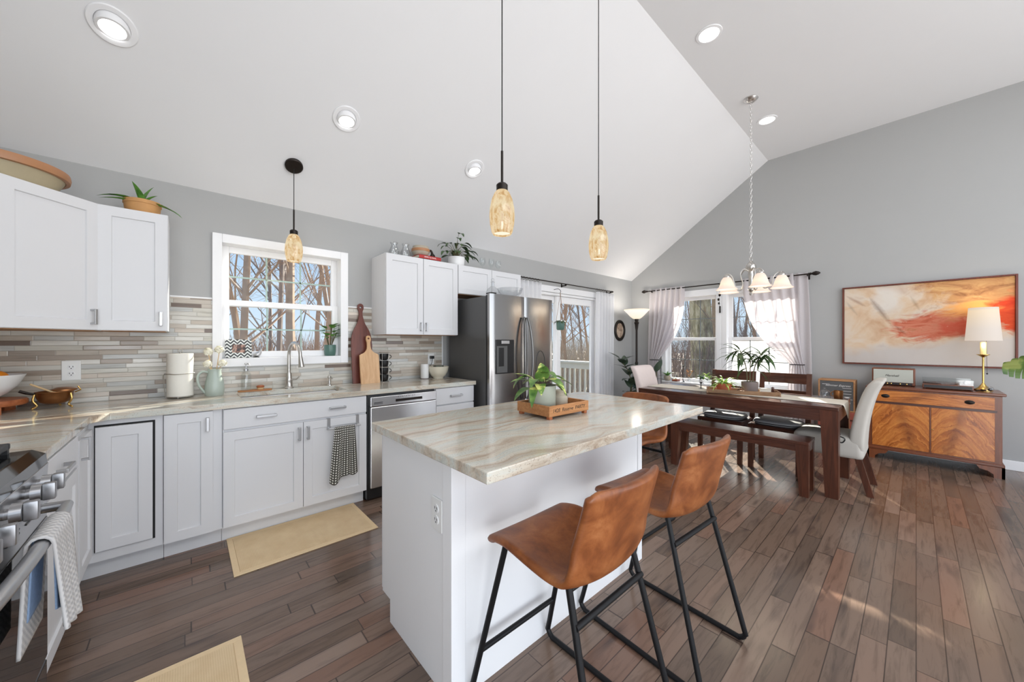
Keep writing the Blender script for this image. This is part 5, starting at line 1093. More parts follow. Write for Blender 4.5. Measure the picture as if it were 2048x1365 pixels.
# espresso cups in a wire stand
ux, uy = 1.432, 3.46
t = thing('cup_stand', 'wire stand holding the stack of black cups beside the cutting boards', 'cup stand', (ux, uy, C0))
m = MB()
for a in (45, 135, 225, 315): m.cyl((ux+0.046*math.cos(R(a)), uy+0.046*math.sin(R(a)), C0+0.001), (ux+0.046*math.cos(R(a)), uy+0.046*math.sin(R(a)), 1.20), 0.0022, None, 6)
for z in (C0+0.003, 1.06, 1.198): m.tube([(ux+0.046*math.cos(a), uy+0.046*math.sin(a), z) for a in [2*math.pi*k/24 for k in range(24)]], 0.0022, 6, closed=True)
part(m, 'wire_frame', W['nickel'], t, True)
c0 = None
for k, lab in enumerate(('lowest black cup of the wire-held stack', 'second black cup from the bottom of the wire-held stack', 'third black cup from the bottom of the wire-held stack', 'topmost black cup of the wire-held stack')):
    z = C0+0.006+0.068*k
    if c0 is None:
        c0 = thing('espresso_cup', lab, 'cup', (ux, uy, z), 0, 'black cups in the wire stand')
        part(MB().lathe([(0, 0), (0.026, 0), (0.036, 0.012), (0.0405, 0.045), (0.0415, 0.062), (0.039, 0.062), (0.037, 0.045), (0.03, 0.012), (0, 0.006)], (0, 0, 0), 28), 'bowl', W['blk'], c0, True, world=False, ang=60)
        part(MB().tube([(0.038+0.020*math.sin(a)*1.0+0.008, -0.012, 0.034+0.017*math.cos(a)) for a in [R(x) for x in range(0, 181, 20)]], 0.0035, 8), 'handle', W['blk'], c0, True, world=False)
    else: dup(c0, (ux, uy, z), 0, lab)
t = thing('smart_speaker', 'small white cylinder speaker beside the cream mixing bowl', 'speaker', (1.868, 3.46, C0))
part(MB().lathe([(0, 0.9215), (0.040, 0.9215), (0.042, 0.926), (0.042, 1.062), (0.038, 1.070), (0, 1.071)], (1.868, 3.46, 0), 32), 'body', W['plastic'], t, True); part(MB().lathe([(0, C0), (0.041, C0), (0.041, 0.9215), (0, 0.9215)], (1.868, 3.46, 0), 32), 'foot', W['greypot'], t, True)
mx, my = 2.010, 3.425
t = thing('mixing_bowl', 'cream ceramic mixing bowl next to the refrigerator', 'bowl', (mx, my, C0))
part(MB().lathe([(0, C0), (0.052, C0), (0.054, 0.925), (0.075, 0.942), (0.100, 0.985), (0.112, 1.040), (0.108, 1.041), (0.094, 0.99), (0.07, 0.95), (0, 0.938)], (mx, my, 0), 40), 'bowl', W['cream'], t, True, ang=60)
o = solo(MB().prism([(mx-0.05, my-0.04), (mx+0.02, my-0.055), (mx+0.06, my-0.01), (mx+0.03, my+0.045), (mx-0.04, my+0.035)], 1.012, 1.052, 'z'), 'folded_cloth', plain('grey_green_cloth', sr(120, 122, 108), 0.9, 0, 0.1, 40), 'folded grey-green cloth inside the cream mixing bowl', 'cloth')
t = thing('plug_adapter', 'black plug adapter with a cord in the outlet behind the mixing bowl', 'plug', (2.0, 3.55, 1.11))
part(MB().box(1.981, 2.019, 3.520, 3.5598, 1.118, 1.150, 0.004), 'block', W['blk'], t); part(MB().tube(smooth_path([(2.0, 3.528, 1.118), (1.995, 3.524, 1.09), (1.985, 3.535, 1.055), (1.965, 3.54, 1.0), (1.93, 3.52, 0.93), (1.90, 3.48, 0.921)], 5), 0.0025, 6), 'cord', W['cord'], t, True)
# hand towel on a bar over the sink door
t = thing('towel_bar', 'over-door steel bar on the right sink cabinet door holding the dotted towel', 'towel bar', (0.90, 2.93, 0.55))
part(MB().cyl((0.785, 2.918, 0.652), (1.020, 2.918, 0.652), 0.006, None, 12), 'bar', W['steelh'], t, True)
for x in (0.797, 1.007): part(MB().box(x-0.011, x+0.011, 2.9515, 2.9545, 0.645, 0.7235).box(x-0.011, x+0.011, 2.9515, 2.977, 0.7235, 0.726).box(x-0.006, x+0.006, 2.918, 2.954, 0.646, 0.658, 0.002), 'hook', W['steelh'], t)
nu, nv = 40, 50
def hf(u, v):
    s = 2*u-1; L = 0.37-0.03*s+0.03*max(0, math.sin(u*9)); wv = 0.070+0.028*v
    fold = 0.012*math.sin(u*6.2832*2.6+0.8)*min(1, v*2.2)
    if v < 0.06: a = math.pi*(0.5-v/0.06*0.5); return (0.900+s*wv, 2.918-0.0085*math.cos(a)*1.0, 0.652+0.0085*math.sin(a))
    w_ = (v-0.06)/0.94; return (0.900+s*wv-0.012*w_, 2.908+fold-0.008*w_, 0.652-L*w_)
o = solo(MB().grid(hf, nu, nv), 'hand_towel', W['dots'], 'charcoal towel with white dots hanging on the sink cabinet door bar', 'towel', True, ang=180); uvgrid(o, nu, nv); mods(o, solid=0.004)
# waffle towel on the oven handle
nu, nv = 30, 60
def drape(yc, half, xh, zt, rr, Li, Lo, sp, wob):
    def f(u, v):
        s = 2*u-1; y = yc+s*half; fl = wob*math.sin(u*6.2832*1.4+1.0)
        if v < 0.42: w_ = 1-v/0.42; return (xh-rr-0.004*w_, y-0.035*w_*half/0.1, zt-Li*w_)
        if v < 0.52: a = math.pi*(1-(v-0.42)/0.10); return (xh+rr*math.cos(a), y, zt+rr*math.sin(a))
        w_ = (v-0.52)/0.48; return (xh+rr+(sp+abs(fl))*w_, y+0.014*s*w_, zt-(Lo+0.03*s)*w_)
    return f
o = solo(MB().grid(drape(1.672, 0.098, -0.2935, 0.752, 0.024, 0.27, 0.27, 0.012, 0.014), nu, nv), 'kitchen_towel', W['waffle'], 'grey waffle kitchen towel hanging over the oven handle', 'towel', True, ang=180); uvgrid(o, nu, nv); mods(o, solid=0.007)
o = solo(MB().grid(drape(1.665, 0.06, -0.2935, 0.752, 0.0185, 0.20, 0.22, 0.003, 0.004), 12, 50), 'kitchen_towel', W['bluecloth'], 'blue speckled kitchen towel under the grey one on the oven handle', 'towel', True, ang=180); mods(o, solid=0.003)
# mats
def mat_(name, label, x0, x1, y0, y1, rz=0):
    t = thing(name, label, 'mat', ((x0+x1)/2, (y0+y1)/2, 0), rz); w, h = (x1-x0)/2, (y1-y0)/2
    part(MB().box(-w+0.03, w-0.03, -h+0.03, h-0.03, 0.0008, 0.0075, 0.003), 'weave', W['rug'], t, world=False)
    m = MB(); frame_ring(m, -w, w, 0, 1, 0, 0, 0) if False else None
    for a in ((-w, w, -h, -h+0.03), (-w, w, h-0.03, h), (-w, -w+0.03, -h+0.03, h-0.03), (w-0.03, w, -h+0.03, h-0.03)): m.box(a[0], a[1], a[2], a[3], 0.0008, 0.0062, 0.002)
    part(m, 'border', W['rugedge'], t, world=False); return t
mat_('floor_mat', 'straw floor mat in front of the sink cabinet', 0.195, 1.000, 2.515, 3.030)
mat_('floor_mat', 'straw floor mat at the bottom edge in front of the range', -0.235, 0.180, 1.23, 1.995)
# on the wall cabinets
zc = 2.1215
t = thing('dough_bowl', 'large buff stoneware bowl with brown rim on the corner wall cabinet', 'bowl', (-0.745, 3.22, zc))
part(MB().lathe([(0, zc), (0.185, zc), (0.202, 2.145), (0.232, 2.202), (0.238, 2.218), (0.228, 2.218), (0.222, 2.202), (0.192, 2.146), (0, 2.135)], (-0.745, 3.22, 0), 48), 'bowl', W['stonel'], t, True, ang=50)
part(MB().lathe([(0.236, 2.202), (0.252, 2.204), (0.256, 2.222), (0.252, 2.244), (0.238, 2.248), (0.226, 2.232), (0.228, 2.218)], (-0.745, 3.22, 0), 48, closed=True), 'rim', W['brownrim'], t, True, label='brown glazed rim')
t = thing('potted_plant', 'strap-leaved plant in an ochre pot on the narrow wall cabinet', 'plant', (-0.215, 3.41, zc))
part(MB().lathe([(0, zc), (0.062, zc), (0.085, 2.17), (0.088, 2.20), (0.092, 2.202), (0.092, 2.225), (0.084, 2.225), (0.08, 2.19), (0, 2.18)], (-0.215, 3.41, 0), 32), 'pot', W['oldterra'], t, True, ang=50)
part(MB().lathe([(0, 2.20), (0.082, 2.20), (0.082, 2.206), (0, 2.212)], (-0.215, 3.41, 0), 24), 'soil', W['soil'], t)
m = MB()
for dx, dy, dz, L, w_, bd in ((-0.9, -0.35, 0.55, 0.22, 0.05, 1.0), (-1, -0.5, 0.25, 0.21, 0.048, 0.6), (1, -0.5, 0.30, 0.24, 0.062, 1.0), (-0.15, -0.2, 1, 0.15, 0.045, 0.5), (0.15, 0.1, 1, 0.16, 0.05, 0.4), (0.4, -0.2, 0.9, 0.11, 0.03, 0.7), (-0.4, -0.8, 0.4, 0.10, 0.03, 1.6), (0.5, 0.4, 0.6, 0.14, 0.035, 0.8), (-0.5, 0.5, 0.6, 0.14, 0.035, 0.8)): m.leaf((-0.215, 3.41, 2.205), (dx, dy, dz), L, w_, bd, 0.35)
part(m, 'leaves', W['leafg'], t, True, ang=180)
for k, (x, y, lab) in enumerate(((1.515, 3.42, 'clear glass carafe on the two-door wall cabinet, left of the pair'), (1.625, 3.40, 'clear glass carafe on the two-door wall cabinet, right of the pair beside the books'))):
    if k == 0:
        c0 = thing('glass_carafe', lab, 'carafe', (x, y, zc), 0, 'carafes on the wall cabinet')
        part(MB().lathe([(0, 0), (0.045, 0), (0.052, 0.02), (0.05, 0.07), (0.032, 0.11), (0.026, 0.13), (0.038, 0.155), (0.0365, 0.156), (0.024, 0.131), (0.030, 0.109), (0.048, 0.069), (0.049, 0.02), (0, 0.006)], (0, 0, 0), 28), 'vessel', W['cut'], c0, True, world=False, ang=70)
    else: dup(c0, (x, y, zc), 0, lab)
red = plain('red_book_cloth', sr(176, 44, 42), 0.5); paper = plain('book_pages', sr(226, 216, 196), 0.8)
def book(label, c, size, z, col, rz, txt=None):
    t = thing('book', label, 'book', (c[0], c[1], z), R(rz), 'books on the wall cabinet'); w, d, h = size; w /= 2; d /= 2
    part(MB().box(-w+0.003, w-0.003, -d+0.003, d-0.003, 0.004, h-0.004), 'pages', paper, t, world=False)
    part(MB().box(-w, w, -d, d, 0.0005, 0.004).box(-w, w, -d, d, h-0.004, h).box(-w, w, -d, -d+0.003, 0.0005, h), 'cover', col, t, world=False)
    if txt: text(txt, h*0.55, RM[t.name] @ Matrix.Translation((0, -d-0.0003, h*0.5)), W['chalk'], 'lettering', t, 0.0003)
    return t
book('thick book with dark cover at the bottom of the pair on the wall cabinet', (1.835, 3.42), (0.25, 0.19, 0.022), zc, plain('dark_book_cloth', sr(60, 56, 54), 0.6), -3)
book('red book with white lettering on its spine, on the wall cabinet', (1.850, 3.405), (0.255, 0.185, 0.036), zc+0.0222, red, 2, 'SIMPLY & PAPAL')
bz = zc+0.0587
t = thing('stoneware_bowl', 'banded brown stoneware bowl on top of the red book', 'bowl', (1.80, 3.42, bz))
part(MB().lathe([(0, bz), (0.055, bz), (0.075, bz+0.02), (0.090, bz+0.05), (0.0905, bz+0.075), (0.078, bz+0.095), (0.080, bz+0.103), (0.072, bz+0.104), (0.068, bz+0.09), (0.07, bz+0.04), (0, bz+0.02)], (1.80, 3.42, 0), 36), 'bowl', W['stone'], t, True, ang=60)
part(MB().lathe([(0.0902, bz+0.048), (0.0925, bz+0.05), (0.0928, bz+0.075), (0.0905, bz+0.077)], (1.80, 3.42, 0), 36, closed=True), 'band', W['brownrim'], t, True)
m = MB(); m.ball((1.928, 3.40, bz+0.024), 0.024, 14, 10, (1.2, 0.8, 1)); m.tube(smooth_path([(1.925, 3.40, bz+0.03), (1.918, 3.40, bz+0.06), (1.905, 3.40, bz+0.078), (1.890, 3.40, bz+0.082)], 4), [0.018, 0.016, 0.014, 0.013, 0.012, 0.011, 0.011, 0.012, 0.012, 0.010, 0.008, 0.006, 0.003], 8)
solo(m, 'bird_figurine', W['bronze'], 'small dark bird figurine standing on the red book', 'figurine', True)
gx, gy = 2.225, 3.405
t = thing('potted_plant', 'peace lily in a glossy white pot on the wall cabinet', 'plant', (gx, gy, zc))
part(MB().lathe([(0, zc), (0.07, zc), (0.088, 2.16), (0.094, 2.235), (0.09, 2.236), (0.084, 2.165), (0, 2.15)], (gx, gy, 0), 36), 'pot', W['cerw'], t, True, ang=60)
part(MB().lathe([(0, 2.215), (0.087, 2.215), (0.087, 2.218), (0, 2.222)], (gx, gy, 0), 24), 'soil', W['soil'], t)
rnd = random.Random(11); m = MB(); ms = MB()
for k in range(30):
    a = R(rnd.uniform(0, 360)); el = rnd.uniform(0.15, 1.25); hgt = rnd.uniform(0.06, 0.22) if k < 26 else rnd.uniform(0.22, 0.31)
    r_ = (0.05+0.14*math.cos(el)*rnd.uniform(0.6, 1.1)) if k < 26 else 0.05; p = Vector((gx+r_*math.cos(a), gy-0.02+0.7*r_*math.sin(a), 2.225+hgt*math.sin(el)))
    ms.tube(smooth_path([(gx+0.02*math.cos(a), gy+0.02*math.sin(a), 2.21), (gx+r_*0.4*math.cos(a), gy+r_*0.4*math.sin(a), 2.22+hgt*0.6), p], 3), 0.0018, 5)
    m.leaf(p, (math.cos(a), math.sin(a)*0.8-0.2, 0.25), rnd.uniform(0.10, 0.15), rnd.uniform(0.042, 0.062), 1.3, 0.2, 0.42)
part(m, 'leaves', W['leafd'], t, True, ang=180); part(ms, 'stems', W['stem'], t, True)
solo(MB().lathe([(0, zc), (0.03, zc), (0.034, zc+0.012), (0.03, zc+0.03), (0.024, zc+0.032), (0, zc+0.032)], (2.475, 3.38, 0), 24), 'small_dish', W['stone'], 'tiny stoneware dish right of the peace lily', 'dish', True)
gl = None
for x, y, lab in ((2.60, 3.42, 'clear wine glass on the cabinet above the refrigerator, left of three'), (2.72, 3.40, 'clear wine glass on the cabinet above the refrigerator, middle of three'), (2.84, 3.42, 'clear wine glass on the cabinet above the refrigerator, right of three')):
    if gl is None:
        gl = thing('wine_glass', lab, 'glass', (x, y, zc), 0, 'wine glasses above the refrigerator')
        part(MB().lathe([(0, 0), (0.034, 0), (0.034, 0.002), (0.005, 0.006), (0.0035, 0.07), (0.02, 0.085), (0.036, 0.11), (0.037, 0.14), (0.031, 0.175), (0.0302, 0.175), (0.036, 0.14), (0.035, 0.111), (0.018, 0.088), (0, 0.082)], (0, 0, 0), 28), 'vessel', W['clear'], gl, True, world=False, ang=70)
    else: dup(gl, (x, y, zc), 0, lab)
# on the refrigerator
zr = 1.7762
def rcut(name, label, x, y, prof, n, cat):
    m = MB(); c = Vector((x, y, zr)); out = []
    for r, z, am in prof: out.append([c+Vector(((r+am*(k % 2))*math.cos(2*math.pi*k/n), (r+am*(k % 2))*math.sin(2*math.pi*k/n), z)) for k in range(n)])
    m.rings(out); t = thing(name, label, cat, (x, y, zr)); part(m, 'vessel', W['cut'], t, True, ang=20); return t
t = rcut('glass_decanter', 'cut glass decanter with a stopper on top of the refrigerator', 2.36, 2.93, [(0.04, 0, 0), (0.062, 0.012, 0.003), (0.068, 0.04, 0.004), (0.055, 0.07, 0.004), (0.026, 0.095, 0), (0.018, 0.105, 0), (0.018, 0.14, 0), (0.024, 0.148, 0)], 24, 'decanter')
part(MB().ball((2.36, 2.93, zr+0.168), 0.019, 8, 6), 'stopper', W['cut'], t)
rcut('cut_glass_bowl', 'cut glass fruit bowl on top of the refrigerator', 2.60, 2.93, [(0.05, 0, 0), (0.085, 0.012, 0.003), (0.118, 0.05, 0.005), (0.135, 0.10, 0.006), (0.128, 0.10, 0.006), (0.11, 0.05, 0.004), (0.05, 0.012, 0)], 36, 'bowl')
# inside the sink window: photo frame, little figurine, potted plant
def zig():
    t = NT('black_white_zigzag'); X = t.sep(t.obj())
    tri = t.math('PINGPONG', t.math('ADD', X[0], 1.0), 0.022); f = t.math('FRACT', t.math('DIVIDE', t.math('ADD', X[2], tri), 0.026))
    return t.bsdf(t.ramp(f, [(0.0, sr(44, 46, 48)), (0.5, sr(222, 224, 220))], 'CONSTANT'), 0.4)
ZS = 1.1755
t = thing('photo_frame', 'black and white zigzag photo frame standing in the sink window', 'photo frame', (0.312, 3.615, ZS))
MF = Matrix.Translation((0.312, 3.600, ZS+0.001)) @ Matrix.Rotation(R(-9), 4, 'X') @ Matrix.Rotation(R(8), 4, 'Z')
m = MB(MF); frame_ring(m, -0.086, 0.086, 0, 0.148, 0.042, 0, 0.012, 0.002); part(m, 'frame', zig(), t)
def photo():
    t = NT('family_snapshot'); n = t.noise(t.map(t.obj(), (30, 30, 22)), 1.0, 2, 0.5)
    return t.bsdf(t.ramp(n, [(0.35, sr(40, 34, 34)), (0.47, sr(92, 60, 48)), (0.56, sr(196, 150, 130)), (0.68, sr(70, 76, 70))]), 0.3)
part(MB(MF).box(-0.046, 0.046, 0.004, 0.008, 0.040, 0.108), 'photograph', photo(), t)
part(MB(MF).prism([(0.012, 0.002), (0.045, 0.008), (0.012, 0.10)], -0.01, 0.01, 'x'), 'easel', W['blk'], t)
t = thing('fish_figurine', 'small silver fish-shaped figurine beside the zigzag frame in the sink window', 'figurine', (0.43, 3.605, ZS))
m = MB(); m.tube(smooth_path([(0.405, 3.605, ZS+0.018), (0.422, 3.605, ZS+0.022), (0.440, 3.605, ZS+0.03), (0.455, 3.605, ZS+0.055), (0.458, 3.605, ZS+0.072)], 4), [0.006+0.012*math.sin(math.pi*min(1, k/13)) for k in range(17)], 10); part(m, 'body', W['steelh'], t, True)
part(MB().leaf((0.457, 3.605, ZS+0.068), (0.6, 0, 1), 0.04, 0.035, 0.3, 0.2, 1.0).leaf((0.457, 3.605, ZS+0.068), (-0.5, 0, 1), 0.035, 0.03, 0.3, 0.2, 1.0), 'tail', W['steelh'], t, True); part(MB().box(0.405, 0.445, 3.592, 3.618, ZS, ZS+0.007, 0.002), 'stand', W['blk'], t)
gx, gy = 0.985, 3.612
t = thing('potted_plant', 'bushy green plant in a dark green pot at the right of the sink window', 'plant', (gx, gy, ZS))
part(MB().lathe([(0, ZS), (0.040, ZS), (0.046, ZS+0.01), (0.050, ZS+0.05), (0.0505, ZS+0.10), (0.046, ZS+0.10), (0.045, ZS+0.05), (0, ZS+0.04)], (gx, gy, 0), 32), 'pot', W['greenpot'], t, True, ang=60)
part(MB().lathe([(0, ZS+0.085), (0.046, ZS+0.085), (0, ZS+0.088)], (gx, gy, 0), 20), 'soil', W['soil'], t)
rnd = random.Random(5); m = MB(); ms = MB()
for k in range(30):
    a = R(rnd.uniform(0, 360)); h = rnd.uniform(0.07, 0.19); r_ = 0.02+0.05*rnd.random(); p = Vector((gx+r_*math.cos(a), gy-0.01+0.6*r_*math.sin(a), ZS+0.09+h))
    if k % 2 == 0: ms.tube([(gx+0.012*math.cos(a), gy+0.012*math.sin(a), ZS+0.085), p], 0.0025, 5)
    m.leaf(p, (math.cos(a), 0.6*math.sin(a)-0.15, 0.8), rnd.uniform(0.055, 0.085), rnd.uniform(0.035, 0.048), 0.9, 0.15, 0.5)
part(m, 'leaves', W['leafg'], t, True, ang=180); part(ms, 'stems', W['stem'], t, True)
# island tray with plant and jug
t = thing('serving_tray', 'small footed wooden tray with black lettering on the island', 'tray', (1.485, 1.33, C0), R(0))
tx0, tx1, ty0, ty1 = 1.335, 1.645, 1.205, 1.445
MT = Matrix.Translation((1.49, 1.325, 0)) @ Matrix.Rotation(R(-1.5), 4, 'Z') @ Matrix.Translation((-1.49, -1.325, 0)); zt = C0+0.018
part(MB(MT).box(tx0+0.005, tx1-0.005, ty0+0.005, ty1-0.005, zt, zt+0.008), 'base', W['pinex'], t)
m = MB(MT); m.box(tx0, tx1, ty0, ty0+0.012, zt-0.003, zt+0.05, 0.002).box(tx0, tx1, ty1-0.012, ty1, zt-0.003, zt+0.05, 0.002).box(tx0, tx0+0.012, ty0+0.012, ty1-0.012, zt-0.003, zt+0.05, 0.002).box(tx1-0.012, tx1, ty0+0.012, ty1-0.012, zt-0.003, zt+0.05, 0.002); part(m, 'rim', W['pinex'], t)
for x in (tx0+0.018, tx1-0.018):
    for y in (ty0+0.016, ty1-0.016): part(MB(MT).box(x-0.011, x+0.011, y-0.011, y+0.011, C0, zt, 0.002), 'foot', W['cherry'], t)
text('1428  Reserve  PARTY', 0.027, MT @ Matrix.Translation((1.485, ty0-0.0004, zt+0.024)), W['blk'], 'lettering', t, 0.0004, 0.2)
gx, gy = 1.425, 1.345; zb = zt+0.0085
t = thing('potted_plant', 'pothos with yellow-green trailing leaves in a sage pot on the island tray', 'plant', (gx, gy, zb))
part(MB().lathe([(0, zb), (0.068, zb), (0.072, zb+0.005), (0.074, zb+0.13), (0.069, zb+0.13), (0.068, zb+0.02), (0, zb+0.015)], (gx, gy, 0), 40), 'pot', W['sagepot'], t, True, ang=60)
part(MB().lathe([(0, zb+0.115), (0.069, zb+0.115), (0.069, zb+0.117), (0, zb+0.122)], (gx, gy, 0), 28), 'soil', W['soil'], t)
part(MB().tube(smooth_path([(gx-0.035, gy+0.01, zb+0.11), (gx-0.037, gy+0.01, zb+0.24), (gx-0.022, gy+0.012, zb+0.300), (gx+0.008, gy+0.015, zb+0.312), (gx+0.034, gy+0.017, zb+0.28), (gx+0.045, gy+0.018, zb+0.2), (gx+0.045, gy+0.018, zb+0.11)], 5), 0.0022, 8), 'wire_hoop', W['cord'], t, True)
m = MB(); ms = MB()
for dx, dy, dz, ox, oz, L, w_, bd in ((-0.9, 0.3, 0.5, -0.05, 0.15, 0.13, 0.065, 0.8), (-1, 0.1, 0.1, -0.06, 0.12, 0.13, 0.06, 1.0), (-0.8, -0.6, -0.2, -0.06, 0.13, 0.15, 0.045, 0.9), (-0.6, -0.7, 0.2, -0.03, 0.14, 0.11, 0.06, 1.2), (0.1, -0.9, 0.3, 0.0, 0.16, 0.13, 0.08, 1.2), (0.35, -0.9, -0.1, 0.035, 0.15, 0.12, 0.06, 1.1), (0.9, -0.5, 0.3, 0.05, 0.15, 0.13, 0.05, 1.0), (1, 0.1, 0.35, 0.05, 0.16, 0.14, 0.045, 0.9), (0.9, -0.1, -0.1, 0.06, 0.13, 0.15, 0.05, 1.0), (-0.2, -0.3, 0.9, -0.01, 0.15, 0.13, 0.08, 0.7), (0.2, 0.3, 0.9, 0.02, 0.16, 0.12, 0.07, 0.7), (-0.5, 0.5, 0.7, -0.03, 0.15, 0.13, 0.07, 0.8), (0.5, 0.6, 0.4, 0.03, 0.14, 0.12, 0.06, 1.0), (-0.1, 0.9, 0.4, 0.0, 0.14, 0.12, 0.06, 1.0), (-0.95, 0.5, 0.2, -0.06, 0.18, 0.12, 0.06, 1.4), (0.05, -0.8, 0.6, -0.02, 0.19, 0.10, 0.07, 1.5), (-0.7, -0.4, 0.5, -0.04, 0.16, 0.13, 0.06, 1.4), (0.6, -0.7, 0.5, 0.03, 0.17, 0.11, 0.055, 1.5)):
    p = Vector((gx+ox+dx*0.02, gy+dy*0.03, zb+oz)); ms.tube(smooth_path([(gx+ox*0.3, gy, zb+0.115), (gx+ox*0.7, gy+dy*0.015, zb+oz*0.98), p], 3), 0.0018, 5); m.leaf(p, (dx, dy, dz), L, w_, bd, 0.2, 0.4)
part(m, 'leaves', W['leafv'], t, True, ang=180); part(ms, 'stems', W['stem'], t, True)
jx, jy = 1.578, 1.352
t = thing('stoneware_jug', 'small squat grey stoneware jug with a collared neck on the island tray', 'jug', (jx, jy, zb))
part(MB().lathe([(0, zb), (0.042, zb), (0.044, zb+0.004), (0.044, zb+0.05), (0.034, zb+0.062), (0.026, zb+0.066), (0.026, zb+0.074), (0.034, zb+0.086), (0.032, zb+0.090), (0.022, zb+0.078), (0, zb+0.07)], (jx, jy, 0), 36), 'jug', W['stone'], t, True, ang=60)
part(MB().tube(smooth_path([(jx+0.030, jy-0.004, zb+0.078), (jx+0.05, jy-0.008, zb+0.062), (jx+0.056, jy-0.01, zb+0.035), (jx+0.064, jy-0.012, zb+0.028)], 4), 0.004, 8), 'handle', W['steelh'], t, True)
# ---------------------------------------------------------------- things on and round the dining table
ZT = 0.7618                                           # top of the runner
tang = math.atan2(0.95-1.51, 4.34-4.14)
MTr = Matrix.Translation((4.33, 1.225, 0)) @ Matrix.Rotation(tang, 4, 'Z')
t = thing('wooden_tray', 'long narrow weathered wooden tray holding pots on the dining table', 'tray', (4.33, 1.225, ZT))
L2, w2 = 0.315, 0.105
part(MB(MTr).box(-L2+0.012, L2-0.012, -w2+0.012, w2-0.012, ZT+0.0008, ZT+0.010), 'base', W['oaktray'], t)
for s in (-1, 1): m = MB(MTr); m.prism([(s*w2, ZT+0.0008), (s*(w2-0.013), ZT+0.0008), (s*(w2+0.004), ZT+0.042), (s*(w2+0.017), ZT+0.042)], -L2, L2, 'x'); part(m, 'side_board', W['oaktray'], t)
for s in (-1, 1): part(MB(MTr).box(s*L2-0.007, s*L2+0.007, -w2-0.012, w2+0.012, ZT+0.001, ZT+0.042, 0.002), 'end_board', W['oaktray'], t)
def tp(u, v, z=0.0105): p = MTr @ Vector((u, v, 0)); return (p.x, p.y, ZT+z)
def pot(t, c, prof, mat, soilz, soilr):
    part(MB().lathe([(r, c[2]+z) for r, z in prof], (c[0], c[1], 0), 36), 'pot', mat, t, True, ang=60)
    part(MB().lathe([(0, c[2]+soilz-0.01), (soilr, c[2]+soilz-0.01), (soilr, c[2]+soilz), (0, c[2]+soilz+0.004)], (c[0], c[1], 0), 24), 'soil', W['soil'], t)
c = tp(-0.16, 0.0); t = thing('potted_plant', 'spider plant with striped leaves in a terracotta pot on the long tray', 'plant', c)
pot(t, c, [(0, 0), (0.058, 0), (0.072, 0.062), (0.078, 0.062), (0.080, 0.09), (0.074, 0.09), (0.070, 0.064), (0, 0.02)], W['terra'], 0.078, 0.073)
m = MB(); rnd = random.Random(8)
for k in range(44):
    a = R(rnd.uniform(0, 360)); el = rnd.uniform(0.25, 1.3); p = Vector((c[0]+0.02*math.cos(a), c[1]+0.02*math.sin(a), c[2]+0.085)); m.leaf(p, (math.cos(a)*math.cos(el), math.sin(a)*math.cos(el), math.sin(el)), rnd.uniform(0.11, 0.21), rnd.uniform(0.012, 0.021), 1.5, 0.3, 0.5)
for k in range(16):
    a = R(360*k/16); el = rnd.uniform(0.3, 1.2); m.leaf(Vector((c[0]-0.01, c[1]+0.17, c[2]+0.15)), (math.cos(a)*math.cos(el), math.sin(a)*math.cos(el), math.sin(el)), rnd.uniform(0.07, 0.11), 0.014, 1.4, 0.3, 0.5)
part(m, 'leaves', W['leafs'], t, True, ang=180)
part(MB().tube(smooth_path([(c[0], c[1], c[2]+0.085), (c[0]-0.005, c[1]+0.09, c[2]+0.17), (c[0]-0.01, c[1]+0.17, c[2]+0.15)], 6), 0.003, 6), 'runner_stem', W['stem'], t, True)
c = tp(0.075, -0.0); t = thing('potted_plant', 'tall dracaena with drooping dark leaves in a taupe pot on the long tray', 'plant', c)
pot(t, c, [(0, 0), (0.066, 0), (0.072, 0.008), (0.078, 0.118), (0.073, 0.118), (0.068, 0.02), (0, 0.02)], W['greypot'], 0.105, 0.073)
m = MB(); ms = MB(); rnd = random.Random(21)
for hx, hy, hz, n in ((-0.05, 0.075, 0.33, 26), (0.06, -0.085, 0.30, 22), (0.02, 0.0, 0.22, 8)):
    top = Vector((c[0]+hx, c[1]+hy, c[2]+0.11+hz)); ms.tube(smooth_path([(c[0]+hx*0.25, c[1]+hy*0.25, c[2]+0.10), (c[0]+hx*0.5, c[1]+hy*0.4, c[2]+0.11+hz*0.5), top], 5), 0.005, 7)
    for k in range(n):
        a = 2.4*k+rnd.uniform(-0.3, 0.3); el = rnd.uniform(-0.05, 1.15); p = top-Vector((0, 0, 0.10*rnd.random()))
        m.leaf(p, (math.cos(a)*math.cos(el), math.sin(a)*math.cos(el), math.sin(el)), rnd.uniform(0.19, 0.29), rnd.uniform(0.024, 0.036), rnd.uniform(0.9, 1.6), 0.25, 0.5)
part(m, 'leaves', W['leafd'], t, True, ang=180); part(ms, 'canes', W['stem'], t, True)
c = tp(0.205, -0.03); t = thing('napkin_box', 'small cream box on the long tray beside the taupe pot', 'box', c)
part(MB(Matrix.Translation(c) @ Matrix.Rotation(tang, 4, 'Z')).box(-0.045, 0.045, -0.025, 0.025, 0, 0.052, 0.003), 'box', W['runner'], t); part(MB(Matrix.Translation(c) @ Matrix.Rotation(tang, 4, 'Z')).box(-0.047, 0.047, -0.027, 0.027, 0.0525, 0.060, 0.003), 'lid', W['runner'], t)
c = tp(0.272, 0.02); t = thing('pepper_mill', 'small dark wooden mill at the right end of the long tray', 'mill', c)
part(MB().lathe([(0, c[2]), (0.017, c[2]), (0.018, c[2]+0.01), (0.013, c[2]+0.035), (0.016, c[2]+0.05), (0, c[2]+0.052)], (c[0], c[1], 0), 20), 'body', W['walnutz'], t, True); part(MB().lathe([(0, c[2]+0.052), (0.014, c[2]+0.054), (0.012, c[2]+0.066), (0, c[2]+0.072)], (c[0], c[1], 0), 20), 'knob', W['walnutz'], t, True)
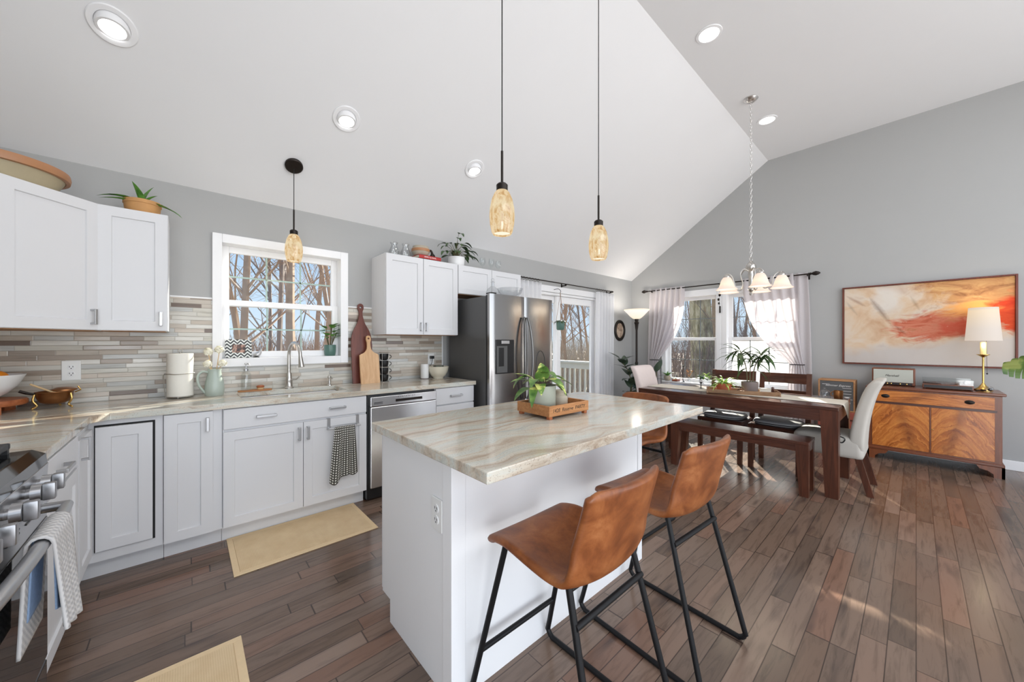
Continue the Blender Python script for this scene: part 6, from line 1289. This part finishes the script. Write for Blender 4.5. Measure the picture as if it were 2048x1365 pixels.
c = tp(-0.005, 0.035); c2 = tp(0.03, -0.07)
t = thing('garden_snips', 'small steel snips leaning in the long tray between the two pots', 'snips', tp(-0.03, -0.05)); a = Vector(tp(-0.035, -0.06)); 
part(MB().tube([a+Vector((0.0, 0.02, 0.005)), a+Vector((0.005, 0.0, 0.03)), a+Vector((0.01, -0.03, 0.065))], [0.004, 0.005, 0.001], 6), 'blade', W['bronze'], t, True); part(MB().tube([a+Vector((0.0, 0.02, 0.005)), a+Vector((0.01, 0.055, 0.006)), a+Vector((0.0, 0.075, 0.006))], 0.004, 6), 'handle', W['lightwood'], t, True)
ct = Vector((4.42, 1.66, 0.7596)); t = thing('candle_stand', 'small black iron candle stand behind the left end of the long tray', 'candle stand', ct)
part(MB().lathe([(0, 0), (0.03, 0), (0.03, 0.003), (0.006, 0.008), (0.004, 0.06), (0.018, 0.075), (0.016, 0.078), (0, 0.07)], ct, 18), 'stand', W['blk'], t, True)
# cups at the sideboard end of the table
cm = Vector((4.66, 0.50, 0.7586)); t = thing('copper_mug', 'copper mug at the sideboard end of the dining table', 'mug', cm)
part(MB().lathe([(0, 0), (0.032, 0), (0.035, 0.01), (0.036, 0.075), (0.034, 0.075), (0.033, 0.012), (0, 0.008)], cm, 28), 'cup', W['copper'], t, True, ang=60); part(MB().tube([(cm.x, cm.y+0.034+0.02*math.sin(a), cm.z+0.04+0.022*math.cos(a)) for a in [R(x) for x in range(0, 181, 20)]], 0.004, 8), 'handle', W['copper'], t, True)
cd_ = Vector((4.66, 0.60, 0.7586)); t = thing('glass_cloche', 'clear glass jar with knob lid beside the copper mug on the dining table', 'jar', cd_)
part(MB().lathe([(0, 0), (0.045, 0), (0.048, 0.01), (0.046, 0.05), (0.03, 0.068), (0.008, 0.078), (0.010, 0.092), (0, 0.098)], cd_, 28), 'vessel', W['cut'], t, True)
cw = Vector((4.70, 0.443, 0.7586)); t = thing('small_dish', 'small white dish at the back corner of the dining table', 'dish', cw); part(MB().lathe([(0, 0), (0.012, 0), (0.016, 0.004), (0.017, 0.012), (0.015, 0.012), (0, 0.006)], cw, 24), 'dish', W['cerw'], t, True)
# things on the deep sill of the left dining window
zs = 0.6365
c = Vector((6.165, 2.865, zs)); t = thing('potted_plant', 'little green succulent in a round buff pot on the left dining window sill', 'plant', c)
pot(t, c, [(0, 0), (0.035, 0), (0.05, 0.02), (0.054, 0.06), (0.048, 0.085), (0.044, 0.085), (0.048, 0.05), (0, 0.03)], W['stone'], 0.075, 0.046); m = MB(); rnd = random.Random(4)
for k in range(14): a = 2.4*k; m.leaf(c+Vector((0.012*math.cos(a), 0.012*math.sin(a), 0.075)), (math.cos(a)*0.6, math.sin(a)*0.6, 1), rnd.uniform(0.08, 0.15), 0.028, 0.7, 0.3, 0.5)
part(m, 'leaves', W['leafg'], t, True, ang=180)
c = Vector((6.17, 2.72, zs)); t = thing('terrarium', 'square clear glass terrarium on the left dining window sill', 'terrarium', c)
m = MB(); a_, h_ = 0.05, 0.15
m.box(c.x-a_, c.x+a_, c.y-a_, c.y-a_+0.003, zs, zs+h_).box(c.x-a_, c.x+a_, c.y+a_-0.003, c.y+a_, zs, zs+h_).box(c.x-a_, c.x-a_+0.003, c.y-a_, c.y+a_, zs, zs+h_).box(c.x+a_-0.003, c.x+a_, c.y-a_, c.y+a_, zs, zs+h_); part(m, 'glass_box', W['clear'], t)
part(MB().box(c.x-a_+0.004, c.x+a_-0.004, c.y-a_+0.004, c.y+a_-0.004, zs+0.001, zs+0.035, 0.003), 'pebbles', W['terra'], t); m = MB()
for k in range(9): a = 2.4*k; m.leaf(c+Vector((0.01*math.cos(a), 0.01*math.sin(a), 0.034)), (math.cos(a), math.sin(a), 1), 0.055, 0.02, 0.8)
part(m, 'moss', W['leafs'], t, True, ang=180)
c = Vector((6.165, 2.60, zs)); t = thing('candlestick', 'slim black candlestick on the left dining window sill', 'candlestick', c); part(MB().lathe([(0, 0), (0.03, 0), (0.032, 0.006), (0.01, 0.014), (0.006, 0.03), (0.006, 0.24), (0.014, 0.26), (0.012, 0.275), (0, 0.275)], c, 18), 'stick', W['blk'], t, True)
c = Vector((6.165, 2.50, zs)); t = thing('bottle_vase', 'small clear glass bottle with dried stems on the left dining window sill', 'vase', c); part(MB().lathe([(0, 0), (0.026, 0), (0.03, 0.02), (0.022, 0.055), (0.010, 0.07), (0.011, 0.09), (0.0095, 0.09), (0.0085, 0.07), (0.02, 0.053), (0.026, 0.02), (0, 0.005)], c, 20), 'bottle', W['cut'], t, True)
m = MB(); rnd = random.Random(2)
for k in range(7): 
    p = c+Vector((rnd.uniform(-0.02, 0.02), rnd.uniform(-0.06, 0.06), rnd.uniform(0.13, 0.22))); m.tube([c+Vector((0, 0, 0.03)), c+Vector((0, 0, 0.085)), p], 0.0015, 5); m.leaf(p, (rnd.uniform(-1, 1), rnd.uniform(-1, 1), 1), 0.05, 0.022, 0.8)
part(m, 'dried_stems', W['oldterra'], t, True)
c = Vector((6.165, 2.30, zs)); t = thing('potted_plant', 'small trailing plant in a pale pot on the left dining window sill, beside the mullion', 'plant', c); pot(t, c, [(0, 0), (0.035, 0), (0.042, 0.06), (0.038, 0.06), (0, 0.02)], W['cerw'], 0.052, 0.038); m = MB(); rnd = random.Random(14)
for k in range(22): a = R(rnd.uniform(0, 360)); el = rnd.uniform(0.3, 1.3); m.leaf(c+Vector((0.01*math.cos(a), 0.01*math.sin(a), 0.055)), (math.cos(a)*math.cos(el)*0.5, math.sin(a)*math.cos(el), math.sin(el)), rnd.uniform(0.08, 0.16), 0.03, 1.0, 0.2)
part(m, 'leaves', W['leafd'], t, True, ang=180)
t = thing('wind_chime', 'small hanging string of dark charms on the post between the dining windows', 'chime', (6.20, 2.055, 1.75)); xx = 6.195
part(MB().cyl((xx, 2.055, 2.16), (xx, 2.052, 1.80), 0.0015, None, 6).cyl((xx, 2.055, 2.16), (XR-0.021, 2.055, 2.16), 0.003, None, 6), 'string', W['cord'], t, True)
m = MB(); m.ball((xx, 2.050, 2.035), 0.018, 12, 8, (0.5, 1, 1.3)); m.ball((xx, 2.066, 1.965), 0.016, 12, 8, (0.5, 1, 1.3)); m.ball((xx, 2.060, 1.905), 0.012, 12, 8, (0.5, 1, 1.6)); m.cyl((xx, 2.045, 1.86), (xx, 2.045, 1.755), 0.011, None, 12); part(m, 'charm', W['bronze'], t, True)
# rubber plant in the corner
gx, gy = 5.42, 3.16
t = thing('rubber_plant', 'tall rubber plant in the corner between the sliding door and the floor lamp', 'plant', (gx, gy, 0))
part(MB().lathe([(0, 0), (0.12, 0), (0.15, 0.25), (0.155, 0.28), (0.145, 0.28), (0.13, 0.03), (0, 0.03)], (gx, gy, 0), 36), 'pot', W['oldterra'], t, True, ang=60); part(MB().lathe([(0, 0.25), (0.142, 0.25), (0.142, 0.26), (0, 0.265)], (gx, gy, 0), 28), 'soil', W['soil'], t)
m = MB(); ms = MB(); rnd = random.Random(6)
st = [smooth_path([(gx, gy, 0.25), (gx+0.02, gy-0.02, 0.55), (gx+0.0, gy, 0.80), (gx-0.18, gy+0.06, 1.03)], 8), smooth_path([(gx+0.02, gy, 0.25), (gx+0.12, gy-0.05, 0.45), (gx+0.18, gy-0.05, 0.62)], 8), smooth_path([(gx-0.02, gy, 0.25), (gx-0.02, gy-0.05, 0.45), (gx-0.05, gy-0.08, 0.60)], 8)]
for path, hs, n in ((st[0], (0.45, 1.0), 12), (st[1], (0.45, 1.0), 7), (st[2], (0.4, 1.0), 5)):
    ms.tube(path, [0.011-0.006*i/len(path) for i in range(len(path))], 8)
    for k in range(n):
        s = hs[0]+(hs[1]-hs[0])*k/(n-1); p = path[min(len(path)-1, int(s*(len(path)-1)))]; a = 2.4*k+0.5; el = 0.25+0.8*s*rnd.uniform(0.3, 1.1)
        dx, dy = math.cos(a), math.sin(a); dy = dy*0.8-0.15
        m.leaf(p, (dx*math.cos(el), dy*math.cos(el), math.sin(el)), rnd.uniform(0.20, 0.27), rnd.uniform(0.105, 0.13), rnd.uniform(0.2, 0.8), 0.12, 0.5)
part(m, 'leaves', W['leafr'], t, True, ang=180); part(ms, 'stems', W['stem'], t, True)
# fiddle leaf by the left curtain
gx, gy = 5.88, 2.96
t = thing('potted_plant', 'round-leaved fig plant standing below the left tied curtain', 'plant', (gx, gy, 0))
part(MB().lathe([(0, 0), (0.10, 0), (0.125, 0.24), (0.118, 0.24), (0.105, 0.03), (0, 0.03)], (gx, gy, 0), 32), 'pot', W['greypot'], t, True, ang=60); part(MB().lathe([(0, 0.21), (0.116, 0.21), (0.116, 0.215), (0, 0.22)], (gx, gy, 0), 24), 'soil', W['soil'], t)
m = MB(); ms = MB(); ms.tube(smooth_path([(gx, gy, 0.21), (gx, gy-0.02, 0.5), (gx-0.01, gy-0.05, 0.80)], 8), 0.008, 8)
for p, d, L, w_, b in (((gx-0.01, gy-0.05, 0.80), (-0.1, -0.35, 1), 0.24, 0.17, 0.2), ((gx, gy-0.04, 0.78), (-0.5, 0.5, 0.9), 0.22, 0.07, 0.3), ((gx, gy-0.04, 0.72), (0.2, -0.9, 0.35), 0.2, 0.06, 0.4), ((gx, gy-0.03, 0.68), (-0.3, -0.95, 0.15), 0.22, 0.07, 0.3), ((gx, gy-0.02, 0.6), (-0.9, 0.1, 0.4), 0.2, 0.1, 0.6), ((gx, gy-0.02, 0.55), (0.2, 0.9, 0.4), 0.2, 0.1, 0.6), ((gx, gy-0.02, 0.5), (-0.4, -0.8, 0.4), 0.2, 0.1, 0.6)): m.leaf(p, d, L, w_, b, 0.1, 0.6)
part(m, 'leaves', W['leafr'], t, True, ang=180); part(ms, 'stem', W['stem'], t, True)
# monstera reaching into the right edge
gx, gy = 5.05, -1.25
t = thing('monstera_plant', 'monstera whose split green leaf reaches in at the right edge before the painting', 'plant', (gx, gy, 0))
part(MB().lathe([(0, 0), (0.14, 0), (0.17, 0.30), (0.16, 0.30), (0.145, 0.03), (0, 0.03)], (gx, gy, 0), 32), 'pot', W['cerw'], t, True, ang=60); part(MB().lathe([(0, 0.27), (0.158, 0.27), (0.158, 0.275), (0, 0.28)], (gx, gy, 0), 24), 'soil', W['soil'], t)
def monstera(mb, M, L, W_):
    """a split leaf: fingers left and right of a midrib, in local x (along) and y (across)"""
    n = 7; fr = mb.M; mb.M = M
    out = lambda s: W_*0.5*(math.sin(math.pi*min(0.97, 0.10+0.86*s))**0.65)
    for sd in (-1, 1):
        for k in range(n):
            a, b = k/n, (k+1)/n; rows = 6; V = []
            for i in range(rows+1):
                r = i/rows; g = 0.0 if r < 0.35 else (r-0.35)*0.045*(k > 0)
                xa, xb = a*L+g*L+0.16*L*r*(1-a)*0.6, b*L-g*L*0.4+0.16*L*r*(1-b)*0.6; y = sd*r; dz = -0.16*W_*r*r*r - 0.10*L*((a+b)/2-0.2)**2 + 0.04*W_*r
                V.append(((xa, y*out((a+b)/2*0.96), dz), (xb, y*out((a+b)/2*0.96+0.03), dz)))
            for i in range(rows): mb.poly([V[i][0], V[i][1], V[i+1][1], V[i+1][0]], [(0, 1, 2, 3)])
    mb.M = fr
m = MB(); ms = MB()
for (tx, ty, tz), yaw, pit, rol, L, w_ in (((5.03, -0.735, 1.135), R(100), R(4), R(52), 0.27, 0.26), ((5.25, -1.0, 1.35), R(60), R(-20), R(10), 0.32, 0.30), ((4.75, -1.15, 1.0), R(170), R(15), R(-10), 0.32, 0.30), ((5.2, -1.5, 1.1), R(-80), R(10), 0, 0.32, 0.30), ((5.35, -1.3, 0.85), R(-10), R(15), 0, 0.30, 0.28), ((4.85, -1.5, 0.75), R(-140), R(15), 0, 0.30, 0.28)):
    monstera(m, Matrix.Translation((tx, ty, tz)) @ Matrix.Rotation(yaw, 4, 'Z') @ Matrix.Rotation(pit, 4, 'Y') @ Matrix.Rotation(rol, 4, 'X'), L, w_)
    ms.tube(smooth_path([(gx, gy, 0.27), (gx+(tx-gx)*0.25, gy+(ty-gy)*0.25, 0.27+(tz-0.27)*0.6), (tx-(tx-gx)*0.12, ty-(ty-gy)*0.12, tz+0.03), (tx, ty, tz)], 6), 0.006, 7)
part(m, 'leaves', W['leafm'], t, True, ang=180); part(ms, 'stems', W['stem'], t, True)
# hanging planter in front of the sliding door
hx, hy = 4.045, 3.455
t = thing('hanging_planter', 'small grey-green hanging pot on cords from a hook above the sliding door', 'planter', (hx, hy, 1.48))
part(MB().tube(smooth_path([(hx-0.03, YB-0.023, 2.07), (hx-0.015, hy+0.03, 2.075), (hx, hy, 2.05), (hx+0.006, hy, 2.03), (hx-0.006, hy, 2.018)], 5), 0.004, 7), 'hook', W['bronze'], t, True)
m = MB()
for k in range(3): a = R(120*k+20); m.cyl((hx, hy, 2.02), (hx+0.062*math.cos(a), hy+0.062*math.sin(a), 1.60), 0.0025, None, 6)
m.tube([(hx+0.063*math.cos(a), hy+0.063*math.sin(a), 1.60) for a in [2*math.pi*k/24 for k in range(24)]], 0.003, 6, closed=True); part(m, 'cord', plain('tan_cord', sr(150, 116, 90), 0.9), t, True)
part(MB().lathe([(0, 1.475), (0.045, 1.475), (0.057, 1.49), (0.062, 1.60), (0.062, 1.612), (0.056, 1.612), (0.052, 1.5), (0, 1.49)], (hx, hy, 0), 28), 'pot', W['greenpot'], t, True, ang=60)
m = MB(); rnd = random.Random(31)
for k in range(20): a = R(rnd.uniform(0, 360)); m.leaf((hx+0.03*math.cos(a), hy+0.03*math.sin(a), 1.60), (math.cos(a), math.sin(a), rnd.uniform(0.1, 0.9)), rnd.uniform(0.06, 0.12), 0.022, 1.7, 0.2)
part(m, 'leaves', W['leafd'], t, True, ang=180)
# oval picture on the back wall
t = thing('oval_picture', 'oval dark-framed sepia picture between the white curtain and the floor lamp', 'picture', (5.807, YB-0.01, 1.507))
def oval(rx, rz, y0, y1, n=48): return [[(5.807+rx*math.cos(2*math.pi*k/n), y, 1.507+rz*math.sin(2*math.pi*k/n)) for k in range(n)] for y in (y0, y1)]
n = 48; m = MB(); prof = [(0.172, 0.190, YB-0.001), (0.172, 0.190, YB-0.018), (0.155, 0.172, YB-0.030), (0.130, 0.146, YB-0.026), (0.116, 0.132, YB-0.014), (0.116, 0.132, YB-0.001)]
m.rings([[(5.807+a*math.cos(2*math.pi*k/n), y, 1.507+b*math.sin(2*math.pi*k/n)) for k in range(n)] for a, b, y in prof], closed_v=True); part(m, 'frame', W['bronze'], t, True)
def sepia():
    tt = NT('sepia_print'); nn = tt.noise(tt.map(tt.obj(), (1, 1, 0.8)), 14, 4, 0.6, 0.5); return tt.bsdf(tt.ramp(nn, [(0.35, sr(92, 72, 60)), (0.5, sr(170, 146, 126)), (0.65, sr(214, 198, 180))]), 0.4)
o_ = oval(0.118, 0.134, YB-0.010, YB-0.004); part(MB().rings(o_), 'print', sepia(), t)
# ---------------------------------------------------------------- outdoors: ground, deck, woodland
def ground_mat():
    t = NT('leaf_litter'); n = t.noise(t.obj(), 0.6, 5, 0.7); n2 = t.noise(t.obj(), 9, 4, 0.7)
    c = t.ramp(n2, [(0.3, sr(132, 108, 86)), (0.55, sr(172, 148, 122)), (0.75, sr(196, 178, 156))])
    return t.bsdf(t.mix(t.ramp(n, [(0.5, (0, 0, 0)), (0.62, (0.8, 0.8, 0.8))]), c, sr(226, 226, 226)), 0.95)
GZ = -0.9
m = MB(); m.grid(lambda u, v: (-40+110*u, YB+0.17+90*v if False else -30+130*v, GZ-0.15*math.sin(u*9)*math.sin(v*7) + (0.0 if True else 0)), 40, 40)
solo(m, 'ground', ground_mat(), 'brown leaf-strewn ground outside beyond the windows', 'ground', True)
t = thing('deck', 'grey timber deck outside the sliding glass door', 'deck', (4.6, 5.4, -0.1))
for k in range(27): part(MB().box(2.5, 6.35, YB+0.17+0.14*k, YB+0.305+0.14*k, -0.13, -0.10), 'board', W['deckd'], t)
m = MB()
for x in (2.7, 4.5, 6.25):
    for y in (4.0, 7.3): m.box(x-0.06, x+0.06, y-0.06, y+0.06, GZ-0.2, -0.132)
part(m, 'support_post', W['deckd'], t)
t = thing('deck_railing', 'pale painted deck railing with balusters outside the sliding glass door', 'railing', (6.32, 5.5, -0.1))
part(MB().box(6.24, 6.40, YB+0.18, 7.45, 0.845, 0.885, 0.004), 'cap_rail', W['deckw'], t); part(MB().box(6.30, 6.34, YB+0.18, 7.4, 0.72, 0.845), 'top_rail', W['deckw'], t); part(MB().box(6.30, 6.34, YB+0.18, 7.4, 0.0, 0.07), 'bottom_rail', W['deckw'], t)
for k in range(26): y = YB+0.32+0.14*k; part(MB().box(6.34, 6.37, y-0.018, y+0.018, -0.02, 0.80), 'baluster', W['deckw'], t)
for y in (3.80, 5.6, 7.42): part(MB().box(6.27, 6.36, y-0.045, y+0.045, -0.098, 0.845), 'post', W['deckw'], t)
# bare trees
def make_tree(seed, H, r0, depth, lean, forks, bark, up=0.55):
    rnd = random.Random(seed); tm, bm_, tw = MB(), MB(), MB()
    def grow(mb, p, d, L, r, lv):
        n = 4; pts = [p]; rr = [r]; dd = Vector(d)
        for i in range(n):
            dd = (dd+Vector((rnd.uniform(-1, 1), rnd.uniform(-1, 1), rnd.uniform(-0.3, 0.6)))*0.13).normalized(); pts.append(pts[-1]+dd*L/n); rr.append(max(0.0035, r*(1-0.55*(i+1)/n)))
        mb.tube(pts, rr, 7 if lv == 0 else (5 if lv < 2 else 3))
        if lv >= depth: return
        k = forks[lv]
        for j in range(k):
            s = rnd.uniform(0.24 if lv == 0 else 0.15, 1.0); i = min(n-1, int(s*n)); q_ = pts[i].lerp(pts[i+1], s*n-i)
            az = rnd.uniform(0, 6.283); b = dd.orthogonal().normalized(); b = Matrix.Rotation(az, 3, dd) @ b
            nd = (dd*rnd.uniform(0.5, 1.0)+b*rnd.uniform(0.5, 0.9)+Vector((0, 0, up*0.5))).normalized()
            grow(bm_ if lv < 1 else tw, q_, nd, L*rnd.uniform(0.24, 0.42 if lv == 0 else 0.55), rr[i]*rnd.uniform(0.24, 0.42), lv+1)
    grow(tm, Vector((0, 0, -0.3)), Vector((lean, 0, 1)).normalized(), H, r0, 0)
    return tm, bm_, tw
PROTO = []
for sd_, H, r0, ln, bk in ((1, 11, 0.085, 0.05, 'bark'), (2, 12, 0.075, -0.08, 'bark'), (3, 10, 0.065, 0.14, 'barkd'), (4, 12, 0.095, 0.02, 'bark'), (5, 9, 0.06, -0.18, 'barkd')):
    PROTO.append((sd_, H, r0, ln, bk))
def tree(k, loc, rz, s, label, group):
    sd_, H, r0, ln, bk = PROTO[k]
    if not isinstance(MADE.get(k), bpy.types.Object):
        tm, b_, tw = make_tree(sd_, H, r0, 3, ln, (13, 7, 5), bk)
        t = thing('bare_tree', label, 'tree', loc, rz, group); part(tm, 'trunk', W[bk], t, True, world=False); part(b_, 'branches', W[bk], t, True, world=False); part(tw, 'twigs', W['twig'], t, False, world=False); MADE[k] = t
    else: t = dup(MADE[k], loc, rz, label); t['group'] = group
    t.scale = (s, s, s); return t
MADE = {}
gA = ('bare grey-brown tree in the woodland seen through the sink window', 'bare trees beyond the sink window')
gB = ('bare tree in the woodland seen through the sliding glass door', 'bare trees beyond the sliding door')
gC = ('bare dark tree seen through the dining windows', 'bare trees beyond the dining windows')
rnd = random.Random(77)
for i, (r_, d) in enumerate(((0.075, 8.5), (0.115, 10), (0.15, 9.2), (0.185, 8.0), (0.215, 11), (0.245, 8.8), (0.27, 12.5), (0.14, 15), (0.235, 16), (0.06, 12), (0.30, 14))):
    tree(i % 5, (r_*d*1.02, d, GZ), rnd.uniform(0, 6.28), rnd.uniform(0.8, 1.1), *gA)
for i, (r_, d) in enumerate(((1.15, 11), (1.24, 9.5), (1.33, 12), (1.20, 14), (1.28, 16), (1.38, 15), (1.12, 17), (1.43, 11.5))):
    tree(i % 5, (r_*d, d, GZ), rnd.uniform(0, 6.28), rnd.uniform(0.8, 1.1), *gB)
for i, (x, r_) in enumerate(((15, 0.29), (19, 0.345), (23, 0.40), (14, 0.25), (16.5, 0.24), (19, 0.285), (15.5, 0.21), (22, 0.31), (22, 0.25), (14.5, 0.18), (26, 0.41), (20, 0.20))):
    tree((i+2) % 5, (x, r_*x, GZ), rnd.uniform(0, 6.28), rnd.uniform(0.8, 1.05), *gC)
m = MB(); m.tube(smooth_path([(0, 0, -0.3), (0.03, 0, 1.5), (-0.05, 0.08, 4.5), (0.08, -0.08, 9.0), (0, 0, 13.0)], 5), [0.52-0.013*i for i in range(21)], 14)
o = solo(m, 'mossy_trunk', W['barkm'], 'thick pale mossy tree trunk outside the left dining window', 'tree', True); o.location += Vector((16.0, 5.95, GZ))
m = MB(); m.tube(smooth_path([(0, 0, -0.3), (0.02, 0, 1.5), (0.05, 0.08, 4.5), (-0.08, -0.08, 9.0), (0, 0, 13.0)], 5), [0.37-0.010*i for i in range(21)], 14)
o = solo(m, 'dark_trunk', W['barkd'], 'thick dark tree trunk outside the left dining window, right of the mossy one', 'tree', True); o.location += Vector((17.2, 5.66, GZ))
# thicket of thin stems at the edge of the wood
def thicket(name, label, spots, n, h0, h1, seed, mat):
    rnd = random.Random(seed); m = MB()
    for k in range(n):
        x, y = spots(rnd); h = rnd.uniform(h0, h1); dx, dy = rnd.uniform(-0.25, 0.25), rnd.uniform(-0.25, 0.25)
        m.tube([(x, y, GZ-0.1), (x+dx*h*0.4, y+dy*h*0.4, GZ+h*0.55), (x+dx*h, y+dy*h, GZ+h)], [0.018, 0.011, 0.003], 3)
        for j in range(3):
            s = rnd.uniform(0.3, 0.9); q_ = Vector((x+dx*h*s*0.8, y+dy*h*s*0.8, GZ+h*s)); m.tube([q_, q_+Vector((rnd.uniform(-0.5, 0.5), rnd.uniform(-0.5, 0.5), rnd.uniform(0.2, 0.7)))*h*0.22], [0.007, 0.002], 3)
    return solo(m, name, mat, label, 'brush', False, kind='stuff')
thicket('brush_thicket', 'brown brush and saplings at the edge of the wood beyond the sink window', lambda r: ((lambda y: (y*r.uniform(0.03, 0.36), y))(r.uniform(11, 19))), 1300, 1.4, 2.6, 5, W['twig'])
thicket('brush_thicket', 'tan brush and saplings beyond the deck railing outside the sliding door', lambda r: ((lambda y: (y*r.uniform(1.05, 1.5), y))(r.uniform(8.5, 17))), 800, 1.4, 2.7, 6, W['brush'])
thicket('brush_thicket', 'grey brush beyond the dining windows', lambda r: ((lambda x: (x, x*r.uniform(0.15, 0.46)))(r.uniform(14, 24))), 900, 1.4, 3.4, 7, W['barkd'])
